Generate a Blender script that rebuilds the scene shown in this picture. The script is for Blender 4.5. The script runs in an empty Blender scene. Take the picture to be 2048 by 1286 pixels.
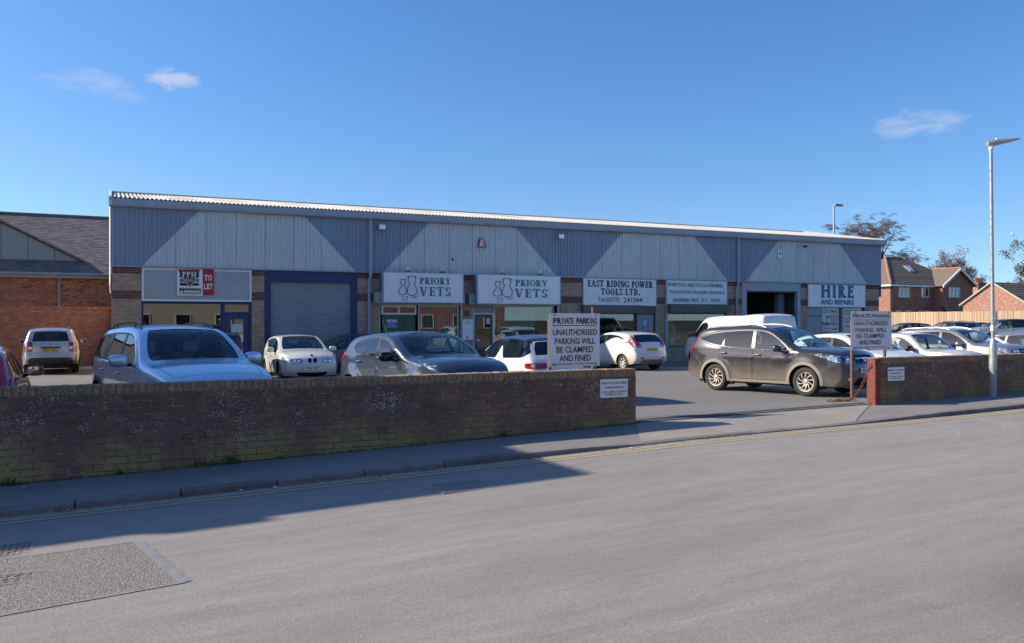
import bpy, bmesh, math, random
import numpy as np
from mathutils import Vector, Matrix
from mathutils.geometry import delaunay_2d_cdt
R = math.radians
rnd = random.Random(7)
S = bpy.context.scene
C = S.collection

# ---------------------------------------------------------------- camera
TH, F, HZ, E = R(26.5), 1700.0, 640.0, 1.70      # yaw, focal in photo pixels, horizon row, eye height
SN, CS = math.sin(TH), math.cos(TH)
cam = bpy.data.cameras.new('camera')
cam.sensor_width = 36.0
cam.lens = 36.0*F/2048
cam.shift_y = (HZ-643.0)/2048
cam.clip_start, cam.clip_end = 0.1, 6000
camo = bpy.data.objects.new('camera', cam); C.objects.link(camo)
camo.location = (0, 0, E)
camo.rotation_euler = (R(90), 0, -TH)
S.camera = camo

# ---------------------------------------------------------------- sky, sun, exposure
SUN_EL = R(29.5)
SUN_TO = Vector((-0.883, 0.470, 0)).normalized()   # towards the sun, on the ground plane
w = bpy.data.worlds.new('World'); S.world = w; w.use_nodes = True
nt = w.node_tree; nt.nodes.clear()
N = nt.nodes.new; Lk = nt.links.new
out = N('ShaderNodeOutputWorld'); bg = N('ShaderNodeBackground')
sky = N('ShaderNodeTexSky'); sky.sky_type = 'NISHITA'; sky.sun_disc = False
sky.sun_elevation = SUN_EL
sky.sun_rotation = math.atan2(SUN_TO.x, SUN_TO.y)
sky.altitude = 0; sky.air_density = 1.0; sky.dust_density = 0.6; sky.ozone_density = 3.0
bg.inputs['Strength'].default_value = 0.087
hs = N('ShaderNodeHueSaturation'); hs.inputs['Saturation'].default_value = 1.25; hs.inputs['Hue'].default_value = .506; hs.inputs['Value'].default_value = 1.0
Lk(sky.outputs[0], hs.inputs['Color'])
# a few thin clouds, placed by direction
tc = N('ShaderNodeTexCoord')
vup = N('ShaderNodeVectorMath'); vup.operation = 'ADD'; vup.inputs[1].default_value = (0, 0, .07); vno = N('ShaderNodeVectorMath'); vno.operation = 'NORMALIZE'
Lk(tc.outputs['Generated'], vup.inputs[0]); Lk(vup.outputs[0], vno.inputs[0]); Lk(vno.outputs[0], sky.inputs[0])
acc = None
def cloud_dir(px, py):
    u, v = (px-1024)/F, (HZ-py)/F
    return Vector((SN+u*CS, CS-u*SN, v)).normalized()
for (px, py, rx, ry, dens, sc, am) in [(343,157,56,26,1.25,38,2.6), (190,166,90,26,.42,26,3.6), (1835,248,88,30,.75,26,3.0), (245,192,50,16,.26,24,3.6), (1712,421,16,5,.3,30,3), (1950,482,28,5,.25,30,3), (-260,330,120,26,.6,20,3), (2500,300,140,36,.7,18,3)]:
    d = cloud_dir(px, py)
    side = d.cross(Vector((0,0,1))).normalized(); up = side.cross(d)
    dots = []
    for ax, rr in ((side, rx/F), (up, ry/F)):
        vm = N('ShaderNodeVectorMath'); vm.operation = 'DOT_PRODUCT'
        Lk(tc.outputs['Generated'], vm.inputs[0]); vm.inputs[1].default_value = ax/rr
        p2 = N('ShaderNodeMath'); p2.operation = 'MULTIPLY'; Lk(vm.outputs['Value'], p2.inputs[0]); Lk(vm.outputs['Value'], p2.inputs[1])
        dots.append(p2)
    ad = N('ShaderNodeMath'); ad.operation = 'ADD'; Lk(dots[0].outputs[0], ad.inputs[0]); Lk(dots[1].outputs[0], ad.inputs[1])
    nz = N('ShaderNodeTexNoise'); nz.inputs['Scale'].default_value = sc; nz.inputs['Detail'].default_value = 8; nz.inputs['Roughness'].default_value = .66; nz.inputs['Distortion'].default_value = .5
    mp = N('ShaderNodeMapping'); mp.inputs['Scale'].default_value = (1,1,2.6); mp.inputs['Location'].default_value = (px*.01, 0, 0)
    Lk(tc.outputs['Generated'], mp.inputs[0]); Lk(mp.outputs[0], nz.inputs['Vector'])
    m1 = N('ShaderNodeMath'); m1.operation = 'MULTIPLY_ADD'; m1.inputs[1].default_value = am; m1.inputs[2].default_value = .75-am*.5; Lk(nz.outputs['Fac'], m1.inputs[0])
    m2 = N('ShaderNodeMath'); m2.operation = 'SUBTRACT'; Lk(m1.outputs[0], m2.inputs[0]); Lk(ad.outputs[0], m2.inputs[1])
    m3 = N('ShaderNodeMath'); m3.operation = 'MULTIPLY'; m3.use_clamp = True; m3.inputs[1].default_value = dens*.62; Lk(m2.outputs[0], m3.inputs[0])
    # only the half of the sky that faces this way
    vf = N('ShaderNodeVectorMath'); vf.operation = 'DOT_PRODUCT'; Lk(tc.outputs['Generated'], vf.inputs[0]); vf.inputs[1].default_value = d
    gt = N('ShaderNodeMath'); gt.operation = 'GREATER_THAN'; gt.inputs[1].default_value = .5; Lk(vf.outputs['Value'], gt.inputs[0])
    m4 = N('ShaderNodeMath'); m4.operation = 'MULTIPLY'; Lk(m3.outputs[0], m4.inputs[0]); Lk(gt.outputs[0], m4.inputs[1])
    if acc is None: acc = m4
    else:
        mx = N('ShaderNodeMath'); mx.operation = 'MAXIMUM'; Lk(acc.outputs[0], mx.inputs[0]); Lk(m4.outputs[0], mx.inputs[1]); acc = mx
mn = N('ShaderNodeMath'); mn.operation = 'MINIMUM'; mn.inputs[1].default_value = .62; Lk(acc.outputs[0], mn.inputs[0])
mixc = N('ShaderNodeMix'); mixc.data_type = 'RGBA'; mixc.inputs['B'].default_value = (3.6, 3.8, 4.5, 1)
Lk(mn.outputs[0], mixc.inputs['Factor']); Lk(hs.outputs[0], mixc.inputs['A']); Lk(mixc.outputs['Result'], bg.inputs['Color'])
Lk(bg.outputs[0], out.inputs[0])

sl = bpy.data.lights.new('sun', 'SUN'); sl.energy = 3.2; sl.angle = R(0.55); sl.color = (1.0, .89, .73)
so = bpy.data.objects.new('sun', sl); C.objects.link(so)
sd = Vector((SUN_TO.x*math.cos(SUN_EL), SUN_TO.y*math.cos(SUN_EL), math.sin(SUN_EL)))
so.rotation_euler = sd.to_track_quat('Z', 'Y').to_euler(); so.location = sd*80
S.view_settings.view_transform = 'Standard'; S.view_settings.look = 'None'
S.view_settings.exposure = 1.15; S.view_settings.gamma = 1.0; S.view_settings.use_curve_mapping = False
S.render.engine = 'CYCLES'
S.cycles.max_bounces = 8; S.cycles.transparent_max_bounces = 16; S.cycles.glossy_bounces = 4; S.cycles.transmission_bounces = 6
S.cycles.use_denoising = True; S.cycles.sample_clamp_indirect = 6; S.cycles.caustics_reflective = False; S.cycles.caustics_refractive = False

# ---------------------------------------------------------------- photo pixel -> place
def ray(px, py):
    u, v = (px-1024)/F, (HZ-py)/F
    return SN+u*CS, CS-u*SN, v
def onY(px, py, Y):
    dx, dy, dz = ray(px, py); t = Y/dy
    return dx*t, E+dz*t
def onZ(px, py, z):
    dx, dy, dz = ray(px, py); t = (z-E)/dz
    return dx*t, dy*t
FY = 32.9                                          # the plane of the unit fronts
def fx(px): return onY(px, 600, FY)[0]
def fz(px, py): return onY(px, py, FY)[1]
def lerp(a, b, t): return a+(b-a)*t
def sst(t): t = max(0., min(1., t)); return t*t*(3-2*t)

GX = [-60, -8, -1, 7, 12, 17, 40, 120]; GZ = [-.5, -.16, 0, .215, .275, .365, .55, .9]
def gprof(x): return float(np.interp(x, GX, GZ))
KY = 8.80                                          # kerb face
def hpark(x, y):
    a = gprof(x)+.02; b = -.09-.16*min(1, max(0, (y-14.0)/16.0))
    b += .35*sst((x-34)/20.)
    return lerp(a, b, sst((y-10.0)/4.2))
def drop(x):                                       # 1 at the dropped kerb, 0 where the kerb is full height
    return sst((x-5.0)/1.3)*(1-sst((x-9.8)/1.9))
def hroad(x, y):
    c = .10*(1-((y-4.4)/4.3)**2)                   # camber
    return gprof(x)-.066+max(-.0, c)*.5
def hpave(x, y): return gprof(x) - .044*drop(x)*sst((10.1-y)/1.3) - .008*(1-(y-KY)/1.3)

# ---------------------------------------------------------------- materials
MATS = {}
class NT:
    def __init__(s, name):
        s.m = bpy.data.materials.new(name); s.m.use_nodes = True; s.t = s.m.node_tree
        s.b = s.t.nodes['Principled BSDF']; s.o = s.t.nodes['Material Output']
        MATS[name] = s.m
    def n(s, typ, **kw):
        nd = s.t.nodes.new('ShaderNode'+typ)
        for k, v in kw.items():
            if k.startswith('i_'):
                nd.inputs[k[2:].replace('_', ' ')].default_value = v
            else: setattr(nd, k, v)
        return nd
    def l(s, a, b): s.t.links.new(a, b)
    def pos(s, kind='obj', scale=(1,1,1)):
        if kind == 'world': p = s.n('NewGeometry').outputs['Position']
        else: p = s.n('TexCoord').outputs['Object']
        if scale != (1,1,1):
            mp = s.n('Mapping'); mp.inputs['Scale'].default_value = scale; s.l(p, mp.inputs[0]); return mp.outputs[0]
        return p
    def noise(s, scale, detail=4, rough=.55, kind='world', sc=(1,1,1), dist=0):
        nz = s.n('TexNoise'); nz.inputs['Scale'].default_value = scale; nz.inputs['Detail'].default_value = detail; nz.inputs['Roughness'].default_value = rough; nz.inputs['Distortion'].default_value = dist
        s.l(s.pos(kind, sc), nz.inputs['Vector']); return nz.outputs['Fac']
    def ramp(s, fac, stops):
        r = s.n('ValToRGB'); e = r.color_ramp.elements
        while len(e) < len(stops): e.new(.5)
        for q, (p, c) in zip(e, stops):
            q.position = p; q.color = c if len(c) == 4 else (*c, 1)
        s.l(fac, r.inputs[0]); return r.outputs[0]
    def mix(s, fac, a, b, mode='MIX'):
        m = s.n('Mix', data_type='RGBA', blend_type=mode)
        if isinstance(fac, (int, float)): m.inputs['Factor'].default_value = fac
        else: s.l(fac, m.inputs['Factor'])
        for k, v in (('A', a), ('B', b)):
            if isinstance(v, (tuple, list)): m.inputs[k].default_value = v if len(v) == 4 else (*v, 1)
            else: s.l(v, m.inputs[k])
        return m.outputs['Result']
    def math(s, op, a, b=None, clamp=False):
        m = s.n('Math', operation=op, use_clamp=clamp)
        for k, v in ((0, a), (1, b)):
            if v is None: continue
            if isinstance(v, (int, float)): m.inputs[k].default_value = v
            else: s.l(v, m.inputs[k])
        return m.outputs[0]
    def mapr(s, v, a, b, c=0, d=1):
        m = s.n('MapRange'); s.l(v, m.inputs[0])
        for i, q in zip((1,2,3,4), (a,b,c,d)): m.inputs[i].default_value = q
        return m.outputs[0]
    def xyz(s, kind='world'):
        q = s.n('SeparateXYZ'); s.l(s.pos(kind), q.inputs[0]); return q.outputs
    def bump(s, h, strength=.4, dist=.01):
        b = s.n('Bump'); b.inputs['Strength'].default_value = strength; b.inputs['Distance'].default_value = dist
        s.l(h, b.inputs['Height']); s.l(b.outputs[0], s.b.inputs['Normal'])
    def col(s, c):
        if isinstance(c, (tuple, list)): s.b.inputs['Base Color'].default_value = (*c, 1)
        else: s.l(c, s.b.inputs['Base Color'])
        return s
    def set(s, **kw):
        for k, v in kw.items():
            k = k.replace('_', ' ')
            if isinstance(v, (int, float)): s.b.inputs[k].default_value = v
            elif isinstance(v, tuple): s.b.inputs[k].default_value = (*v, 1)
            else: s.l(v, s.b.inputs[k])
        return s
def simple(name, c, rough=.6, metal=0., var=.12, scale=9., kind='world', bump=0., coat=0., spec=.5):
    t = NT(name)
    if var:
        f = t.noise(scale, 5, .6, kind)
        a = tuple(max(0, q*(1-var)) for q in c); b = tuple(min(1, q*(1+var)) for q in c)
        t.col(t.ramp(f, [(.3, a), (.7, b)]))
        if bump: t.bump(f, bump, .01)
        t.set(Roughness=t.mapr(f, .3, .7, max(.02, rough-.08), min(1, rough+.08)))
    else: t.col(c); t.set(Roughness=rough)
    t.set(Metallic=metal, Coat_Weight=coat, Coat_Roughness=.05, Specular_IOR_Level=spec)
    return t.m
def M(name): return MATS[name]

# ---------------------------------------------------------------- mesh helpers
ORG = {}
class MB:
    def __init__(s): s.v = []; s.f = []; s.mi = []; s.att = []; s.m = 0; s.a = 0.5
    def add(s, vs, fs):
        o = len(s.v); s.v.extend([tuple(p) for p in vs])
        for f in fs: s.f.append(tuple(i+o for i in f)); s.mi.append(s.m); s.att.append(s.a)
        return s
    def box(s, x0, x1, y0, y1, z0, z1):
        return s.add([(x0,y0,z0),(x1,y0,z0),(x1,y1,z0),(x0,y1,z0),(x0,y0,z1),(x1,y0,z1),(x1,y1,z1),(x0,y1,z1)],
                     [(0,3,2,1),(4,5,6,7),(0,1,5,4),(1,2,6,5),(2,3,7,6),(3,0,4,7)])
    def cbox(s, c, d, rz=0., ch=0.):
        if ch: return s.rbox(c, d, ch, rz)
        x, y, z = (q/2 for q in d); cr, sr = math.cos(rz), math.sin(rz)
        vs = [(-x,-y,-z),(x,-y,-z),(x,y,-z),(-x,y,-z),(-x,-y,z),(x,-y,z),(x,y,z),(-x,y,z)]
        return s.add([(c[0]+a*cr-b*sr, c[1]+a*sr+b*cr, c[2]+q) for a, b, q in vs],
                     [(0,3,2,1),(4,5,6,7),(0,1,5,4),(1,2,6,5),(2,3,7,6),(3,0,4,7)])
    def rbox(s, c, d, r, rz=0., n=3):
        # box with rounded vertical and horizontal edges (superellipsoid-like)
        bm = bmesh.new(); bmesh.ops.create_cube(bm, size=1)
        bmesh.ops.scale(bm, vec=d, verts=bm.verts)
        bmesh.ops.bevel(bm, geom=bm.edges[:], offset=r, segments=n, profile=.5, affect='EDGES')
        bmesh.ops.rotate(bm, cent=(0,0,0), matrix=Matrix.Rotation(rz, 3, 'Z'), verts=bm.verts)
        bm.verts.ensure_lookup_table()
        vs = [(v.co.x+c[0], v.co.y+c[1], v.co.z+c[2]) for v in bm.verts]
        fs = [tuple(v.index for v in f.verts) for f in bm.faces]
        bm.free(); return s.add(vs, fs)
    def tube(s, path, r, n=8, cap=True):
        P = [Vector(p) for p in path]; rr = r if isinstance(r, (list, tuple)) else [r]*len(P)
        vs = []; prev = None
        for i, p in enumerate(P):
            t = (P[min(i+1, len(P)-1)]-P[max(i-1, 0)]).normalized()
            if prev is None:
                a = t.cross(Vector((0,0,1)) if abs(t.z) < .9 else Vector((1,0,0))).normalized()
            else: a = (prev-t*prev.dot(t)).normalized()
            prev = a; b = t.cross(a)
            for k in range(n):
                q = 2*math.pi*k/n; vs.append(p+(a*math.cos(q)+b*math.sin(q))*rr[i])
        fs = [(i*n+k, i*n+(k+1)%n, (i+1)*n+(k+1)%n, (i+1)*n+k) for i in range(len(P)-1) for k in range(n)]
        if cap: fs += [tuple(range(n-1, -1, -1)), tuple((len(P)-1)*n+k for k in range(n))]
        return s.add(vs, fs)
    def lathe(s, prof, n=24, axis='z', c=(0,0,0)):
        vs = []
        for (r, h) in prof:
            for k in range(n):
                q = 2*math.pi*k/n; a, b = r*math.cos(q), r*math.sin(q)
                p = (a, b, h) if axis == 'z' else ((a, h, b) if axis == 'y' else (h, a, b))
                vs.append((p[0]+c[0], p[1]+c[1], p[2]+c[2]))
        m = len(prof)
        fs = [(i*n+k, i*n+(k+1)%n, (i+1)*n+(k+1)%n, (i+1)*n+k) for i in range(m-1) for k in range(n)]
        return s.add(vs, fs)
    def prism(s, pts, y0, y1):                      # polygon in x,z extruded along y
        n = len(pts); vs = [(x, y0, z) for x, z in pts]+[(x, y1, z) for x, z in pts]
        fs = [tuple(range(n)), tuple(range(2*n-1, n-1, -1))]+[(i, (i+1) % n+n-n, (i+1) % n+n, i+n) for i in range(n)]
        fs[2:] = [((i+1) % n, i, i+n, (i+1) % n+n) for i in range(n)]
        return s.add(vs, fs)
    def quad(s, a, b, c, d): return s.add([a, b, c, d], [(0,1,2,3)])
    def mesh(s, name, mats, smooth=False, off=(0,0,0), att=False, fixn=True):
        me = bpy.data.meshes.new(name)
        me.from_pydata([(x-off[0], y-off[1], z-off[2]) for x, y, z in s.v], [], s.f)
        for m in (mats if isinstance(mats, (list, tuple)) else [mats]): me.materials.append(M(m) if isinstance(m, str) else m)
        if any(s.mi): me.polygons.foreach_set('material_index', s.mi)
        if att:
            a = me.attributes.new('rnd', 'FLOAT', 'FACE'); a.data.foreach_set('value', s.att)
        if fixn:
            bm = bmesh.new(); bm.from_mesh(me); bmesh.ops.recalc_face_normals(bm, faces=bm.faces); bm.to_mesh(me); bm.free()
        if smooth: smooth_angle(me, 40 if smooth is True else smooth)
        me.update(); return me
def smooth_angle(me, deg):
    me.polygons.foreach_set('use_smooth', [True]*len(me.polygons))
    bm = bmesh.new(); bm.from_mesh(me); lim = R(deg)
    for e in bm.edges: e.smooth = not (len(e.link_faces) == 2 and e.calc_face_angle(0) > lim)
    bm.to_mesh(me); bm.free()
def link(name, data, parent=None, loc=None):
    o = bpy.data.objects.new(name, data); C.objects.link(o)
    if parent is not None: o.parent = parent
    if loc is not None: o.location = loc
    return o
def thing(name, label, cat, loc=(0,0,0), group=None, rz=0.):
    o = link(name, None, None, loc); o.rotation_euler = (0,0,rz); o.empty_display_size = .2
    o['label'] = label; o['category'] = cat
    if group: o['group'] = group
    ORG[o.name] = tuple(loc); return o
def part(name, mb, mats, parent, smooth=False, label=None, att=False, kind=None):
    off = ORG.get(parent.name, (0,0,0)) if parent else (0,0,0)
    o = link(name, mb.mesh(name, mats, smooth, off, att), parent)
    ORG[o.name] = off
    if label: o['label'] = label
    if kind: o['kind'] = kind
    return o
def solo(name, mb, mats, label, cat, loc=(0,0,0), group=None, smooth=False, kind=None, att=False):
    o = link(name, mb.mesh(name, mats, smooth, loc, att), None, loc)
    ORG[o.name] = tuple(loc)
    if label: o['label'] = label
    if cat: o['category'] = cat
    if group: o['group'] = group
    if kind: o['kind'] = kind
    return o
def struct(name, mb, mats, smooth=False, parent=None):
    o = part(name, mb, mats, parent, smooth)
    if parent is None: o['kind'] = 'structure'
    return o
# ---------------------------------------------------------------- car and glass materials
def paint(name, c, metal=.0, rough=.28, dirt=0., dz=(.3, .75), dirtc=(.33, .27, .2), coat=1.0):
    t = NT(name); col = None
    fl = t.noise(420, 2, .5, 'obj')
    base = t.mix(t.mapr(fl, .35, .65, 0, 1), tuple(q*.94 for q in c), tuple(min(1, q*1.05) for q in c)) if metal else None
    x = t.xyz('obj'); nz = t.noise(3.2, 6, .65, 'obj'); fine = t.noise(38, 5, .7, 'obj')
    z = t.math('ADD', x[2], t.math('MULTIPLY', t.math('SUBTRACT', nz, .5), .35))
    d = t.mapr(z, dz[0], dz[1], 1, 0)
    d = t.math('MULTIPLY', t.math('MULTIPLY', d, t.mapr(fine, .2, .75, .6, 1.0)), max(dirt, .12), True)
    t.col(t.mix(d, base if base is not None else c, dirtc))
    t.set(Metallic=metal, Roughness=t.math('ADD', rough, t.math('MULTIPLY', d, .45)), Coat_Weight=t.math('MULTIPLY', t.math('SUBTRACT', 1, d, True), coat), Coat_Roughness=.04)
    return t.m
paint('paint_silver', (.62, .74, .88), .5, .30, .3)
paint('paint_slate', (.040, .056, .092), .4, .28, .1)
paint('paint_white', (.72, .72, .71), 0, .35, .35)
paint('paint_white_dirty', (.70, .69, .66), 0, .38, .9, (.2, .72), (.38, .29, .19))
paint('paint_brown', (.055, .046, .048), .5, .28, .85, (.18, .78), (.33, .275, .215))
paint('paint_red', (.62, .012, .03), .35, .28, .2)
paint('paint_cream', (.74, .71, .62), 0, .35, .3)
paint('paint_bronze', (.46, .39, .35), .7, .3, .3)
paint('paint_black', (.012, .013, .016), .2, .25, .2)
paint('paint_blue_grey', (.13, .16, .21), .6, .28, .3)
paint('paint_stone', (.52, .50, .46), .6, .32, .5)
paint('paint_grey', (.30, .31, .36), .7, .28, .3)
paint('paint_navy', (.02, .028, .06), .3, .25, .2)
simple('black_trim', (.012, .012, .013), .35, 0, .1, 40, 'obj')
simple('gloss_black', (.008, .008, .01), .12, 0, 0)
simple('grey_plastic', (.16, .155, .15), .65, 0, .2, 30, 'obj')
simple('dusty_plastic', (.25, .22, .185), .75, 0, .2, 20, 'obj')
simple('dark_plastic', (.03, .03, .032), .6, 0, .2, 30, 'obj')
simple('tyre', (.035, .033, .031), .85, 0, .25, 20, 'obj')
simple('tyre_dusty', (.17, .145, .115), .9, 0, .25, 14, 'obj')
simple('alloy', (.55, .54, .53), .32, .8, .1, 30, 'obj')
simple('alloy_dusty', (.46, .42, .37), .5, .45, .2, 22, 'obj')
simple('dark_metal', (.03, .028, .027), .7, .2, .2, 20, 'obj')
simple('chrome', (.75, .76, .78), .12, 1., 0)
simple('mirror', (.8, .82, .85), .03, 1., 0)
simple('cabin_dark', (.055, .057, .06), .8, 0, .1, 20, 'obj')
simple('cabin_seat', (.12, .12, .125), .85, 0, .2, 25, 'obj')
simple('cabin_grey', (.30, .31, .31), .8, 0, .2, 25, 'obj')
simple('plate_white', (.75, .75, .73), .4, 0, .06, 20, 'obj')
simple('plate_yellow', (.72, .47, .02), .4, 0, .06, 20, 'obj')
simple('plate_black', (.012, .012, .012), .5, 0, 0)
simple('roundel_blue', (.05, .12, .35), .3, 0, 0)
simple('lamp_white', (.7, .7, .7), .1, .3, .1, 30, 'obj', coat=1)
t = NT('lamp_glass'); t.col(t.ramp(t.noise(16, 3, .6, 'obj'), [(.36, (.05, .055, .065)), (.5, (.35, .37, .40)), (.62, (.78, .80, .83))])); t.set(Roughness=.12, Metallic=.65, Coat_Weight=1., Coat_Roughness=.02)
t = NT('tail_red'); t.col(t.ramp(t.noise(11, 2, .5, 'obj'), [(.3, (.26, .006, .008)), (.7, (.40, .012, .014))])); t.set(Roughness=.18, Coat_Weight=1., Coat_Roughness=.02)
def glass_mat(name, tint, refl=1.0, ior=1.5, rough=0.):
    t = NT(name); t.t.nodes.remove(t.b)
    tr = t.n('BsdfTransparent'); tr.inputs[0].default_value = (*tint, 1)
    gl = t.n('BsdfGlossy'); gl.inputs['Roughness'].default_value = rough; gl.inputs[0].default_value = (refl, refl, refl, 1)
    ge = t.n('NewGeometry'); dp = t.n('VectorMath', operation='DOT_PRODUCT'); t.l(ge.outputs['Normal'], dp.inputs[0]); t.l(ge.outputs['Incoming'], dp.inputs[1])
    cz = t.math('SUBTRACT', 1, t.math('ABSOLUTE', dp.outputs['Value']), True); r0 = 2*((ior-1)/(ior+1))**2
    fac = t.math('ADD', t.math('MULTIPLY', t.math('POWER', cz, 5), 1-r0), r0, True)
    mx = t.n('MixShader'); t.l(fac, mx.inputs[0]); t.l(tr.outputs[0], mx.inputs[1]); t.l(gl.outputs[0], mx.inputs[2]); t.l(mx.outputs[0], t.o.inputs[0])
    return t.m
glass_mat('car_glass', (.70, .84, .82), 1., 1.5)
glass_mat('car_glass_dark', (.10, .11, .12), 1., 1.5)
glass_mat('shop_glass', (.72, .76, .75), 1., 1.55)
# ---------------------------------------------------------------- surface materials
t = NT('asphalt_road')
big = t.noise(.5, 5, .6, 'world', (.35, 1, 1)); mid = t.noise(5, 7, .75, 'world', (.25, 1, 1)); fine = t.noise(46, 5, .8); grit = t.noise(120, 3, .8)
streak = t.noise(3.2, 5, .65, 'world', (.05, 1, 1), 1.0); st2 = t.noise(9, 5, .7, 'world', (.045, 1, 1), .6)
x = t.xyz('world')
c0 = t.mix(t.mapr(big, .3, .7), (.245, .228, .208), (.315, .294, .270))
trk = t.math('MULTIPLY', t.math('ADD', t.math('SINE', t.math('MULTIPLY', x[1], 3.5)), 1), .5)       # worn wheel tracks along the road
c0 = t.mix(t.math('MULTIPLY', t.math('MULTIPLY', trk, t.mapr(big, .3, .6)), .34), c0, (.42, .396, .366))
c0 = t.mix(t.mapr(streak, .46, .70, 0, .45), c0, (.42, .395, .365)); c0 = t.mix(t.mapr(st2, .50, .72, 0, .42), c0, (.175, .163, .15))
c0 = t.mix(t.mapr(mid, .42, .68, 0, .55), c0, (.18, .167, .153))
scf = None
for (cx, cy, rr, wd) in ((8.6, 9.4, 2.6, .05), (9.0, 9.6, 3.2, .06), (9.9, 9.2, 2.4, .05), (10.6, 9.9, 3.4, .08), (11.8, 10.4, 4.6, .06), (13.2, 10.0, 5.2, .08), (10.2, 9.0, 1.9, .05)):
    dx = t.math('SUBTRACT', x[0], cx); dy = t.math('SUBTRACT', x[1], cy)
    rd = t.math('SQRT', t.math('ADD', t.math('MULTIPLY', dx, dx), t.math('MULTIPLY', dy, dy)))
    g = t.math('SUBTRACT', 1, t.math('DIVIDE', t.math('ABSOLUTE', t.math('SUBTRACT', rd, rr)), wd), True)
    g = t.math('MULTIPLY', g, t.mapr(dx, -.3, rr*.9, 0, 1), True)
    scf = g if scf is None else t.math('MAXIMUM', scf, g)
c0 = t.mix(t.math('MULTIPLY', t.math('MULTIPLY', scf, t.mapr(mid, .35, .6)), .6), c0, (.46, .44, .41))
# cracks in a few worn places
ck = t.n('TexVoronoi', feature='DISTANCE_TO_EDGE'); ck.inputs['Scale'].default_value = 1.7
wv = t.n('VectorMath', operation='ADD'); nv = t.n('TexNoise'); nv.inputs['Scale'].default_value = 2.2; nv.inputs['Detail'].default_value = 5; t.l(t.pos('world'), nv.inputs['Vector']); t.l(t.pos('world'), wv.inputs[0]); t.l(nv.outputs['Color'], wv.inputs[1]); t.l(wv.outputs[0], ck.inputs['Vector'])
cm = t.math('MULTIPLY', t.math('LESS_THAN', ck.outputs['Distance'], .007), t.mapr(t.noise(.55, 4, .6), .56, .62))
c0 = t.mix(t.math('MULTIPLY', cm, t.mapr(mid, .35, .6, 0, .5)), c0, (.12, .11, .10))
dxx = t.math('SUBTRACT', x[0], 5.3); dyy = t.math('SUBTRACT', x[1], 2.9); rep = t.mapr(t.math('ADD', t.math('SQRT', t.math('ADD', t.math('MULTIPLY', dxx, dxx), t.math('MULTIPLY', dyy, t.math('MULTIPLY', dyy, 3.0)))), t.math('MULTIPLY', mid, 1.2)), 1.15, 1.75, .62, 0)
oil = t.math('MAXIMUM', rep, t.math('MULTIPLY', t.mapr(t.noise(1.0, 5, .7), .62, .74), .4)); c0 = t.mix(oil, c0, (.11, .105, .10))
sp_ = t.n('TexVoronoi'); sp_.inputs['Scale'].default_value = 2.1; t.l(t.pos('world'), sp_.inputs['Vector'])
c0 = t.mix(t.math('MULTIPLY', t.math('LESS_THAN', sp_.outputs['Distance'], .022), .6), c0, (.52, .50, .47))
c0 = t.mix(t.mapr(fine, .3, .68, .0, .62), c0, (.14, .13, .12)); c0 = t.mix(t.mapr(grit, .48, .78, 0, .6), c0, (.54, .51, .475)); t.col(c0)
t.set(Roughness=.9, Specular_IOR_Level=.3); t.bump(fine, .5, .008)
t = NT('asphalt_park')
big = t.noise(.3, 5, .6); mid = t.noise(2.5, 7, .75); fine = t.noise(24, 5, .8)
c0 = t.mix(t.mapr(big, .3, .7), (.175, .163, .15), (.22, .205, .19)); c0 = t.mix(t.mapr(mid, .4, .75, 0, .35), c0, (.14, .135, .13))
c0 = t.mix(t.mapr(fine, .3, .75, 0, .3), c0, (.10, .10, .10)); t.col(c0); t.set(Roughness=.9); t.bump(fine, .4, .006)
t = NT('asphalt_pave')
big = t.noise(1.1, 5, .6); mid = t.noise(6, 6, .75); fine = t.noise(55, 5, .8)
c0 = t.mix(t.mapr(big, .3, .7), (.20, .188, .175), (.27, .252, .235)); c0 = t.mix(t.mapr(mid, .5, .75, 0, .45), c0, (.27, .255, .24))
c0 = t.mix(t.mapr(fine, .3, .72, 0, .5), c0, (.12, .113, .106)); gm = t.n('TexVoronoi'); gm.inputs['Scale'].default_value = 3.2; t.l(t.pos('world'), gm.inputs['Vector']); c0 = t.mix(t.math('MULTIPLY', t.math('LESS_THAN', gm.outputs['Distance'], .05), .5), c0, (.42, .40, .38)); c0 = t.mix(t.mapr(t.noise(.8, 4, .6, 'world', (.4, 1, 1)), .55, .62, 0, .35), c0, (.12, .115, .11)); t.col(c0); t.set(Roughness=.9); t.bump(fine, .45, .005)
t = NT('concrete_apron')
big = t.noise(1.4, 6, .65); mid = t.noise(9, 6, .7, 'world', (.3, 1, 1)); fine = t.noise(140, 3, .7)
c0 = t.mix(t.mapr(big, .3, .7), (.27, .235, .20), (.35, .31, .27)); c0 = t.mix(t.mapr(mid, .45, .75, 0, .5), c0, (.20, .18, .16))
c0 = t.mix(t.mapr(fine, .35, .75, 0, .3), c0, (.16, .145, .13)); t.col(c0); t.set(Roughness=.9); t.bump(fine, .35, .005)
t = NT('aggregate_patch')
vo = t.n('TexVoronoi'); vo.inputs['Scale'].default_value = 88; t.l(t.pos('world'), vo.inputs['Vector'])
cc = t.n('SeparateColor'); t.l(vo.outputs['Color'], cc.inputs[0])
c0 = t.ramp(cc.outputs[0], [(.0, (.14, .128, .118)), (.5, (.215, .198, .182)), (1, (.34, .31, .285))])
c0 = t.mix(t.mapr(vo.outputs['Distance'], .4, .8, 0, .6), c0, (.08, .077, .072)); c0 = t.mix(t.mapr(t.noise(2, 4, .6), .4, .7, 0, .25), c0, (.18, .17, .16)); t.col(c0)
t.set(Roughness=.9); t.bump(t.math('SUBTRACT', 1, vo.outputs['Distance']), .6, .008)
simple('joint_sealant', (.22, .22, .225), .7, 0, .15, 12, bump=.2)
t = NT('kerb_stone')
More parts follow.
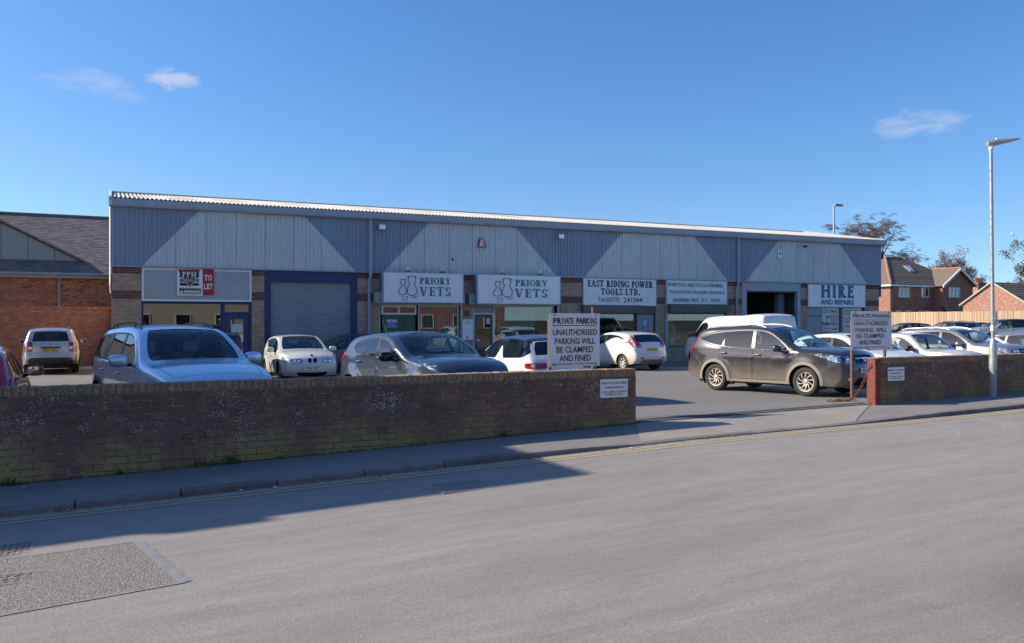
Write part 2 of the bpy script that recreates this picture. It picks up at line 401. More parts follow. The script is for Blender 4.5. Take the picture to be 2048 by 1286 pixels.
big = t.noise(3.4, 6, .65); fine = t.noise(120, 3, .7); dn = t.n('ObjectInfo').outputs['Random']
c0 = t.mix(dn, (.17, .16, .15), (.25, .235, .22)); c0 = t.mix(t.mapr(big, .45, .7, 0, .7), c0, (.075, .066, .056)); c0 = t.mix(t.mapr(fine, .35, .7, 0, .4), c0, (.06, .057, .053)); t.col(c0); t.set(Roughness=.9); t.bump(fine, .5, .006)
t = NT('yellow_paint')
wear = t.noise(26, 6, .75); w2 = t.noise(1.6, 4, .6)
c0 = t.mix(t.mapr(wear, .38, .62), (.30, .25, .17), (.64, .45, .17)); c0 = t.mix(t.mapr(w2, .35, .7, .0, .5), c0, (.34, .28, .20)); t.col(c0); t.set(Roughness=.85)
simple('grass_field', (.06, .075, .03), .95, 0, .3, .4)
simple('cast_iron', (.25, .205, .165), .7, .1, .3, 30, bump=.4)
simple('iron_dark', (.06, .056, .052), .7, .3, .3, 30)
def rndval(t):
    a = t.n('Attribute'); a.attribute_name = 'rnd'; o = t.n('ObjectInfo')
    return t.math('FRACT', t.math('ADD', a.outputs['Fac'], t.math('MULTIPLY', o.outputs['Random'], 1.0)))
t = NT('weathered_brick')
r_ = rndval(t); x = t.xyz('world')
base = t.ramp(r_, [(0, (.20, .10, .074)), (.3, (.245, .12, .085)), (.6, (.28, .155, .095)), (.85, (.22, .11, .088)), (1, (.32, .19, .115))])
n1 = t.noise(2.0, 5, .65); n2 = t.noise(22, 6, .7); n3 = t.noise(60, 5, .75)
base = t.mix(t.mapr(n2, .35, .7, 0, .55), base, (.135, .085, .062))
gz = t.math('SUBTRACT', x[2], t.math('MULTIPLY', t.math('ADD', x[0], 1), .021))          # height above the pavement
soot = t.math('MULTIPLY', t.mapr(t.math('ADD', gz, t.math('MULTIPLY', n1, .5)), .50, .95, 0, 1), t.mapr(n1, .30, .55))
base = t.mix(t.math('MULTIPLY', soot, .66), base, (.085, .062, .05))
moss = t.math('MULTIPLY', t.mapr(t.math('ADD', gz, t.math('MULTIPLY', t.math('SUBTRACT', n1, .5), .9)), .12, .42, 1, 0), t.mapr(t.noise(.9, 5, .65, 'world', (1, 1, .4)), .42, .58))
moss = t.math('MULTIPLY', moss, t.mapr(n2, .25, .55, .35, .95))
base = t.mix(t.math('MULTIPLY', moss, .95), base, (.36, .28, .09))
lich = t.n('TexVoronoi'); lich.inputs['Scale'].default_value = 44; t.l(t.pos('world', (1, 1, 1.6)), lich.inputs['Vector'])
lm = t.math('MULTIPLY', t.math('LESS_THAN', lich.outputs['Distance'], t.mapr(t.noise(2.2, 6, .75), .42, .68, .03, .40)), t.mapr(gz, .15, .5, .15, 1))
base = t.mix(t.math('MULTIPLY', lm, .9), base, (.75, .72, .66)); t.col(base); t.set(Roughness=.92); t.bump(n3, .5, .006)
t = NT('weathered_coping')
r_ = rndval(t); n2 = t.noise(26, 6, .7); n1 = t.noise(2.2, 4, .6)
base = t.ramp(r_, [(0, (.30, .19, .105)), (.5, (.37, .245, .14)), (1, (.26, .17, .105))]); base = t.mix(t.mapr(n2, .4, .65, 0, .7), base, (.11, .082, .06)); base = t.mix(t.mapr(n1, .5, .7, 0, .55), base, (.12, .092, .068))
lich = t.n('TexVoronoi'); lich.inputs['Scale'].default_value = 42; t.l(t.pos('world'), lich.inputs['Vector'])
base = t.mix(t.math('MULTIPLY', t.math('LESS_THAN', lich.outputs['Distance'], .2), .75), base, (.68, .64, .54)); t.col(base); t.set(Roughness=.92); t.bump(n2, .6, .008)
t = NT('old_mortar')
n1 = t.noise(14, 6, .75); c0 = t.ramp(n1, [(.3, (.085, .066, .053)), (.48, (.15, .12, .098)), (.60, (.27, .235, .20)), (.68, (.70, .67, .61))]); t.col(c0); t.set(Roughness=.95); t.bump(n1, .5, .006)

# ---------------------------------------------------------------- ground
def sheet(xs, ys, h):
    m = MB(); nx = len(xs); m.add([(x, y, h(x, y)) for y in ys for x in xs], [(j*nx+i, j*nx+i+1, (j+1)*nx+i+1, (j+1)*nx+i) for j in range(len(ys)-1) for i in range(nx-1)]); return m
ar = lambda a, b, n: list(np.linspace(a, b, n))
gx = [-3000, -900, -300, -120]+ar(-60, 120, 37)+[260, 600, 1200, 3000]; gy = [-3000, -800, -200, -60]+ar(-14, 80, 30)+[140, 300, 700, 1500, 4500]
struct('ground', sheet(gx, gy, lambda x, y: min(gprof(x), -.2)-.32), 'grass_field')
struct('road', sheet(ar(-60, 120, 181), ar(1.2, KY+.02, 20), hroad), 'asphalt_road', True)
m = sheet(ar(-60, 120, 181), ar(-2.2, 1.18, 5), lambda x, y: gprof(x)+.05); struct('far_pavement', m, 'asphalt_pave', True)
pv = struct('pavement', sheet(ar(-60, 120, 361), ar(KY+.12, 10.14, 8), hpave), 'asphalt_pave', True)
m = MB(); xs = ar(0, 1, 13)
def apron_x(tx, y): t_ = (y-KY)/1.35; return lerp(lerp(6.2, 9.9, tx), lerp(7.05, 11.85, tx), t_)
ys = ar(KY+.125, 10.2, 8); m.add([(apron_x(a, y), y, hpave(apron_x(a, y), min(y, 10.12))+.006) for y in ys for a in xs], [(j*13+i, j*13+i+1, (j+1)*13+i+1, (j+1)*13+i) for j in range(7) for i in range(12)])
struct('crossing', m, 'concrete_apron', True)
struct('car_park', sheet(ar(-14, 70, 169), [10.12, 10.3, 10.6, 11, 11.4, 11.8, 12.2, 12.6, 13, 13.4, 13.8, 14.2, 15, 16]+ar(17, 75, 30), hpark), 'asphalt_park', True)
m = MB(); 
for k in range(24):
    xa, xb = lerp(7.05, 11.8, k/24), lerp(7.05, 11.8, (k+1)/24); m.quad((xa, 10.22, hpark(xa, 10.22)+.012), (xb, 10.22, hpark(xb, 10.22)+.012), (xb, 10.30, hpark(xb, 10.3)+.012), (xa, 10.30, hpark(xa, 10.3)+.012))
struct('threshold', m, 'iron_dark')
# kerb stones
km = None
x0 = -12.0
while x0 < 40:
    L = .905
    m = MB(); z0, z1 = hpave(x0, KY), hpave(x0+L, KY)
    d = .0018
    pr = [(KY, -.16), (KY, -.014), (KY+.008, -.004), (KY+.02, 0), (KY+.125, .003), (KY+.125, -.16)]
    n = len(pr); vs = []
    for xx, zz in ((x0+d, z0), (x0+L-d, z1)): vs += [(xx, y, zz+z+.004) for y, z in pr]
    m.add(vs, [(i, (i+1) % n, n+(i+1) % n, n+i) for i in range(n)]+[tuple(range(n)), tuple(range(2*n-1, n-1, -1))])
    part('kerb_stone', m, 'kerb_stone', pv); x0 += .915
# double yellow lines
for y in (8.60, 8.44):
    m = MB(); xs = ar(-30, 60, 181); m.add([(a, y+b+.012*math.sin(a*.7), hroad(a, y+b)+.004) for b in (0, .065) for a in xs], [(i, i+1, 181+i+1, 181+i) for i in range(180)])
    struct('yellow_line', m, 'yellow_paint')
# reinstated patch with sealed joints
P4 = [onZ(px, py, -.04) for px, py in ((275, 1094), (370, 1184), (-420, 1312), (-420, 1172))]
def roadpt(p, up): return (p[0], p[1], hroad(p[0], p[1])+up)
m = MB(); n = 14
g = [[(lerp(lerp(P4[0][0], P4[1][0], a), lerp(P4[3][0], P4[2][0], a), b), lerp(lerp(P4[0][1], P4[1][1], a), lerp(P4[3][1], P4[2][1], a), b)) for b in ar(0, 1, n)] for a in ar(0, 1, 8)]
m.add([roadpt(p, .003) for row in g for p in row], [(j*n+i, j*n+i+1, (j+1)*n+i+1, (j+1)*n+i) for j in range(7) for i in range(n-1)])
pt = struct('road_patch', m, 'aggregate_patch')
def band(a, b, w_, up):
    m = MB(); A, B = Vector((a[0], a[1])), Vector((b[0], b[1])); d = (B-A).normalized(); q = Vector((-d.y, d.x))*w_/2; k = 16
    for i in range(k):
        p0, p1 = A.lerp(B, i/k), A.lerp(B, (i+1)/k); j0, j1 = 1+.07*math.sin(i*2.1), 1+.07*math.sin((i+1)*2.1)
        m.quad(roadpt(p0-q*j0, up), roadpt(p1-q*j1, up), roadpt(p1+q*j1, up), roadpt(p0+q*j0, up))
    return m
struct('joint', band(P4[0], P4[1], .075, .0045), 'joint_sealant', parent=pt); struct('joint', band(P4[1], P4[2], .03, .0045), 'joint_sealant', parent=pt); struct('joint', band(P4[0], P4[3], .02, .0045), 'joint_sealant', parent=pt)
# iron covers
def cover(name, label, px, py, L, Wd, z, mat='cast_iron', grid=(8, 5), hf=hroad, cat='drain cover', frame=True):
    X, Y = onZ(px, py, z); zb = hf(X, Y)
    t_ = thing(name, label, cat, (X, Y, zb)); m = MB(); h = .012
    if frame:
        for a, b, c_, d_ in ((-L/2-.04, L/2+.04, -Wd/2-.04, -Wd/2), (-L/2-.04, L/2+.04, Wd/2, Wd/2+.04), (-L/2-.04, -L/2, -Wd/2, Wd/2), (L/2, L/2+.04, -Wd/2, Wd/2)): m.box(X+a, X+b, Y+c_, Y+d_, zb-.03, zb+.007)
        part('frame', m, 'joint_sealant', t_)
    m = MB(); m.box(X-L/2+.006, X+L/2-.006, Y-Wd/2+.006, Y+Wd/2-.006, zb-.03, zb+.003)
    lid = part('lid', m, mat, t_)
    m = MB(); a, b = grid
    for i in range(a):
        for j in range(b):
            cx, cy = X-L/2+L*(i+.5)/a, Y-Wd/2+Wd*(j+.5)/b; m.cbox((cx, cy, zb+.004), (L/a*.62, Wd/b*.55, .008), rz=.6 if (i+j) % 2 else -.6)
    part('stud', m, mat, lid, kind='stuff'); return t_
cover('drain_cover', 'small pale iron cover with angled studs at the left edge of the road', 8, 1108, .34, .34, -.05)
cover('drain_cover', 'long iron cover set in the coarse road patch', 30, 1166, .74, .20, -.04, grid=(11, 3))
cover('drain_cover', 'square iron manhole cover in the shaded road below the brick wall', 926, 971, .52, .40, .08, 'asphalt_pave', grid=(5, 4))
cover('drain_cover', 'small rusty iron cover in the pavement by the brick wall', 838, 908, .26, .17, .1, 'cast_iron', (4, 3), hpave, frame=False)

# ---------------------------------------------------------------- boundary walls, brick by brick
def brick_mesh(name, L, H, D, mat, seed, ch=.005):
    r = random.Random(seed); j = lambda: r.uniform(-.0022, .0022)
    x, z = L/2, H/2
    vs = [(-x, ch, -z), (x, ch, -z), (x, ch, z), (-x, ch, z), (-x+ch, j(), -z+ch), (x-ch, j(), -z+ch), (x-ch, j(), z-ch), (-x+ch, j(), z-ch), (-x, D, -z), (x, D, -z), (x, D, z), (-x, D, z)]
    fs = [(4,5,6,7), (0,1,5,4), (1,2,6,5), (2,3,7,6), (3,0,4,7), (1,0,8,9), (2,1,9,10), (3,2,10,11), (0,3,11,8)]
    me = bpy.data.meshes.new(name); me.from_pydata(vs, [], fs); me.materials.append(M(mat)); me.update(); return me, vs, fs
def brick_wall(name, label, x0, x1, Y, top, zlow, nparts, endcap):
    root = thing(name, label, 'wall', (x0, Y, gprof(x0)))
    ox, oy, oz = ORG[root.name]
    m = MB(); m.box(x0+.004, x1-.004, Y+.0065, Y+.205, zlow, top-.008); part('mortar', m, 'old_mortar', root)
    r = random.Random(hash(name) % 1000 if False else 11)
    full = [brick_mesh('brick', .215, .065, .10, 'weathered_brick', s) for s in range(5)]; half = [brick_mesh('brick', .1025, .065, .10, 'weathered_brick', 50+s) for s in range(2)]
    endb = brick_mesh('brick', .215, .065, .213, 'weathered_brick', 77); endh = brick_mesh('brick', .1025, .065, .213, 'weathered_brick', 78)
    cop = [brick_mesh('coping_brick', .065, .1025, .215, 'weathered_coping', 90+s, .008) for s in range(4)]
    rows = []; z = top-.1025-.010-.0325; k = 0
    while z > zlow:
        odd = k % 2
        # bricks counted from the right-hand end for wall one, left for wall two
        x = x1 if endcap == 'right' else x0; sgn = -1 if endcap == 'right' else 1; first = True
        while (x > x0+.02 if sgn < 0 else x < x1-.02):
            L = .1025 if (first and odd) else .215
            xc = x+sgn*L/2
            zg = gprof(xc)
            if z+.0325 > zg-.02: rows.append((xc, z, L, first))
            x += sgn*(L+.010); first = False
        z -= .075; k += 1
    # the bricks nearest the camera show largest
    rows.sort(key=lambda q: q[0]**2 if q[0] > -1.2 else 1e4+q[0]**2)
    st = MB()
    for i, (xc, z, L, first) in enumerate(rows):
        src = (endb if L > .2 else endh) if first else (r.choice(full) if L > .2 else r.choice(half))
        dy = r.uniform(-.003, .003); dz = r.uniform(-.0015, .0015)
        if i < nparts:
            o = bpy.data.objects.new('brick', src[0]); C.objects.link(o); o.parent = root; o.location = (xc-ox, Y+dy-oy, z+dz-oz); o.rotation_euler = (0, r.uniform(-.006, .006), r.uniform(-.012, .012))
        else:
            st.a = r.random(); st.add([(a+xc, b+Y+dy, c_+z+dz) for a, b, c_ in src[1]], src[2])
    if st.v: part('brickwork', st, 'weathered_brick', root, att=True, kind='stuff')
    n = int((x1-x0)/.075); n300 = 0
    cst = MB()
    for i in range(n):
        xc = (x1-.0375-i*.075) if endcap == 'right' else (x0+.0375+i*.075)
        src = r.choice(cop)
        if xc > -1.3 and xc < 21 and n300 < 295:
            o = bpy.data.objects.new('coping_brick', src[0]); C.objects.link(o); o.parent = root; n300 += 1
            o.location = (xc-ox, Y-.002+r.uniform(-.004, .004)-oy, top-.05125+r.uniform(-.003, .003)-oz); o.rotation_euler = (r.uniform(-.01, .01), r.uniform(-.02, .02), r.uniform(-.02, .02))
        else: cst.a = r.random(); cst.add([(a+xc, b+Y, c_+top-.05125) for a, b, c_ in src[1]], src[2])
    if cst.v: part('coping', cst, 'weathered_coping', root, att=True, kind='stuff')
    return root
WY = 10.1
w1 = brick_wall('brick_wall', 'long low weathered brown brick wall with lichen spots along the pavement on the left', -7.6, 7.02, WY, 1.005, -.24, 300, 'right')
w2 = brick_wall('brick_wall', 'shorter mossy brown brick wall behind the tall street lamp on the right', 11.95, 30.0, WY, 1.06, .12, 300, 'left')
# ---------------------------------------------------------------- cars
def pip(P, poly):
    x, y = P[:, 0], P[:, 1]; ins = np.zeros(len(P), bool); q = np.asarray(poly, float)
    x0, y0 = q[:, 0], q[:, 1]; x1, y1 = np.roll(x0, -1), np.roll(y0, -1)
    for a, b, c, d in zip(x0, y0, x1, y1):
        if b == d: continue
        k = ((b > y) != (d > y)) & (x < (c-a)*(y-b)/(d-b)+a); ins ^= k
    return ins
def dseg(P, A, B):
    out_ = np.full(len(P), 1e9)
    for a, b in zip(A, B):
        ab = b-a; L2 = max(1e-12, ab @ ab); t = np.clip(((P-a) @ ab)/L2, 0, 1)
        d = P-(a+t[:, None]*ab); out_ = np.minimum(out_, np.hypot(d[:, 0], d[:, 1]))
    return out_
def chaikin(pts, it=2, closed=True):
    P = [np.array(p[:2], float) for p in pts]
    for _ in range(it):
        Q = []
        n = len(P)
        for i in range(n if closed else n-1):
            a, b = P[i], P[(i+1) % n]; Q += [a*.75+b*.25, a*.25+b*.75]
        if not closed: Q = [P[0]]+Q+[P[-1]]
        P = Q
    return np.array(P)
def inset(poly, g):
    P = np.asarray(poly, float); n = len(P)
    ar = np.sum(P[:, 0]*np.roll(P[:, 1], -1)-np.roll(P[:, 0], -1)*P[:, 1])
    if ar < 0: g = -g
    o = []
    for i in range(n):
        a, b, c = P[i-1], P[i], P[(i+1) % n]
        d1 = b-a; d2 = c-b; d1 /= max(1e-9, np.hypot(*d1)); d2 /= max(1e-9, np.hypot(*d2))
        n1 = np.array([-d1[1], d1[0]]); n2 = np.array([-d2[1], d2[0]]); m = n1+n2; k = m @ m
        m = m/max(k, .4)*2 if k > 1e-6 else n1
        o.append(b+m*g)
    return np.array(o)
def cliphalf(poly, p, nrm):                         # keep the side where (q-p).n >= 0
    p, nrm = np.array(p, float), np.array(nrm, float); o = []; n = len(poly)
    for i in range(n):
        a, b = np.array(poly[i]), np.array(poly[(i+1) % n]); da, db = (a-p) @ nrm, (b-p) @ nrm
        if da >= 0: o.append(a)
        if (da >= 0) != (db >= 0): o.append(a+(b-a)*da/(da-db))
    return np.array(o)
def resample(poly, step, closed=True):
    o = []; n = len(poly)
    for i in range(n if closed else n-1):
        a, b = np.array(poly[i], float), np.array(poly[(i+1) % n], float); k = max(1, int(math.ceil(np.hypot(*(b-a))/step)))
        for j in range(k): o.append(a+(b-a)*j/k)
    if not closed: o.append(np.array(poly[-1], float))
    return np.array(o)
def compact(VV, T):
    u, inv = np.unique(T, return_inverse=True); return VV[u], inv.reshape(T.shape)
def cdt(outer, holes, step, dom=None, extra=None, sil=None):
    loops = [resample(outer, step)]+[resample(h, step) for h in holes]
    if dom is not None: loops.append(np.asarray(dom, float))
    V = []; Ed = []
    for l in loops:
        o = len(V); V += [tuple(p) for p in l]; Ed += [(o+i, o+(i+1) % len(l)) for i in range(len(l))]
    lo = loops[0].min(0); hi = loops[0].max(0)
    gx = np.arange(lo[0]+step*.5, hi[0], step); gy = np.arange(lo[1]+step*.5, hi[1], step)
    G = np.array([(a+(step*.5 if j % 2 else 0), b) for j, b in enumerate(gy) for a in gx]).reshape(-1, 2)
    if sil is not None: G = G[dseg(G, sil[:-1], sil[1:]) > .125]
    if extra is not None and len(extra): G = np.vstack([G, extra])
    if len(G):
        k = pip(G, loops[0])
        for h in loops[1:1+len(holes)]: k &= ~pip(G, h)
        if dom is not None: k &= pip(G, dom)
        G = G[k]
    if len(G):
        near = .38*step
        for l in loops:
            kk = dseg(G, l, np.roll(l, -1, 0)) > (near if extra is None else .006); G = G[kk]
            if not len(G): break
    allv = [Vector(p) for p in V]+[Vector(p) for p in G]
    r = delaunay_2d_cdt(allv, Ed, [], 0, 1e-6, False)
    VV = np.array([(v.x, v.y) for v in r[0]]); T = np.array([f for f in r[2] if len(f) == 3])
    if not len(T): return VV, T
    ct = VV[T].mean(1); k = pip(ct, loops[0])
    for h in loops[1:1+len(holes)]: k &= ~pip(ct, h)
    if dom is not None: k &= pip(ct, dom)
    a = VV[T]; ar = (a[:, 1, 0]-a[:, 0, 0])*(a[:, 2, 1]-a[:, 0, 1])-(a[:, 2, 0]-a[:, 0, 0])*(a[:, 1, 1]-a[:, 0, 1])
    k &= np.abs(ar) > 1e-8
    T = T[k]; ar = ar[k]; fl = ar < 0; T[fl] = T[fl][:, ::-1]
    return compact(VV, T)
def catmull(P, n=6):
    P = [np.array(p[:2], float) for p in P]; o = []; idx = [0]
    for i in range(len(P)-1):
        p0 = P[i-1] if i else P[i]*2-P[i+1]; p1, p2 = P[i], P[i+1]; p3 = P[i+2] if i+2 < len(P) else P[i+1]*2-P[i]
        t0 = 0.; t1 = t0+max(1e-3, np.hypot(*(p1-p0)))**.5; t2 = t1+max(1e-3, np.hypot(*(p2-p1)))**.5; t3 = t2+max(1e-3, np.hypot(*(p3-p2)))**.5
        k = max(2, int(math.ceil(np.hypot(*(p2-p1))/.05)))
        for j in range(k):
            t = t1+(t2-t1)*j/k
            A1 = (t1-t)/(t1-t0)*p0+(t-t0)/(t1-t0)*p1; A2 = (t2-t)/(t2-t1)*p1+(t-t1)/(t2-t1)*p2; A3 = (t3-t)/(t3-t2)*p2+(t-t2)/(t3-t2)*p3
            B1 = (t2-t)/(t2-t0)*A1+(t-t0)/(t2-t0)*A2; B2 = (t3-t)/(t3-t1)*A2+(t-t1)/(t3-t1)*A3
            o.append((t2-t)/(t2-t1)*B1+(t-t1)/(t2-t1)*B2)
        idx.append(len(o))
    o.append(P[-1]); return np.array(o), idx

class Car:
    def __init__(c, sp):
        c.sp = sp; c.st = sp.get('step', .06)
        P, idx = catmull(sp['prof']); c.P = P
        d = np.hypot(*np.diff(P, axis=0).T); c.s = np.concatenate([[0], np.cumsum(d)])
        c.tag = {p[2]: c.s[i] for p, i in zip(sp['prof'], idx) if len(p) > 2}
        T = np.gradient(P, axis=0); T /= np.hypot(T[:, 0], T[:, 1])[:, None]
        c.Nn = np.stack([T[:, 1], -T[:, 0]], 1)      # outward for a path that runs front-bottom, over the top, to rear-bottom
        if c.Nn[len(P)//2][1] < 0: c.Nn = -c.Nn
        c.xF, c.xR = P[:, 0].max(), P[:, 0].min()
        rw = sp['rw']; c.Ra = rw+sp.get('gap', .05)
        zs = c.zs = sp.get('sill', .24)
        dome = [tuple(p) for p in P]
        def arc(xa):
            h = zs-rw; w = math.sqrt(max(1e-4, c.Ra**2-h*h)); a0 = math.atan2(h, -w); a1 = math.atan2(h, w)
            a0 += 2*math.pi if a0 < 0 else 0
            return [(xa+c.Ra*math.cos(a), rw+c.Ra*math.sin(a)) for a in np.linspace(a0, a1, 22)]
        dome += [(sp['xr']-c.Ra-.1, (zs+P[-1][1])/2)]+arc(sp['xr'])+arc(sp['xf'])+[(sp['xf']+c.Ra+.08, (zs+P[0][1])/2)]
        c.dom = resample(dome, .06)
        # the silhouette keeps its own samples
        crown = sp.get('crown', {})
        base = dict(fb=.10, bp=.13, hf=.06, cowl=.05, ws=.055, rf=.035, rr=.035, rwb=.05, tg=.06, rbp=.09, rb=.07); base.update(crown)
        ks = sorted((v, base.get(k, .05)) for k, v in c.tag.items()); c.ck = np.array([k[0] for k in ks]); c.cv = np.array([k[1] for k in ks])
        c.We = c.W(P[:, 0], P[:, 1], edge=True)
    def belt(c, x): b = c.sp['belt']; return np.interp(x, [q[0] for q in b], [q[1] for q in b])
    def W(c, x, z, edge=False):
        sp = c.sp; x = np.asarray(x, float); z = np.asarray(z, float); half = sp['W']/2
        xtf = sp['xf']+sp.get('tfo', .0); xtr = sp['xr']+sp.get('tro', 0.)
        tf = np.clip((x-xtf)/(c.xF-xtf), 0, 1); tr = np.clip((xtr-x)/(xtr-c.xR), 0, 1)
        p = half-sp.get('af', .17)*tf**2.3-sp.get('ar', .12)*tr**2.3
        zb = c.belt(x); zm = sp.get('zm', .62)
        y = p-.10*np.clip(zm-z, 0, 1)**2*1.6-.05*np.clip((.36-z)/.2, 0, 1)**2
        y = y-sp.get('sh', .022)*np.clip((z-zm)/np.maximum(zb-zm, .1), 0, 1)**2
        up = np.clip(z-zb, 0, 2); y = y-sp.get('tum', .30)*up-sp.get('cur', .16)*up*up-.012*np.clip(up/.03, 0, 1)
        for xa in (sp['xf'], sp['xr']):
            d = np.hypot(x-xa, z-sp['rw']); k = np.clip(1-(d-c.Ra)/.2, 0, 1)*np.clip((z-.1)/.2, 0, 1)
            y = y+sp.get('fl', .022)*k*k*(3-2*k)
        if 'crease' in sp:
            for (xa, za, xb, zb2, amp) in sp['crease']:
                t = np.clip((x-xa)/(xb-xa), 0, 1); zc = za+(zb2-za)*t; fade = np.clip(t*6, 0, 1)*np.clip((1-t)*6, 0, 1)
                y = y+amp*fade*np.exp(-((z-zc)/.05)**2)*np.where(z > zc, 1, .3)
        kk = np.clip((z-zb)/.25, 0, 1); r = sp.get('re', .10)*(1-kk)+sp.get('rr_', .075)*kk
        if edge: return y-r
        Pp = np.stack([x.ravel(), z.ravel()], 1); d = dseg(Pp, c.P[:-1], c.P[1:]).reshape(x.shape)
        q = np.clip(1-d/r, 0, 1); return y-r*(1-np.sqrt(np.clip(1-q*q, 0, 1)))
    def side(c, q, sg, off=0.):
        q = np.asarray(q, float); y = c.W(q[:, 0], q[:, 1])+off
        return np.stack([q[:, 0], sg*y, q[:, 1]], 1)
    def strip(c, q, off=0.):
        q = np.asarray(q, float); s, v = q[:, 0], q[:, 1]/.75
        x = np.interp(s, c.s, c.P[:, 0]); z = np.interp(s, c.s, c.P[:, 1]); nx = np.interp(s, c.s, c.Nn[:, 0]); nz = np.interp(s, c.s, c.Nn[:, 1])
        w_ = np.interp(s, c.s, c.We); cr = np.interp(s, c.ck, c.cv)*(1-np.abs(v)**2.2)+off
        return np.stack([x+nx*cr, v*w_, z+nz*cr], 1)
    def sF(c, z):                                   # arc position on the nose at a height
        k = c.s <= c.tag['cowl']; i = np.argsort(c.P[k][:, 1]); return float(np.interp(z, c.P[k][i, 1], c.s[k][i]))
    def sB(c, z):
        k = c.s >= c.tag['rr']; zz = c.P[k][:, 1]; i = np.argsort(zz); return float(np.interp(z, zz[i], c.s[k][i]))
    def fpoly(c, pts): return np.array([(c.sF(z), v*.75) for z, v in pts])
    def bpoly(c, pts): return np.array([(c.sB(z), v*.75) for z, v in pts])

def tri_mb(mb, V, T, flip=False):
    mb.add([tuple(p) for p in V], [tuple(t[::-1]) if flip else tuple(t) for t in T.tolist()])
def obj_from(name, mb, mat, parent, merge=False, ang=32):
    me = bpy.data.meshes.new(name); me.from_pydata(mb.v, [], mb.f)
    for m in (mat if isinstance(mat, (list, tuple)) else [mat]): me.materials.append(M(m))
    if any(mb.mi): me.polygons.foreach_set('material_index', mb.mi)
    if merge:
        bm = bmesh.new(); bm.from_mesh(me); bmesh.ops.remove_doubles(bm, verts=bm.verts, dist=2e-4)
        bm.to_mesh(me); bm.free()
    smooth_angle(me, ang); me.update()
    return link(name, me, parent)

WHEELS = {}
def wheel_meshes(rw, rr, style, tw=.215, rimmat='alloy'):
    key = (rw, rr, style, tw, rimmat)
    if key in WHEELS: return WHEELS[key]
    t = MB(); h = tw/2
    t.lathe([(rr-.004, -h+.03), (rr+.012, -h+.004), (rw-.05, -h), (rw-.018, -h+.012), (rw-.003, -h+.04), (rw, 0), (rw-.003, h-.04), (rw-.018, h-.012), (rw-.05, h), (rr+.012, h-.004), (rr-.004, h-.03)], 36, 'y')
    tm = t.mesh('wheel', 'tyre', 50)
    m = MB(); m.m = 0
    # barrel and lip, outer face at +y
    m.lathe([(rr-.01, -h+.03), (rr-.035, -h+.05), (rr-.04, h-.05), (rr-.012, h-.022), (rr-.002, h-.02), (rr, h-.03)], 36, 'y')
    m.m = 1; m.lathe([(0.001, h-.11), (rr-.04, h-.11)], 24, 'y'); m.lathe([(.001, h-.095), (.13, h-.095), (.132, h-.105)], 24, 'y')
    m.m = 0
    n, tw_, twist = {'five': (5, .075, 0), 'swirl': (10, .034, .42), 'seven': (7, .05, .0), 'multi': (12, .024, .0), 'cover': (8, .06, .12), 'ten': (10, .026, 0.)}[style]
    for k in range(n):
        a = 2*math.pi*k/n; pts = []
        for (r_, w_, da, yy) in ((.045, tw_*.72, 0, h-.045), (rr*.55, tw_*.5, twist*.5, h-.028), (rr-.02, tw_*.75, twist, h-.03)):
            ca, sa = math.cos(a+da), math.sin(a+da)
            for sg in (-1, 1):
                for dy in (0, -.035):
                    pts.append((r_*ca-sg*w_*sa/1.0*.5*1.2, yy+dy, r_*sa+sg*w_*ca*.5*1.2))
        for q in (0, 1):
            o = q*4
            P8 = pts[o:o+8]
            m.add(P8, [(0, 2, 6, 4), (0, 4, 5, 1), (2, 3, 7, 6)])
    m.lathe([(0.001, h-.024), (.035, h-.026), (.055, h-.036), (.062, h-.05)], 16, 'y')
    rm = m.mesh('rim', [rimmat, 'dark_metal'], 30, fixn=False)
    WHEELS[key] = (tm, rm); return tm, rm

def plate(car, s, zc, txt, rear, parent, mat):
    a = car.strip(np.array([[s, 0]]), .012)[0]; sg = -1 if rear else 1
    b = MB(); b.box(a[0]-.006, a[0]+.006, -.26, .26, a[2]-.055, a[2]+.055)
    o = obj_from('number_plate', b, mat, parent)
    if txt:
        me = text_mesh(txt, .44, .075, 'plate_black', .003, bold=.02)
        t = link('lettering', me, o)
        t.rotation_euler = (R(90), 0, R(90) if not rear else R(-90))
        t.location = (a[0]+sg*.0085, -.22 if not rear else .22, a[2]-.037)
    return o

TEXTC = {}
def text_mesh(txt, w_, h_, mat, depth=.004, bold=0., shear=0., sp=1.0):
    key = (txt, round(w_, 4), round(h_, 4), mat, bold, shear, sp)
    if key in TEXTC: return TEXTC[key]
    cu = bpy.data.curves.new('lettering', 'FONT'); cu.body = txt; cu.size = 1; cu.offset = bold; cu.shear = shear; cu.resolution_u = 3; cu.space_character = sp
    o = bpy.data.objects.new('lettering', cu); C.objects.link(o)
    me = bpy.data.meshes.new_from_object(o); bpy.data.objects.remove(o)
    n = len(me.vertices); co = np.zeros(n*3); me.vertices.foreach_get('co', co); co = co.reshape(-1, 3)
    lo, hi = co.min(0), co.max(0); co[:, 0] = (co[:, 0]-lo[0])/(hi[0]-lo[0])*w_; co[:, 1] = (co[:, 1]-lo[1])/(hi[1]-lo[1])*h_; co[:, 2] = 0
    me.vertices.foreach_set('co', co.ravel()); me.materials.clear(); me.materials.append(M(mat)); me.update()
    TEXTC[key] = me; return me

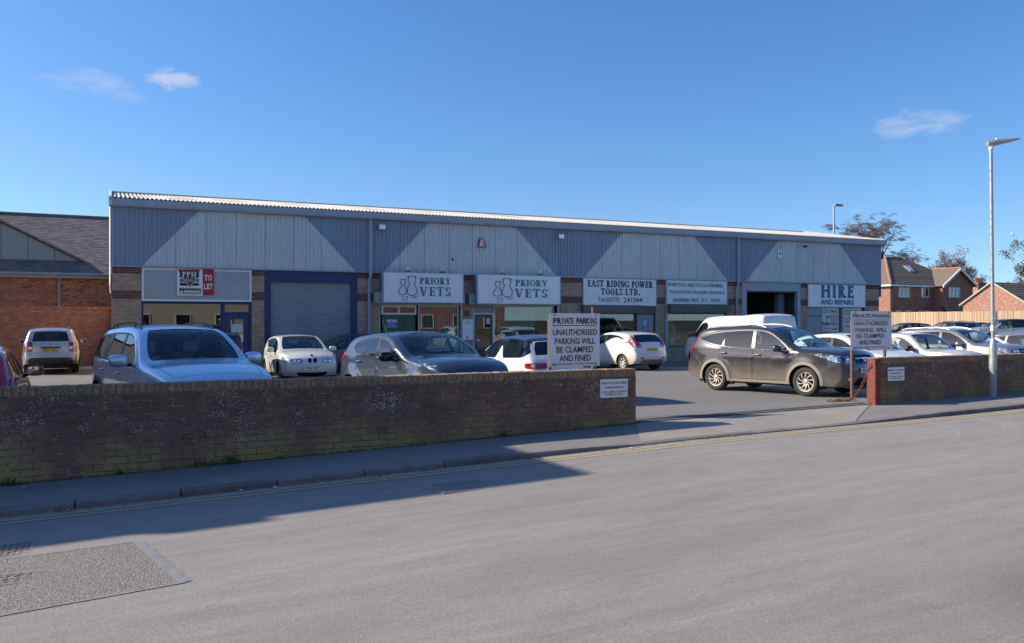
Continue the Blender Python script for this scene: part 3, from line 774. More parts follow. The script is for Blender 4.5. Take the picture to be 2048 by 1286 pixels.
def make_car(sp, name, loc, heading, label, group=None, z=None):
    """heading: compass angle of the car's nose in the x,y plane (radians, from +x)."""
    c = Car(sp); st = c.st
    fwd = Vector((math.cos(heading), math.sin(heading), 0))
    a = Vector((loc[0], loc[1], 0))+fwd*sp['xf']; b = Vector((loc[0], loc[1], 0))+fwd*sp['xr']
    za, zb = (hpark(a.x, a.y), hpark(b.x, b.y)) if z is None else (z, z)
    root = thing(name, label, sp.get('cat', 'car'), (loc[0], loc[1], zb+(za-zb)*(-sp['xr'])/(sp['xf']-sp['xr'])+.004), group)
    root.rotation_euler = (0, -math.atan2(za-zb, sp['xf']-sp['xr']), heading)
    ORG[root.name] = (0, 0, 0)
    paint = sp['paint']; trim = sp.get('trim', 'black_trim')
    sfull = np.vstack([np.stack([c.s, np.full(len(c.s), .75)], 1), np.stack([c.s, np.full(len(c.s), -.75)], 1)[::-1]])
    # ---- side view cuts
    dlo = sp['dlo'] if sp.get('dlo_raw') else chaikin(sp['dlo'], 2); holes_side = [dlo]
    doors = []
    for (xa, xb) in sp['doors']:
        zbot = c.zs+.075
        zt = lambda x: float(min(c.belt(x)-.0, c.belt(x)))
        lean = sp.get('lean', .06)
        pts = [(xa-.0, zbot)]
        xs = np.linspace(xa, xb, 8)
        top = []
        for x in xs:
            # just under the window line
            q = [p[1] for p in dlo if abs(p[0]-x) < .16]; top.append((x, (min(q) if q else c.belt(x))-.012))
        pts = [(xb+.0, zbot), (xa-.02, zbot)]+top
        poly = np.array(pts)
        # follow the rear arch
        o = []
        for p in resample(poly, .04):
            d = np.array([p[0]-sp['xr'], p[1]-sp['rw']]); L = np.hypot(*d); Rm = c.Ra+sp.get('clad', .0)+.035
            o.append(p if L > Rm else (np.array([sp['xr'], sp['rw']])+d/L*Rm))
        doors.append(np.array(o))
    clads = []
    if sp.get('clad'):
        k = sp['clad']
        for xa in (sp['xr'], sp['xf']):
            ang = np.linspace(R(-14), R(194), 26)
            clads.append(np.array([(xa+(c.Ra+k)*math.cos(t), sp['rw']+(c.Ra+k)*math.sin(t)) for t in ang]+[(xa+(c.Ra-.06)*math.cos(t), sp['rw']+(c.Ra-.06)*math.sin(t)) for t in ang[::-1]]))
        clads.append(np.array([(sp['xr']+c.Ra+.05, c.zs-.02), (sp['xf']-c.Ra-.05, c.zs-.02), (sp['xf']-c.Ra-.05, c.zs+.07), (sp['xr']+c.Ra+.05, c.zs+.07)]))
    # rounding rows next to the silhouette
    ex = []
    for d in (.008, .024, .048, .078, .108):
        q = c.P-c.Nn*d; ok = dseg(q, c.P[:-1], c.P[1:]) > d*.93; ex.append(q[ok])
    ex = np.vstack(ex)
    cuts = holes_side+doors
    Vs, Ts = cdt(c.dom, cuts, st, extra=ex, sil=c.P)
    # ---- strip cuts
    tg = c.tag
    vw = sp.get('vw', (.93, .90)); s0, s1 = tg['cowl']+.035, tg['rf']-.05
    def bow(sa, sb, va, vb, ba=.05, bb=.03):
        L = [(sa-ba*(1-(t)**2)*0+ba*(t*t)*0, t*va) for t in ()]
        A = [(sa-ba*(1-t*t)+ba*0, va*t) for t in np.linspace(-1, 1, 9)]
        B = [(sb+bb*(1-t*t)*0, vb*t) for t in np.linspace(1, -1, 9)]
        return np.array([(s, v*.75) for s, v in A+B])
    wsp = bow(s0, s1, vw[0], vw[1], .03)
    r0, r1 = tg['rr']+sp.get('rw0', .07), tg['rwb']-.03; vr = sp.get('vr', (.86, .92))
    rwp = np.array([(s, v*.75) for s, v in [(r0, -vr[0]), (r1, -vr[1]), (r1, vr[1]), (r0, vr[0])]]) if not sp.get('no_rear_glass') else None
    if rwp is not None: rwp = chaikin(resample(rwp, .12), 2)
    wsp = chaikin(wsp, 2)
    bon = np.array([(s, v*.75) for s, v in [(tg['hf']+.02, -.9), (tg['hf']+.02, .9), (tg['cowl']-.02, .96), (tg['cowl']-.02, -.96)]])
    scuts = [wsp, bon]+([rwp] if rwp is not None else [])
    bt, bb_ = sp.get('tail', (None, None)) if sp.get('tail') else (tg['rr']+.03, c.sB(sp.get('tgz', .62)))
    roofp = None
    if sp.get('roofmat'):
        roofp = np.array([(s, v*.75) for s, v in [(tg['rf']-.03, -1), (tg['rf']-.03, 1), (tg['rr']+.05, 1), (tg['rr']+.05, -1)]])
    fr = [c.fpoly(q[0]) for q in sp.get('grilles', [])]; fr = [chaikin(resample(q, .15), 1) if len(q) <= 6 else q for q in fr]
    tgate = None
    if not sp.get('no_tailgate'):
        tgate = np.array([(s, v*.75) for s, v in [(tg['rr']+.035, -.93), (bb_, -.86), (bb_, .86), (tg['rr']+.035, .93)]])
        scuts.remove(rwp) if rwp is not None and False else None
    scuts2 = [q for q in scuts if q is not rwp]+fr+([roofp] if roofp is not None else [])+([tgate] if tgate is not None else ([rwp] if rwp is not None else []))
    sdom_r = sfull
    Vt, Tt = cdt(sfull, [], st*1.15) if False else cdt_keep(sfull, scuts2, st*1.15)
    body = MB()
    for sg in (1, -1): tri_mb(body, c.side(Vs, sg), Ts, flip=sg > 0)
    tri_mb(body, c.strip(Vt), Tt, flip=False)
    bo = obj_from('body', body, [paint, sp['roofmat']] if roofp is not None else paint, root, merge=True)
    if roofp is not None:
        xa, xb = float(np.interp(tg['rf'], c.s, c.P[:, 0]))+sp.get('cap', .45), float(np.interp(tg['rr'], c.s, c.P[:, 0]))-.12
        for pl in bo.data.polygons:
            q = pl.center
            if xb < q.x < xa and q.z > float(c.belt(q.x))+.14: pl.material_index = 1
    def spanel(nm, poly, mat, off, holes=(), parent=root, stp=None):
        V, T = cdt(poly, list(holes), stp or st*1.15, dom=None)
        mb = MB(); tri_mb(mb, c.strip(V, off), T); return obj_from(nm, mb, mat, parent)
    def dpanel(nm, poly, mat, off, holes=(), parent=root, sides=(1, -1), clip=True, sep=True, stp=None, lab=None):
        V, T = cdt(poly, list(holes), stp or st, dom=c.dom if clip else None); res = []
        if not len(T): return res
        for sg in sides:
            mb = MB(); tri_mb(mb, c.side(V, sg, off), T, flip=sg > 0); o = obj_from(nm, mb, mat, parent); res.append(o)
        return res
    spanel('bonnet', inset(bon, .008), paint, 0)
    if roofp is not None: spanel('roof', roofp, sp['roofmat'], 0.001)
    if tgate is not None: tgo = spanel('tailgate', inset(tgate, .006), paint, 0, [rwp] if rwp is not None else [])
    else: tgo = root
    glass = sp.get('glass', 'car_glass')
    ws = spanel('windscreen', inset(wsp, -.008), glass, -.006, stp=.12)
    spanel('seal', inset(wsp, -.014), 'black_trim', -.008, [inset(wsp, .035)], ws, stp=.2)
    if rwp is not None:
        rg = spanel('rear_window', inset(rwp, -.008), sp.get('rear_glass', glass), -.006, stp=.12)
        spanel('seal', inset(rwp, -.014), 'black_trim', -.008, [inset(rwp, .03)], rg, stp=.2)
    # ---- doors, windows
    gi = inset(dlo, sp.get('frame', .026)); gl = []
    for (xa, xb, la, lb) in sp['wins']:
        q = cliphalf(gi, (xa, c.belt(xa)), (1, la)); q = cliphalf(q, (xb, c.belt(xb)), (-1, -lb))
        if len(q) > 2: gl.append(q)
    for d in doors:
        for o in dpanel('door', inset(d, .007), paint, 0):
            sg = 1 if np.mean([v.co.y for v in o.data.vertices]) > 0 else -1
            xm = d[:, 0].min()+.16; zh = float(c.belt(xm))-sp.get('hz', .13)
            yy = float(c.W(np.array([xm]), np.array([zh]))[0])
            hb = MB(); hb.tube([(xm-.09, sg*(yy-.01), zh), (xm-.075, sg*(yy+.035), zh), (xm+.075, sg*(yy+.035), zh+.006), (xm+.09, sg*(yy-.01), zh+.006)], [.014, .016, .016, .014], 8)
            obj_from('handle', hb, sp.get('handle', paint), o)
    dpanel('window_trim', inset(dlo, -.012), trim, -.005, gl)
    for i_, q in enumerate(gl): dpanel('window', inset(q, -.008), sp.get('side_glass', glass) if i_ == 0 or not sp.get('rear_side') else sp['rear_side'], -.009, stp=.14)
    for fin in sp.get('fins', []): dpanel('pillar_panel', chaikin(np.array(fin), 1), paint, .003)
    if sp.get('chrome_line'):
        for sg in (1, -1):
            mb = MB(); q = c.side(inset(dlo, -.004), sg, .001); mb.tube([tuple(p) for p in q]+[tuple(q[0])], .011, 6, False); obj_from('chrome_strip', mb, 'chrome', root)
    for k in clads: dpanel('cladding', k, sp.get('clad_mat', 'grey_plastic'), .007)
    if sp.get('sidestripe'):
        for (xa, xb, za, zb2, mt) in sp['sidestripe']: dpanel('side_moulding', np.array([(xa, za), (xb, za), (xb, zb2), (xa, zb2)]), mt, .01, stp=.1)
    # ---- nose and tail
    for q, (pts, mt) in zip(fr, [(g[0], g[1]) for g in sp.get('grilles', [])]):
        g = spanel('grille', inset(q, -.01), mt, -.03)
        lo, hi = q[:, 0].min(), q[:, 0].max(); vm = np.abs(q[:, 1]).max()
        nb = max(2, int((hi-lo)/.045)); ctr = (q[:, 1].max()+q[:, 1].min())/2; hv = (q[:, 1].max()-q[:, 1].min())/2
        mb = MB()
        for k in range(1, nb):
            s_ = lo+(hi-lo)*k/nb
            row = [p for p in np.linspace(ctr-hv*.96, ctr+hv*.96, 12) if pip(np.array([[s_, p]]), q)[0]]
            if len(row) > 2: mb.tube([tuple(p) for p in c.strip(np.array([(s_, p) for p in row]), -.018)], .006, 5)
        if mb.v: obj_from('bar', mb, sp.get('bar', 'black_trim'), g)
    for (pts, mt, off) in sp.get('fpanels', []): spanel('trim', chaikin(resample(c.fpoly(pts), .3), 1), mt, off)
    for (pts, mt, off) in sp.get('bpanels', []): spanel('bumper_trim', chaikin(resample(c.bpoly(pts), .3), 1), mt, off)
    for sg in (1, -1):
        if sp.get('hl_f') or sp.get('hl_s'):
            mb = MB()
            if sp.get('hl_f'):
                q = chaikin(resample(c.fpoly([(z_, v*sg) for z_, v in sp['hl_f']]), .25), 1); V, T = cdt(q, [], st*.8, dom=sfull); tri_mb(mb, c.strip(V, .006), T)
            if sp.get('hl_s'):
                q = chaikin(resample(np.array(sp['hl_s']), .25), 1); V, T = cdt(q, [], st*.8, dom=c.dom); tri_mb(mb, c.side(V, sg, .006), T, flip=sg > 0)
            h = obj_from('headlight', mb, 'lamp_glass', root)
            if sp.get('hl_f'):
                mb = MB(); zs_ = [q[0] for q in sp['hl_f']]; vs_ = [q[1] for q in sp['hl_f']]
                for t in (.35, .72):
                    p = c.strip(np.array([[c.sF(lerp(min(zs_), max(zs_), .5)), sg*.75*lerp(min(vs_), min(1, max(vs_)), t)]]), .004)[0]
                    mb.lathe([(.001, .012), (.028, .012), (.045, .006), (.05, -.01)], 14, 'x', tuple(p))
                obj_from('reflector', mb, 'chrome', h)
        if sp.get('tl_b') or sp.get('tl_s'):
            mb = MB()
            if sp.get('tl_b'):
                q = chaikin(resample(c.bpoly([(z_, v*sg) for z_, v in sp['tl_b']]), .25), 1); V, T = cdt(q, [], st*.8, dom=sfull); tri_mb(mb, c.strip(V, .008), T)
            if sp.get('tl_s'):
                q = chaikin(resample(np.array(sp['tl_s']), .25), 1); V, T = cdt(q, [], st*.8, dom=c.dom); tri_mb(mb, c.side(V, sg, .008), T, flip=sg > 0)
            tlo = obj_from('tail_light', mb, 'tail_red', root)
            if sp.get('tl_w'):
                q = chaikin(resample(c.bpoly([(z_, v*sg) for z_, v in sp['tl_w']]), .25), 1); V, T = cdt(q, [], st*.8, dom=sfull); m2 = MB(); tri_mb(m2, c.strip(V, .012), T); obj_from('lens', m2, 'lamp_white', tlo)
        for (zc, vc, wv, hz, mt) in sp.get('fogs', []):
            q = chaikin(c.fpoly([(zc-hz, sg*(vc-wv)), (zc-hz, sg*(vc+wv)), (zc+hz, sg*(vc+wv)), (zc+hz, sg*(vc-wv))]), 2); V, T = cdt(q, [], .05, dom=sfull)
            mb = MB(); tri_mb(mb, c.strip(V, .006), T); obj_from('fog_lamp', mb, mt, root)
        for (zc, vc, wv, hz, mt) in sp.get('reflectors', []):
            q = c.bpoly([(zc-hz, sg*(vc-wv)), (zc-hz, sg*(vc+wv)), (zc+hz, sg*(vc+wv)), (zc+hz, sg*(vc-wv))]); V, T = cdt(q, [], .05, dom=sfull)
            mb = MB(); tri_mb(mb, c.strip(V, .009), T); obj_from('reflector', mb, mt, root)
    if sp.get('fplate'): plate(c, c.sF(sp['fplate'][0]), 0, sp['fplate'][1], False, root, 'plate_white')
    if sp.get('rplate'): plate(c, c.sB(sp['rplate'][0]), 0, sp['rplate'][1], True, tgo if tgo is not root and False else root, 'plate_yellow')
    for (zc, rad, mt, where) in sp.get('badges', []):
        p = c.strip(np.array([[c.sF(zc) if where == 'f' else c.sB(zc), 0]]), .01)[0]; mb = MB()
        s0_ = 1 if where == 'f' else -1
        mb.lathe([(.001, .01*s0_), (rad*.9, .01*s0_), (rad, .002*s0_), (rad, -.01*s0_)], 20, 'x', tuple(p)); obj_from('badge', mb, mt, root)
    for fn in sp.get('extra', []): fn(c, root)
    # ---- mirrors, wipers, rails, aerial
    xm = sp['mir'][0]; zm = sp['mir'][1]; ym = float(c.W(np.array([xm]), np.array([zm]))[0]); k = sp.get('mirk', 1.)
    for sg in (1, -1):
        mb = MB(); bm = bmesh.new(); bmesh.ops.create_uvsphere(bm, u_segments=16, v_segments=10, radius=1)
        vs = []
        for v in bm.verts:
            q = v.co; x_ = math.copysign(abs(q.x)**.75, q.x)*.075*k; y_ = math.copysign(abs(q.y)**.62, q.y)*.125*k; z_ = math.copysign(abs(q.z)**.62, q.z)*.082*k
            if x_ < -.03*k: x_ = -.03*k
            vs.append((xm+x_-.03*(y_+.125*k), sg*(ym+.17*k+y_), zm+.03+z_))
        mb.add(vs, [tuple(v.index for v in f.verts) for f in bm.faces]); bm.free()
        mo = obj_from('wing_mirror', mb, sp.get('mirmat', paint), root, ang=50)
        mb = MB(); mb.tube([(xm+.02, sg*(ym-.02), zm-.05), (xm, sg*(ym+.1*k), zm-.02)], [.03, .022], 8); obj_from('stalk', mb, 'black_trim', mo)
        mb = MB(); q = [(math.cos(t), math.sin(t)) for t in np.linspace(0, 2*math.pi, 20, endpoint=False)]
        mb.add([(xm-.034*k-.03*(.125*k+.105*k*math.copysign(abs(a_)**.6, a_)), sg*(ym+.17*k+.105*k*math.copysign(abs(a_)**.6, a_)), zm+.03+.066*k*math.copysign(abs(b_)**.6, b_)) for a_, b_ in q], [tuple(range(20))])
        obj_from('mirror_glass', mb, 'mirror', mo)
    mb = MB()
    for (va, vb) in ((.55, -.1), (.05, -.62)):
        q = np.array([(tg['cowl']+.02, va*.75), (tg['cowl']+.06, lerp(va, vb, .5)*.75), (tg['cowl']+.075, vb*.75)]); mb.tube([tuple(p) for p in c.strip(q, .02)], .009, 6)
    obj_from('wiper', mb, 'black_trim', root)
    if rwp is not None and sp.get('rear_wiper', True):
        q = np.array([(r1+.0, 0.), (r1-.05, .08), (r1-.09, .33)]); mb = MB(); mb.tube([tuple(p) for p in c.strip(q, .018)], .009, 6); obj_from('rear_wiper', mb, 'black_trim', root)
    if sp.get('rails'):
        for sg in (1, -1):
            sa, sb = tg['rf']+.12, tg['rr']-.12; q = np.array([(lerp(sa, sb, t), .75*sg*.94) for t in np.linspace(0, 1, 14)])
            p = c.strip(q, 0.); hgt = [.0, .03, .042, .045, .045, .045, .045, .045, .045, .045, .045, .042, .03, .0]
            mb = MB(); mb.tube([(a_[0], a_[1], a_[2]+h_*sp['rails']) for a_, h_ in zip(p, hgt)], .017, 8)
            for i in (3, 10): mb.tube([(p[i][0], p[i][1], p[i][2]-.01), (p[i][0], p[i][1], p[i][2]+.045*sp['rails'])], .014, 6)
            obj_from('roof_rail', mb, sp.get('railmat', 'alloy'), root)
    if sp.get('aerial'):
        p = c.strip(np.array([[lerp(tg['rf'], tg['rr'], sp['aerial']), 0]]), 0)[0]; mb = MB(); mb.tube([tuple(p), (p[0]-.22, p[1], p[2]+.34)], [.007, .003], 6); obj_from('aerial', mb, 'black_trim', root)
    # ---- wheels
    tm, rm = wheel_meshes(sp['rw'], sp.get('rim', sp['rw']-.115), sp.get('style', 'five'), sp.get('tw', .215), sp.get('rimmat', 'alloy'))
    for xa in (sp['xf'], sp['xr']):
        for sg in (1, -1):
            yy = sp['W']/2-sp.get('tw', .215)/2-.025
            o = link('wheel', tm, root, (xa, sg*yy, sp['rw'])); o.rotation_euler = (0, 0, 0 if sg > 0 else math.pi)
            link('rim', rm, o)
    mb = MB()
    for xa in (sp['xf'], sp['xr']):
        for sg in (1, -1):
            yo, yi = sp['W']/2-.05, sp['W']/2-.36
            n = 16; ang = np.linspace(R(-25), R(205), n); vs = [(xa+c.Ra*1.01*math.cos(t), sg*y_, sp['rw']+c.Ra*1.01*math.sin(t)) for y_ in (yo, yi) for t in ang]
            mb.add(vs, [(i, i+1, n+i+1, n+i) for i in range(n-1)]+[tuple(range(n, 2*n))])
    hw = sp['W']/2
    mb.box(c.xR+.25, c.xF-.3, -hw+.34, hw-.34, .20, .34); mb.box(sp['xr']+c.Ra+.02, sp['xf']-c.Ra-.02, -hw+.09, hw-.09, .22, .34)
    obj_from('underbody', mb, 'tyre', root)
    # ---- cabin
    if not sp.get('no_cabin'):
        xc = float(np.interp(tg['cowl'], c.s, c.P[:, 0])); zc = float(np.interp(tg['cowl'], c.s, c.P[:, 1])); H = c.P[:, 1].max()
        xre = float(np.interp(tg['rwb'], c.s, c.P[:, 0]))
        mb = MB(); mb.rbox((xc-.2, 0, zc-.2), (.55, sp['W']-.34, .26), .06); obj_from('dashboard', mb, 'cabin_dark', root)
        mb = MB(); mb.box(xre+.15, xc-.1, -hw+.13, hw-.13, .34, .40)
        mb.box(xre+.15, xc-.3, -hw+.12, -hw+.15, .36, zc-.12); mb.box(xre+.15, xc-.3, hw-.15, hw-.12, .36, zc-.12)
        mb.box(xre+.1, xre+.5, -hw+.2, hw-.2, .4, zc-.12); obj_from('cabin_floor', mb, 'cabin_dark', root)
        sx = sp.get('seat', xc-1.05)
        for sg in (1, -1):
            mb = MB(); y_ = sg*.36
            mb.rbox((sx, y_, .56), (.5, .5, .18), .06); 
            bk = MB(); bk.rbox((0, 0, 0), (.16, .48, .62), .06); hr = MB(); hr.rbox((0, 0, 0), (.11, .27, .19), .045)
            mb.add([(sx-.28-.25*(z_+.3), y_+b_, .86+z_+a_*.1) for a_, b_, z_ in bk.v] and [(sx-.28+a_-.22*(z_+.31), y_+b_, .87+z_) for a_, b_, z_ in bk.v], bk.f)
            hz = min(.87+.31+.16, H-.2)
            mb.add([(sx-.43+a_, y_+b_, hz+z_) for a_, b_, z_ in hr.v], hr.f)
            for q in (-.06, .06): mb.tube([(sx-.41, y_+q, hz-.2), (sx-.42, y_+q, hz)], .007, 5)
            obj_from('seat', mb, sp.get('seatmat', 'cabin_seat'), root)
        mb = MB(); mb.rbox((sx-.95, 0, .56), (.5, sp['W']-.5, .18), .06); mb.rbox((sx-1.2, 0, .84), (.16, sp['W']-.5, .52), .06)
        for q in (-.38, .38): mb.rbox((sx-1.26, q, 1.16), (.1, .25, .14), .04)
        obj_from('rear_bench', mb, sp.get('seatmat', 'cabin_seat'), root)
        # right-hand drive
        mb = MB(); ctr = Vector((xc-.62, -.36, zc-.12)); ax = Vector((-.9, 0, .42)).normalized(); u_ = Vector((0, 1, 0)); v_ = ax.cross(u_)
        mb.tube([ctr+(u_*math.cos(t)+v_*math.sin(t))*.185 for t in np.linspace(0, 2*math.pi, 25)], .015, 6, False)
        mb.tube([ctr-u_*.17, ctr+u_*.17], .02, 5); mb.tube([ctr, ctr-v_*.17], .02, 5); mb.tube([ctr, ctr-ax*.3], .03, 6)
        obj_from('steering_wheel', mb, 'black_trim', root)
        p = c.strip(np.array([[lerp(tg['cowl'], tg['rf'], .86), 0]]), -.07)[0]; mb = MB(); mb.rbox((p[0]-.02, 0, p[2]-.02), (.03, .24, .065), .012); obj_from('interior_mirror', mb, 'black_trim', root)
    return root
def cdt_keep(outer, holes, step):
    # like cdt, but the holes may touch or cross the outline
    loops = [np.asarray(outer, float)]+[resample(h, step) for h in holes]
    V = []; Ed = []
    for l in loops:
        o = len(V); V += [tuple(p) for p in l]; Ed += [(o+i, o+(i+1) % len(l)) for i in range(len(l))]
    lo = loops[0].min(0); hi = loops[0].max(0)
    G = np.array([(a, b) for b in np.linspace(-.70, .70, 15) for a in np.arange(lo[0]+step*.5, hi[0], step)])
    k = np.ones(len(G), bool)
    for h in loops[1:]: k &= ~pip(G, h)
    G = G[k]
    for l in loops: G = G[dseg(G, l, np.roll(l, -1, 0)) > .3*step]
    r = delaunay_2d_cdt([Vector(p) for p in V]+[Vector(p) for p in G], Ed, [], 0, 1e-6, False)
    VV = np.array([(v.x, v.y) for v in r[0]]); T = np.array([f for f in r[2] if len(f) == 3]); ct = VV[T].mean(1); k = pip(ct, loops[0])
    for h in loops[1:]: k &= ~pip(ct, h)
    a = VV[T]; ar = (a[:, 1, 0]-a[:, 0, 0])*(a[:, 2, 1]-a[:, 0, 1])-(a[:, 2, 0]-a[:, 0, 0])*(a[:, 1, 1]-a[:, 0, 1]); k &= np.abs(ar) > 1e-8
    T = T[k]; ar = ar[k]; fl = ar < 0; T[fl] = T[fl][:, ::-1]; return compact(VV, T)
# ---------------------------------------------------------------- the makes of car, by body shape
def SP(base, **kw): d = dict(base); d.update(kw); return d
SUV = dict(W=1.82, xf=1.36, xr=-1.26, rw=.345, rim=.235, style='swirl', paint='paint_brown', sill=.27, gap=.055, tum=.30,
    prof=[(2.14,.25,'fb'), (2.25,.36), (2.285,.52,'bp'), (2.28,.72), (2.24,.90), (2.13,1.005,'hf'), (1.65,1.085), (1.10,1.135,'cowl'), (.78,1.32,'ws'), (.38,1.55), (.20,1.60,'rf'), (-.4,1.65), (-1.1,1.63), (-1.84,1.555,'rr'), (-1.99,1.35), (-2.10,1.14,'rwb'), (-2.16,.98,'tg'), (-2.19,.82), (-2.25,.70,'rbp'), (-2.25,.48), (-2.12,.33,'rb')],
    belt=[(-2.2,1.15), (-1.3,1.115), (.9,1.05), (1.3,1.03), (2.3,.96)], re=.085, rr_=.07, rear_side='car_glass_dark', rear_glass='car_glass_dark',
    dlo=[(.98,1.065), (.2,1.08), (-.9,1.12), (-1.38,1.175), (-1.84,1.31), (-1.80,1.38), (-1.40,1.505), (-.8,1.56), (-.2,1.575), (.25,1.535), (.55,1.39), (.86,1.18)],
    wins=[(-.04,2.,.12,0), (-.98,-.14,.12,.1), (-3,-1.09,0,-.35)], doors=[(.98,-.09), (-.09,-1.12)],
    mir=(.72,1.09), chrome_line=True, rails=1.0, railmat='alloy_dusty', clad=.075, clad_mat='dusty_plastic', handle='paint_brown',
    crease=[(-2.0,.92,1.5,.84,.014)], side_glass='car_glass', rimmat='alloy_dusty',
    grilles=[([(.755,-.50),(.755,.50),(.93,.60),(.93,-.60)],'gloss_black'), ([(.34,-.62),(.34,.62),(.47,.50),(.47,-.50)],'gloss_black')],
    hl_f=[(.84,.56),(.79,.80),(.80,1.3),(.92,1.3),(.95,.62)], hl_s=[(2.5,.78),(2.08,.82),(1.60,.985),(1.72,1.02),(2.1,.97),(2.5,.92)],
    fogs=[(.44,.80,.12,.035,'chrome')], fplate=(.62,'A9 SRK'), badges=[(.825,.07,'chrome','f')],
    fpanels=[([(.27,-.9),(.27,.9),(.325,.82),(.325,-.82)],'grey_plastic',.012), ([(.86,-.52),(.86,.52),(.885,.54),(.885,-.54)],'chrome',.008)],
    tl_b=[(1.50,.93),(1.15,.86),(.98,.72),(.94,1.3),(1.5,1.3)], tl_s=[(-2.5,.95),(-2.04,.96),(-1.99,1.13),(-1.95,1.33),(-1.82,1.47),(-1.84,1.60),(-2.5,1.4)],
    bpanels=[([(.34,-1),(.34,1),(.50,1),(.50,-1)],'grey_plastic',.006)], rplate=(.80,'A9 SRK'), cat='car')
SORENTO = SP(SUV, W=1.86, paint='paint_silver', xf=1.36, xr=-1.35, rw=.36, style='five', rimmat='alloy', clad_mat='grey_plastic', handle='chrome', chrome_line=False, railmat='grey_plastic', rails=1.5,
    prof=[(2.16,.28,'fb'), (2.26,.40), (2.27,.53,'bp'), (2.25,.68), (2.19,.82), (2.06,.915,'hf'), (1.6,1.04), (1.02,1.13,'cowl'), (.72,1.34,'ws'), (.38,1.565), (.2,1.625,'rf'), (-.4,1.685), (-1.2,1.67), (-1.92,1.58,'rr'), (-2.08,1.35), (-2.18,1.13,'rwb'), (-2.23,1.0,'tg'), (-2.25,.85), (-2.30,.70,'rbp'), (-2.30,.5), (-2.2,.36,'rb')],
    belt=[(-2.3,1.13), (.9,1.05), (1.3,1.02), (2.3,.88)],
    dlo=[(.86,1.08), (-.2,1.10), (-1.15,1.13), (-2.02,1.17), (-1.90,1.42), (-1.75,1.53), (-1.1,1.59), (-.4,1.60), (.1,1.575), (.4,1.45)],
    wins=[(-.10,2.,.14,0), (-1.06,-.2,-.28,.14), (-3,-1.3,0,-.28)], doors=[(.92,-.15), (-.15,-1.2)], mir=(.62,1.13), mirk=1.15, tum=.27,
    hl_f=[(.70,.52),(.65,.80),(.66,1.3),(.84,1.3),(.85,.6)], hl_s=[(2.4,.66),(2.0,.68),(1.86,.86),(2.05,.9),(2.4,.86)], grilles=[([(.66,-.45),(.66,.45),(.80,.52),(.80,-.52)],'gloss_black'), ([(.34,-.62),(.34,.62),(.44,.50),(.44,-.50)],'gloss_black')], fpanels=[], badges=[], fplate=(.56,'YK03'), fogs=[(.46,.72,.12,.04,'lamp_glass')], seatmat='cabin_grey',
    crease=[(-2.1,.80,2.0,.78,.008)])
DUSTER = SP(SUV, paint='paint_stone', W=1.82, rw=.345, style='five', rimmat='alloy', rails=1.3, railmat='dark_plastic', chrome_line=False, clad_mat='dark_plastic', handle='dark_plastic',
    prof=[(2.06,.30,'fb'), (2.14,.42), (2.15,.6,'bp'), (2.12,.8), (2.02,.97,'hf'), (1.6,1.05), (1.08,1.10,'cowl'), (.75,1.34,'ws'), (.42,1.56), (.25,1.605,'rf'), (-.4,1.645), (-1.2,1.63), (-1.80,1.56,'rr'), (-1.94,1.35), (-2.05,1.14,'rwb'), (-2.10,1.02,'tg'), (-2.12,.80), (-2.16,.66,'rbp'), (-2.16,.5), (-2.05,.38,'rb')],
    dlo=[(.9,1.06),(-.2,1.09),(-1.2,1.12),(-1.75,1.25),(-1.6,1.45),(-1.0,1.53),(-.2,1.55),(.25,1.51),(.55,1.36)],
    tl_b=[(1.16,.80),(1.16,1.3),(.80,1.3),(.80,.80)], tl_s=[(-2.5,.80),(-2.0,.80),(-2.0,1.14),(-2.5,1.16)], tl_w=[(.99,.82),(.99,.98),(.90,.98),(.90,.82)],
    bpanels=[([(.37,-1),(.37,1),(.60,1),(.60,-1)],'dark_plastic',.008), ([(.925,-.45),(.925,.45),(.985,.45),(.985,-.45)],'dark_plastic',.012)], rplate=(.855,'SB17 GGV'), reflectors=[(.55,.86,.10,.018,'tail_red')],
    vr=(.80,.84), tgz=.64, crease=[], badges=[(1.05,.035,'chrome','b')], af=.13)
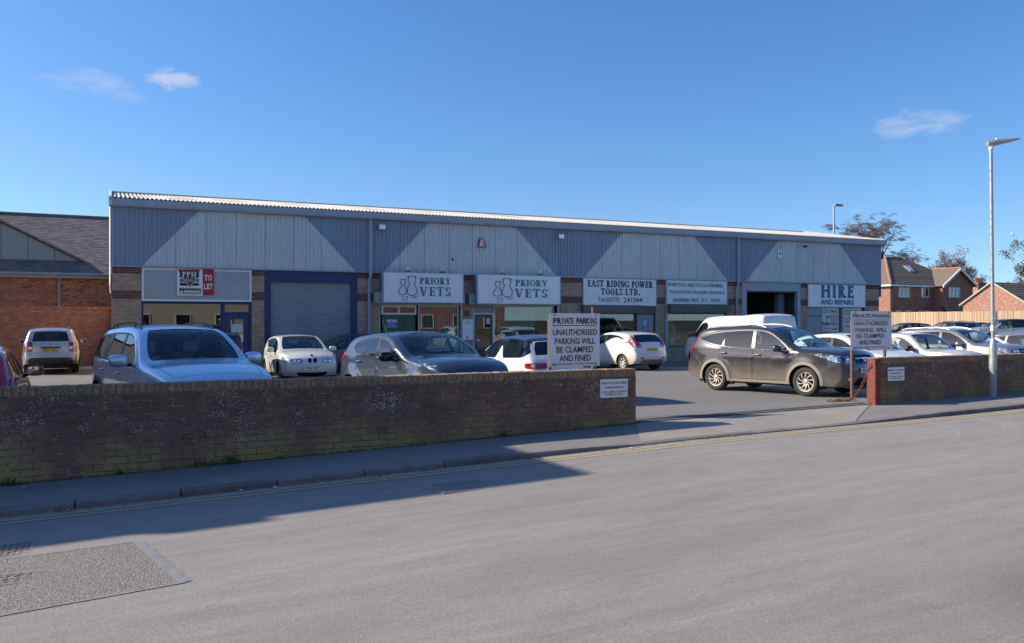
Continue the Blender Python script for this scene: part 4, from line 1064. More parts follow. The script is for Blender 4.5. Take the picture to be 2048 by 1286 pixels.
HATCH = dict(W=1.75, xf=1.33, xr=-1.27, rw=.315, rim=.215, style='five', paint='paint_white', sill=.22, gap=.045, tum=.30,
    prof=[(1.98,.20,'fb'), (2.08,.32), (2.11,.46,'bp'), (2.09,.58), (2.02,.70), (1.88,.795,'hf'), (1.45,.90), (.98,.965,'cowl'), (.62,1.14,'ws'), (.18,1.345), (.0,1.39,'rf'), (-.5,1.425), (-1.0,1.395), (-1.52,1.32,'rr'), (-1.78,1.13), (-1.95,.98,'rwb'), (-2.02,.86,'tg'), (-2.03,.72), (-2.09,.60,'rbp'), (-2.09,.42), (-1.98,.28,'rb')],
    belt=[(-2.1,.98), (-1.2,.96), (.8,.885), (1.3,.86), (2.1,.75)],
    dlo=[(.86,.91), (.0,.93), (-.9,.965), (-1.45,1.3), (-1.62,1.13), (-1.35,1.265), (-.9,1.32), (-.35,1.345), (.1,1.30), (.45,1.15)],
    wins=[(-.12,2.,.12,0), (-.95,-.22,-.15,.12), (-3,-1.03,0,-.15)], doors=[(.9,-.17), (-.17,-1.10)], mir=(.58,.96),
    hl_f=[(.62,.52),(.575,.72),(.58,1.3),(.72,1.3),(.73,.6)], hl_s=[(2.3,.56),(1.98,.60),(1.66,.735),(1.75,.78),(2.0,.77),(2.3,.7)],
    grilles=[([(.60,-.30),(.60,.30),(.68,.36),(.68,-.36)],'gloss_black'), ([(.27,-.55),(.27,.55),(.38,.62),(.38,-.62)],'gloss_black')], fplate=(.49,''), fogs=[],
    tl_b=[(1.0,.86),(.98,1.3),(.76,1.3),(.76,.68),(.9,.68)], tl_s=[(-2.5,.76),(-1.98,.76),(-1.72,.93),(-1.75,1.0),(-2.5,1.3)], rplate=(.80,''), handle='paint_white', step=.065, re=.09)
BMW = SP(HATCH, rw=.315, style='multi', paint='paint_white_dirty',
    grilles=[([(.585,.03),(.585,.21),(.70,.23),(.70,.03)],'gloss_black'), ([(.585,-.21),(.585,-.03),(.70,-.03),(.70,-.23)],'gloss_black'), ([(.25,-.66),(.25,.66),(.345,.78),(.345,-.78)],'gloss_black')], bar='dark_metal',
    hl_f=[(.60,.46),(.57,.75),(.60,1.3),(.715,1.3),(.70,.50)], fplate=(.46,'R26 EET'), badges=[(.76,.042,'roundel_blue','f')], aerial=.9, handle='paint_white',
    prof=[(1.98,.20,'fb'), (2.07,.30), (2.10,.42,'bp'), (2.10,.55), (2.06,.70), (1.94,.80,'hf'), (1.45,.905), (.86,.965,'cowl'), (.50,1.14,'ws'), (.08,1.335), (-.1,1.375,'rf'), (-.6,1.41), (-1.1,1.385), (-1.60,1.31,'rr'), (-1.84,1.13), (-1.99,.98,'rwb'), (-2.05,.86,'tg'), (-2.06,.72), (-2.10,.60,'rbp'), (-2.10,.42), (-1.98,.28,'rb')])
FIESTA = SP(HATCH, W=1.722, paint='paint_white_dirty', xf=1.25, xr=-1.24, rw=.30, rim=.2, style='cover', rimmat='alloy_dusty', handle='paint_white_dirty', aerial=.15,
    prof=[(1.88,.2,'fb'), (1.97,.32), (1.99,.46,'bp'), (1.97,.6), (1.9,.73), (1.76,.83,'hf'), (1.4,.925), (1.0,.985,'cowl'), (.62,1.17,'ws'), (.15,1.38), (-.02,1.42,'rf'), (-.5,1.452), (-1.0,1.425), (-1.46,1.365,'rr'), (-1.66,1.20), (-1.83,1.03,'rwb'), (-1.90,.90,'tg'), (-1.92,.74), (-1.97,.60,'rbp'), (-1.97,.42), (-1.86,.27,'rb')],
    belt=[(-2.0,1.07), (-1.2,1.3), (.8,.91), (1.3,.87), (2.0,.78)],
    dlo=[(.86,.94), (.0,.97), (-.8,1.3), (-1.42,1.14), (-1.2,1.28), (-.8,1.345), (-.35,1.375), (.1,1.335), (.45,1.18)],
    wins=[(-.14,2.,.12,0), (-3,-.22,0,.12)], doors=[(.86,-.18), (-.18,-1.3)], 
    tl_b=[(1.28,.90),(1.10,.84),(.93,.66),(.87,.74),(.90,1.3),(1.30,1.3)], tl_s=[(-2.5,.84),(-1.86,.86),(-1.60,1.04),(-1.56,1.24),(-1.62,1.32),(-2.5,1.3)], tl_w=[(.96,.74),(.93,.72),(.89,.78),(.93,.90)],
    rplate=(.79,'YX12 SGZ'), bpanels=[([(.26,-.86),(.26,.86),(.44,.80),(.44,-.80)],'grey_plastic',.008)], reflectors=[(.475,.80,.12,.02,'tail_red')], badges=[(.945,.04,'chrome','b')], vr=(.80,.90), rear_glass='car_glass_dark')
DS = SP(HATCH, fins=[[(-.06,.93),(-.62,.93),(-.44,1.10),(-.36,1.24),(-.28,1.24),(-.22,1.10)]], W=1.71, paint='paint_white', roofmat='paint_navy', xf=1.22, xr=-1.24, rw=.31, style='five', mirmat='paint_navy', trim='gloss_black', side_glass='car_glass_dark', rear_glass='car_glass_dark',
    prof=[(1.84,.2,'fb'), (1.94,.32), (1.97,.46,'bp'), (1.95,.62), (1.88,.78), (1.72,.88,'hf'), (1.4,.955), (1.02,1.0,'cowl'), (.66,1.17,'ws'), (.2,1.375), (.0,1.42,'rf'), (-.5,1.455), (-1.0,1.435), (-1.58,1.375,'rr'), (-1.72,1.20), (-1.84,1.03,'rwb'), (-1.90,.93,'tg'), (-1.93,.80), (-1.97,.66,'rbp'), (-1.97,.42), (-1.86,.27,'rb')],
    belt=[(-2.0,1.3), (-1.2,1.0), (.8,.93), (1.3,.9), (2.0,.84)],
    dlo=[(.88,.955), (.0,.97), (-.9,.985), (-1.80,1.02), (-1.74,1.24), (-1.64,1.37), (-1.0,1.405), (-.5,1.41), (.1,1.365), (.5,1.18)],
    wins=[(-.12,2.,.1,0), (-3,-.56,0,.05)], doors=[(.9,-.42)],
    tl_b=[(.90,.62),(.90,1.3),(.78,1.3),(.78,.62)], tl_s=[(-2.5,.775),(-1.72,.79),(-1.70,.90),(-2.5,.905)], rplate=(.58,''), fplate=None, vr=(.84,.90), frame=.02)
JUKE = SP(HATCH, W=1.765, paint='paint_slate', xf=1.24, xr=-1.29, rw=.335, rim=.225, handle='chrome', sill=.26, fl=.055, gap=.06, mirmat='gloss_black', aerial=.9,
    prof=[(1.92,.24,'fb'), (2.02,.36), (2.05,.5,'bp'), (2.03,.68), (1.97,.86), (1.80,.99,'hf'), (1.4,1.065), (.95,1.11,'cowl'), (.62,1.28,'ws'), (.22,1.475), (.03,1.52,'rf'), (-.4,1.548), (-.95,1.515), (-1.52,1.43,'rr'), (-1.74,1.24), (-1.90,1.07,'rwb'), (-1.98,.95,'tg'), (-2.0,.8), (-2.06,.66,'rbp'), (-2.06,.45), (-1.95,.31,'rb')],
    belt=[(-2.1,1.12), (-1.2,1.09), (.7,1.3), (1.3,.99), (2.1,.92)],
    dlo=[(.82,1.045), (.0,1.06), (-.8,1.10), (-1.2,1.16), (-1.34,1.30), (-1.1,1.40), (-.7,1.455), (-.25,1.475), (.15,1.43), (.45,1.29)],
    wins=[(-.14,2.,.1,0), (-3,-.24,0,.1)], doors=[(.86,-.19), (-.19,-1.06)], mir=(.55,1.09), mirk=1.1,
    hl_f=[(.42,.62),(.42,.80),(.52,.80),(.52,.62)], hl_s=[(1.72,.93),(1.36,1.04),(1.2,1.085),(1.36,1.10),(1.66,1.03),(1.84,.97)], crease=[(-1.8,.84,.7,.86,.018)],
    tl_b=[(1.12,.86),(1.08,1.3),(.9,1.3),(.92,.78)], tl_s=[(-2.4,.92),(-1.9,.94),(-1.55,1.10),(-1.60,1.16),(-2.4,1.14)], fplate=(.52,''))
YETI = SP(HATCH, W=1.76, paint='paint_cream', xf=1.28, xr=-1.28, rw=.32, handle='paint_cream', mirmat='black_trim',
    prof=[(1.98,.24,'fb'), (2.06,.36), (2.08,.5,'bp'), (2.06,.7), (2.0,.84), (1.85,.92,'hf'), (1.4,.975), (.95,1.01,'cowl'), (.66,1.24,'ws'), (.38,1.46), (.24,1.515,'rf'), (-.4,1.545), (-1.1,1.535), (-1.78,1.49,'rr'), (-1.88,1.25), (-1.95,1.03,'rwb'), (-2.0,.92,'tg'), (-2.02,.78), (-2.06,.64,'rbp'), (-2.06,.44), (-1.95,.3,'rb')],
    belt=[(-2.1,1.3), (2.1,.90)],
    dlo=[(.84,1.0), (-.2,1.0), (-1.2,1.01), (-1.86,1.05), (-1.76,1.42), (-1.1,1.475), (-.3,1.48), (.15,1.46), (.42,1.3)],
    wins=[(-.08,2.,.12,0), (-.98,-.18,0,.12), (-3,-1.06,0,0)], doors=[(.9,-.13), (-.13,-1.08)], mir=(.62,1.04), mirk=1.1, tum=.2, cur=.1)
CROSS = SP(SUV, paint='paint_bronze', W=1.84, style='five', rimmat='alloy', clad_mat='grey_plastic', handle='paint_bronze', mirmat='paint_bronze', rails=1.0, railmat='alloy', chrome_line=False, fplate=(.6,''), rplate=(.8,''), badges=[])
ESTATE = SP(HATCH, paint='paint_blue_grey', W=1.78, handle='paint_blue_grey', rails=1.1, railmat='dark_plastic',
    prof=[(2.2,.2,'fb'), (2.3,.32), (2.33,.46,'bp'), (2.31,.6), (2.22,.74), (2.08,.83,'hf'), (1.6,.93), (1.05,.99,'cowl'), (.68,1.17,'ws'), (.22,1.385), (.02,1.43,'rf'), (-.6,1.46), (-1.3,1.435), (-2.0,1.36,'rr'), (-2.16,1.16), (-2.24,1.0,'rwb'), (-2.27,.88,'tg'), (-2.29,.72), (-2.33,.60,'rbp'), (-2.33,.42), (-2.2,.28,'rb')],
    belt=[(-2.3,1.0), (.8,.91), (2.3,.80)], dlo=[(.9,.94), (.0,.96), (-1.2,.995), (-2.0,1.04), (-1.9,1.24), (-1.5,1.345), (-.9,1.375), (-.3,1.385), (.1,1.35), (.5,1.18)],
    wins=[(-.12,2.,.12,0), (-1.05,-.22,-.1,.12), (-3,-1.13,0,-.1)], doors=[(.94,-.17), (-.17,-1.12)], xf=1.4, xr=-1.3)
QASH = SP(SUV, paint='paint_stone', roofmat='paint_black', W=1.81, rails=0, style='five', rimmat='alloy', clad_mat='dark_plastic', handle='paint_stone', mirmat='paint_black', chrome_line=False, fplate=(.6,''), rplate=(.8,''), badges=[])
VAN = dict(W=1.96, xf=1.55, xr=-1.45, rw=.34, rim=.21, style='cover', paint='paint_white', sill=.26, gap=.06, tum=.075, cur=.05, cat='van', tfo=.2, ar=.05, step=.08,
    prof=[(2.30,.26,'fb'), (2.40,.40), (2.43,.56,'bp'), (2.40,.78), (2.32,.95), (2.18,1.06,'hf'), (1.98,1.13), (1.78,1.19,'cowl'), (1.50,1.45,'ws'), (1.14,1.80), (.94,1.905,'rf'), (.3,1.965), (-1.0,1.97), (-2.36,1.95,'rr'), (-2.43,1.70), (-2.45,1.35,'rwb'), (-2.455,1.1,'tg'), (-2.46,.8), (-2.48,.6,'rbp'), (-2.48,.45), (-2.4,.34,'rb')],
    belt=[(-2.5,1.15), (1.5,1.15), (2.4,1.3)], crown=dict(rr=.03, rwb=.02, tg=.02, rbp=.03),
    dlo=[(1.66,1.19), (1.3,1.17), (.72,1.17), (.70,1.72), (1.02,1.74), (1.2,1.64)], wins=[(.2,3,0,0)], doors=[(1.68,.66), (.60,-.62)], mir=(1.45,1.25), mirk=1.35, mirmat='dark_plastic',
    hl_f=[(.76,.6),(.74,1.3),(.98,1.3),(.96,.66)], hl_s=[(2.6,.76),(2.24,.80),(2.0,1.03),(2.2,1.06),(2.6,1.0)], grilles=[([(.62,-.5),(.62,.5),(.74,.55),(.74,-.55)],'gloss_black')], fplate=(.5,''),
    tl_b=[(1.5,.93),(1.5,1.3),(.95,1.3),(.95,.93)], tl_s=[(-2.7,.95),(-2.43,.95),(-2.43,1.5),(-2.7,1.5)], rplate=(.62,''), no_rear_glass=True, tgz=.5, rr_=.12, handle='dark_plastic', rear_wiper=False,
    sidestripe=[(-2.35,.9,.52,.58,'dark_plastic')], seat=.55)
# ---------------------------------------------------------------- the row of units, in its own frame: x along the front, y into the building
AL = R(-1.3); FP = Vector((0.71, 32.9, 0)); CA, SA = math.cos(AL), math.sin(AL)
def Lc(px, py, yl=0.):
    dx, dy, dz = ray(px, py); nx, ny = -SA, CA
    P0 = (FP.x+nx*yl, FP.y+ny*yl); t_ = (nx*P0[0]+ny*P0[1])/(nx*dx+ny*dy)
    X, Y = dx*t_-FP.x, dy*t_-FP.y
    return X*CA+Y*SA, E+dz*t_
def rc(px0, py0, px1, py1, yl=0.):
    s0, z1 = Lc(px0, py0, yl); s1, _ = Lc(px1, py0, yl); _, z0 = Lc(px0, py1, yl); return s0, s1, z0, z1
def fworld(s, y, z): return (FP.x+s*CA-y*SA, FP.y+s*SA+y*CA, z)
def fthing(name, label, cat, s, y, z, group=None):
    o = thing(name, label, cat, fworld(s, y, z), group, AL); ORG[o.name] = (s, y, z); return o
# materials
t = NT('clad_light'); n1 = t.noise(.7, 5, .6, 'world', (1, 1, .25)); n2 = t.noise(11, 6, .75, 'world', (1, 1, .06))
c0 = t.mix(t.mapr(n1, .3, .7), (.60, .625, .61), (.68, .71, .69)); c0 = t.mix(t.mapr(n2, .42, .7, 0, .5), c0, (.43, .455, .45)); t.col(c0); t.set(Roughness=.5)
t = NT('clad_dark'); n1 = t.noise(.7, 5, .6, 'world', (1, 1, .25)); n2 = t.noise(11, 6, .75, 'world', (1, 1, .06))
c0 = t.mix(t.mapr(n1, .3, .7), (.255, .305, .395), (.30, .355, .455)); c0 = t.mix(t.mapr(n2, .42, .7, 0, .45), c0, (.18, .215, .28)); t.col(c0); t.set(Roughness=.5)
t = NT('roof_sheet'); n1 = t.noise(.5, 6, .65); n2 = t.noise(7, 6, .7); c0 = t.mix(t.mapr(n1, .3, .7), (.40, .38, .345), (.54, .52, .48)); c0 = t.mix(t.mapr(n2, .5, .75, 0, .5), c0, (.27, .24, .18)); t.col(c0); t.set(Roughness=.85)
t = NT('roof_light_sheet'); n2 = t.noise(5, 6, .7); c0 = t.mix(t.mapr(n2, .35, .7), (.34, .30, .20), (.5, .46, .34)); t.col(c0); t.set(Roughness=.7)
simple('gutter_grey', (.32, .37, .44), .45, 0, .12, 2.5)
simple('white_upvc', (.82, .82, .82), .4, 0, .06, 6)
simple('white_gable', (.68, .69, .70), .55, 0, .08, 1.2)
simple('cream_frame', (.55, .53, .46), .5, 0, .1, 8)
simple('navy_paint', (.02, .032, .115), .45, 0, .15, 3)
simple('navy_door', (.03, .04, .13), .45, 0, .1, 3)
simple('green_door', (.02, .10, .07), .4, 0, .12, 4)
t = NT('shutter_steel'); n1 = t.noise(1.2, 5, .6); n2 = t.noise(30, 5, .7); c0 = t.mix(t.mapr(n1, .3, .7), (.43, .46, .48), (.50, .53, .54)); c0 = t.mix(t.mapr(n2, .6, .8, 0, .4), c0, (.65, .67, .7)); t.col(c0); t.set(Roughness=.42, Metallic=.15)
simple('grey_panel', (.36, .40, .42), .22, 0, .14, .9)
simple('grey_door', (.27, .30, .34), .5, 0, .1, 5)
simple('sign_white', (.84, .83, .86), .35, 0, .05, 1.5)
simple('sign_old_white', (.84, .84, .81), .5, 0, .08, 3)
simple('sign_red', (.42, .012, .03), .4, 0, .05, 5)
simple('sign_black', (.03, .027, .026), .5, 0, .15, 9)
simple('letter_white', (.75, .74, .72), .5, 0, 0)
simple('letter_teal', (.0, .20, .185), .4, 0, 0)
simple('letter_navy', (.012, .028, .115), .45, 0, .25, 20)
simple('letter_blue', (.02, .12, .30), .5, 0, .3, 14)
simple('letter_black', (.02, .02, .024), .5, 0, .2, 20)
simple('letter_faded', (.16, .12, .095), .6, 0, .3, 20)
simple('letter_red', (.20, .012, .02), .5, 0, .2, 20)
simple('notice_blue', (.03, .10, .42), .4, 0, .05, 8)
simple('poster_white', (.62, .62, .60), .6, 0, .06, 6)
simple('poster_yellow', (.70, .62, .08), .6, 0, 0)
simple('poster_green', (.02, .22, .07), .6, 0, 0)
simple('blind_slats', (.44, .46, .48), .7, 0, .05, 8)
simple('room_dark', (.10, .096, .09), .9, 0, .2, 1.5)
simple('room_brick', (.09, .08, .07), .9, 0, .3, 6)
simple('hood_brown', (.13, .115, .10), .6, 0, .12, 5)
simple('lamp_body', (.42, .38, .30), .5, .3, .15, 9)
simple('steel_white', (.85, .85, .84), .4, .0, .05, 9)
for nm, cs, dk in (('facade_brick', [(.38, .25, .17), (.45, .305, .21), (.52, .36, .25)], (.22, .16, .125)), ('facade_brick_dark', [(.13, .045, .042), (.165, .062, .055), (.2, .08, .068)], (.09, .034, .032)), ('red_brick', [(.30, .105, .062), (.37, .14, .082), (.46, .20, .125)], (.18, .066, .045)), ('house_brick', [(.25, .085, .05), (.30, .11, .065), (.36, .15, .09)], (.15, .05, .035))):
    t = NT(nm); r_ = rndval(t); n2 = t.noise(3, 5, .65); n3 = t.noise(40, 4, .7)
    c0 = t.ramp(r_, [(0, cs[0]), (.5, cs[1]), (1, cs[2])]); c0 = t.mix(t.mapr(n2, .45, .75, 0, .55), c0, dk); c0 = t.mix(t.mapr(n3, .5, .8, 0, .3), c0, dk); t.col(c0); t.set(Roughness=.9)
simple('pale_mortar', (.42, .35, .27), .95, 0, .15, 12); simple('red_mortar', (.26, .19, .145), .95, 0, .2, 9)

def bricks(m, x0, x1, z0, z1, y, dark=(), pitch=.075, L=.215, dep=.05, seed=1, jit=.0, face='front', thr=0.):
    """front-facing bricks joined into m, stretcher bond, from the top down; m.m = 1 on the courses in dark"""
    r = random.Random(seed); k = 0; z = z1
    while z-.065 > z0-.03:
        x = x0-(.1125 if k % 2 else 0)
        while x < x1:
            a, b = max(x, x0), min(x+L, x1); zl = max(z0, z-.065)
            if b-a > .03:
                m.m = 1 if (k in dark or r.random() < thr) else 0; m.a = r.random(); d = y+r.uniform(-jit, jit)
                if face == 'front': vs = [(a, d, zl), (b, d, zl), (b, d, z), (a, d, z), (a, d+dep, zl), (b, d+dep, zl), (b, d+dep, z), (a, d+dep, z)]; 
                else: vs = [(d, b, zl), (d, a, zl), (d, a, z), (d, b, z), (d+dep, b, zl), (d+dep, a, zl), (d+dep, a, z), (d+dep, b, z)]
                m.add(vs, [(0,1,2,3), (1,0,4,5), (2,1,5,6), (3,2,6,7), (0,3,7,4)])
            x += L+.010
        z -= pitch; k += 1
    m.m = 0

ZC0, ZC1, ZG = 3.62, 5.66, 5.94                     # cladding foot, cladding top, gutter top
BL = Lc(1760, 520)[0]                               # length of the front
GZ0 = -.24
ub = thing('industrial_building', 'long low grey clad industrial unit building with white ribbed roof behind the car park', 'building', fworld(0, 0, 0), None, AL); ORG[ub.name] = (0, 0, 0)
# corrugated cladding, one panel for each colour field
def clad_edges():
    E_ = []
    for (b0, t0, t1, b1) in (((283.7,532), (397,425), (609,436), (710,541)), ((766,542), (856.5,448), (1030,456), (1112,550.5)), ((1167.7,552), (1243,466), (1386.5,473.5), (1453,559)), ((1490,560.6), (1555,482), (1677,487.5), (1732,566))):
        E_.append([Lc(*b0)[0], Lc(*t0)[0], Lc(*t1)[0], Lc(*b1)[0]])
    return E_
CE = clad_edges()
def trapz(x, p=.15): q = (x/p) % 1; return np.interp(q, [0, .18, .30, .62, .74, 1], [0, 0, 1, 1, 0, 0])
bx = sorted(set([round(i*.15+d*.15, 4) for i in range(int(BL/.15)+1) for d in (0, .18, .30, .62, .74)]+[q for e in CE for q in e]+[0, BL])); bx = [x for x in bx if 0 <= x <= BL]
def zedge(x):
    """list of (z0, z1, light) at x"""
    for b0, t0, t1, b1 in CE:
        if b0 <= x <= b1:
            if x < t0: z = lerp(ZC0, ZC1, (x-b0)/(t0-b0)); return [(ZC0, z, 1), (z, ZC1, 0)]
            if x > t1: z = lerp(ZC1, ZC0, (x-t1)/(b1-t1)); return [(ZC0, z, 1), (z, ZC1, 0)]
            return [(ZC0, ZC1, 1)]
    return [(ZC0, ZC1, 0)]
fields = {}
for i in range(len(bx)-1):
    a, b = bx[i], bx[i+1]; mid_ = (a+b)/2; ya, yb = -.06-.032*float(trapz(a+1e-5)), -.06-.032*float(trapz(b-1e-5))
    bi = 0
    for j, e in enumerate(CE):
        if mid_ > e[3]: bi = j+1
    e = next((q for q in CE if q[0] <= mid_ <= q[3]), None)
    for (_, _, li) in zedge(mid_):
        def zr(x):
            if e is None: return ZC0, ZC1
            b0, t0, t1, b1 = e
            zz = lerp(ZC0, ZC1, (x-b0)/(t0-b0)) if mid_ < t0 else (lerp(ZC1, ZC0, (x-t1)/(b1-t1)) if mid_ > t1 else ZC1)
            return (ZC0, zz) if li else (zz, ZC1)
        if li: key = ('l', CE.index(e))
        else: key = ('d', bi if e is None or mid_ < e[1] else bi+1) if e is None or mid_ < e[1] else ('d', CE.index(e)+1)
        m = fields.setdefault(key, MB()); (za0, za1), (zb0, zb1) = zr(a), zr(b)
        m.quad((a, ya, za0), (b, yb, zb0), (b, yb, zb1), (a, ya, za1))
for (k, i), m in sorted(fields.items()): part('cladding_panel', m, 'clad_light' if k == 'l' else 'clad_dark', ub, label=('pale grey trapezoid cladding panel' if k == 'l' else 'blue grey cladding panel'))
m = MB(); 
for z in (ZC0+.06, ZC0+1.02):
    x = .1
    while x < BL-.05: m.cbox((x, -.097, z), (.022, .012, .022)); x += .30
part('screw', m, 'iron_dark', ub, kind='stuff')
# sheet laps, a shade deeper than the ribs
m = MB(); x = 1.05
while x < BL: m.box(x, x+.012, -.0955, -.0925, ZC0+.005, ZC1); x += 1.05
part('sheet_lap', m, 'gutter_grey', ub, kind='stuff')
m = MB(); m.box(-.02, BL+.02, -.10, .02, ZC0-.05, ZC0-.002); part('drip_flashing', m, 'gutter_grey', ub)
m = MB(); m.box(-.01, BL+.01, -.055, .10, ZC0-.002, ZG-.05); part('wall_liner', m, 'room_dark', ub)
# gutter and fascia: a box section with a lip
m = MB(); pr = [(-.30, ZG-.26), (-.33, ZG-.20), (-.345, ZG-.01), (-.33, ZG), (-.31, ZG-.02), (-.30, ZG-.16), (-.05, ZG-.16), (-.05, ZG-.28)]
x0_, x1_ = -.06, BL+.12; n = len(pr); m.add([(x, y, z) for x in (x0_, x1_) for y, z in pr], [(i, (i+1) % n, n+(i+1) % n, n+i) for i in range(n)]+[tuple(range(n)), tuple(range(2*n-1, n-1, -1))]); part('gutter', m, 'gutter_grey', ub)
# roof slopes
def roof(x0, x1, ya, za, yb, zb, off, step=.146):
    m = MB(); xs = np.arange(x0, x1, step/6); n = len(xs); h = [.026*math.cos(2*math.pi*x/step)+off for x in xs]; L = math.hypot(yb-ya, zb-za); ny, nz = -(zb-za)/L, (yb-ya)/L
    m.add([(x, y+ny*q, z+nz*q) for (y, z) in ((ya, za), (yb, zb)) for x, q in zip(xs, h)], [(i, i+1, n+i+1, n+i) for i in range(n-1)]); return m
RZ, RY = 6.92, 5.6
rf = part('roof', roof(-.05, BL+.10, -.33, ZG+.03, RY, RZ, 0), 'roof_sheet', ub, True)
part('roof', roof(-.05, BL+.10, RY*2+.33, ZG+.03, RY, RZ, 0), 'roof_sheet', ub, True)
def lerpz(y): return lerp(ZG+.03, RZ, (y+.33)/(RY+.33))
for (px, w_, ya, yb) in ((335, 1.0, 1.0, 4.6), (435, 1.05, 1.6, 5.2), (570, 1.0, 2.2, 5.2), (720, 1.05, 1.2, 4.4), (850, 1.1, 2.4, 5.3), (1010, 1.05, 2, 5), (1180, 1., 2, 5), (1390, 1., 2, 5)):
    s = Lc(px, 420, 2)[0]; part('roof_light', roof(s, s+w_, ya, lerpz(ya), yb, lerpz(yb), .012), 'roof_light_sheet', rf, True)
m = MB(); m.tube([(-.06, RY, RZ+.01), (BL+.1, RY, RZ+.01)], .07, 8); part('ridge_cap', m, 'roof_sheet', ub)
# gables: white lined boards over brick, the left one is seen edge-on
def gable(x, sg):
    m = MB(); n = 24
    pr = [(0, ZC0-.0)]
    ys = np.linspace(-.06, 2*RY+.06, 90)
    for i in range(len(ys)-1):
        a, b = ys[i], ys[i+1]; q = lambda y: x-sg*(.02+.03*float(trapz(y, .3))); zt = lambda y: lerp(ZG, RZ, 1-abs(y-RY)/RY)
        m.quad((q(a), a, 2.95), (q(b), b, 2.95), (q(b), b, zt(b)), (q(a), a, zt(a)))
    part('gable_cladding', m, 'white_gable' if sg > 0 else 'clad_dark', ub)
    m = MB(); e = .05
    for ya, za, yb, zb in ((-.34, ZG-.24, RY, RZ-.2), (RY, RZ-.2, 2*RY+.34, ZG-.24)):
        m.add([(x+dx, y, z+dz) for dx in (-.07 if sg > 0 else -.02, .02 if sg > 0 else .14) for (y, z) in ((ya, za), (yb, zb)) for dz in (0, .30)], [(0,1,3,2), (4,6,7,5), (0,4,5,1), (2,3,7,6), (1,5,7,3), (0,2,6,4)])
    part('verge_flashing', m, 'white_gable' if sg > 0 else 'gutter_grey', ub)
gable(0, 1); gable(BL, -1)
m = MB(); m.box(.05, .30, .05, 2*RY, GZ0, 2.98); m.box(BL-.3, BL-.05, .05, 2*RY, GZ0, ZC0); m.box(0.05, BL-.05, 2*RY-.2, 2*RY, GZ0, ZG-.1); part('wall', m, 'pale_mortar', ub)
m = MB(); bricks(m, .05, 6, GZ0, 2.95, .02, face='side', seed=3); part('brickwork', m, ['facade_brick', 'facade_brick_dark'], ub, att=True, kind='stuff')
# brick piers
PIERS = [(224.5, 283), (503.7, 529), (715, 758), (927.5, 946), (1121.3, 1164.5), (1311, 1330), (1454, 1484), (1600.5, 1614), (1729.5, 1758)]
for i, (a, b) in enumerate(PIERS):
    s0, s1 = Lc(a, 560)[0], Lc(b, 560)[0]; s0 = max(s0, .02); m = MB(); bricks(m, s0, s1, GZ0, ZC0-.055, 0., (0, 1, 2, 11, 12, 13, 14), seed=20+i, jit=.002)
    pr = part('pier', m, ['facade_brick', 'facade_brick_dark'], ub, att=True, kind='stuff')
    m = MB(); m.box(s0+.003, s1-.003, .008, .34, GZ0, ZC0-.052); part('mortar', m, 'pale_mortar', pr)
# downpipes
for (px, nm) in ((739, 0), (1472.5, 1)):
    s = Lc(px, 600)[0]; m = MB(); m.box(s-.06, s+.06, -.19, -.10, ZC0-.12, ZG-.2); m.tube([(s, -.145, ZC0-.06), (s, -.145, ZC0-.22), (s-.04, -.09, ZC0-.42), (s-.04, -.075, GZ0+.05)], .055, 10)
    for z in (ZC0-.75, 1.2): m.box(s-.17, s+.09, -.10, -.02, z-.03, z+.03)
    part('downpipe', m, 'gutter_grey', ub)
# ---- opening helpers
def frame(m, x0, x1, z0, z1, y0, y1, w_, bars=(), hbars=()):
    m.box(x0, x1, y0, y1, z0, z0+w_); m.box(x0, x1, y0, y1, z1-w_, z1); m.box(x0, x0+w_, y0, y1, z0+w_, z1-w_); m.box(x1-w_, x1, y0, y1, z0+w_, z1-w_)
    for b in bars: m.box(b-w_/2, b+w_/2, y0+.003, y1-.003, z0+w_, z1-w_)
    for (a, b, z) in hbars: m.box(a, b, y0+.005, y1-.005, z-w_/2, z+w_/2)
def win(x0, x1, z0, z1, mat, w_=.06, y=.12, parent=ub, name='window', glass='shop_glass', bars=()):
    m = MB(); frame(m, x0, x1, z0, z1, y, y+.08, w_, bars); f = part(name, m, mat, parent)
    m = MB(); m.box(x0+w_*.7, x1-w_*.7, y+.035, y+.041, z0+w_*.7, z1-w_*.7); part('pane', m, glass, f); return f
def panel(name, x0, x1, z0, z1, y0, y1, mat, parent=ub, **k):
    m = MB(); m.box(x0, x1, y0, y1, z0, z1); return part(name, m, mat, parent, **k)
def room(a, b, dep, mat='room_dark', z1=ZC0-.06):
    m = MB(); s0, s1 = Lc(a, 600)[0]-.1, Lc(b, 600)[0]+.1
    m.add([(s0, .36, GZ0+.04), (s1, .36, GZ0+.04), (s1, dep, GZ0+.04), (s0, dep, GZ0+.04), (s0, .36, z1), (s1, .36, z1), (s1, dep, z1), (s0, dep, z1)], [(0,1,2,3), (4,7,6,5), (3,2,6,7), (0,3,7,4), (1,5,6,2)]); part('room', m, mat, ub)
def txt(parent, s, px0, py0, px1, py1, mat, y=-.01, bold=0., shear=0., sp=1., name='lettering', yl=0.):
    s0, s1, z0, z1 = rc(px0, py0, px1, py1, yl); me = text_mesh(s, s1-s0, z1-z0, mat, bold=bold, shear=shear, sp=sp)
    o = link(name, me, parent); og = ORG[parent.name]; o.location = (s0-og[0], y-og[1], z0-og[2]); o.rotation_euler = (R(90), 0, 0); o['kind'] = 'stuff' if False else ''
    del o['kind']; ORG[o.name] = og; return o
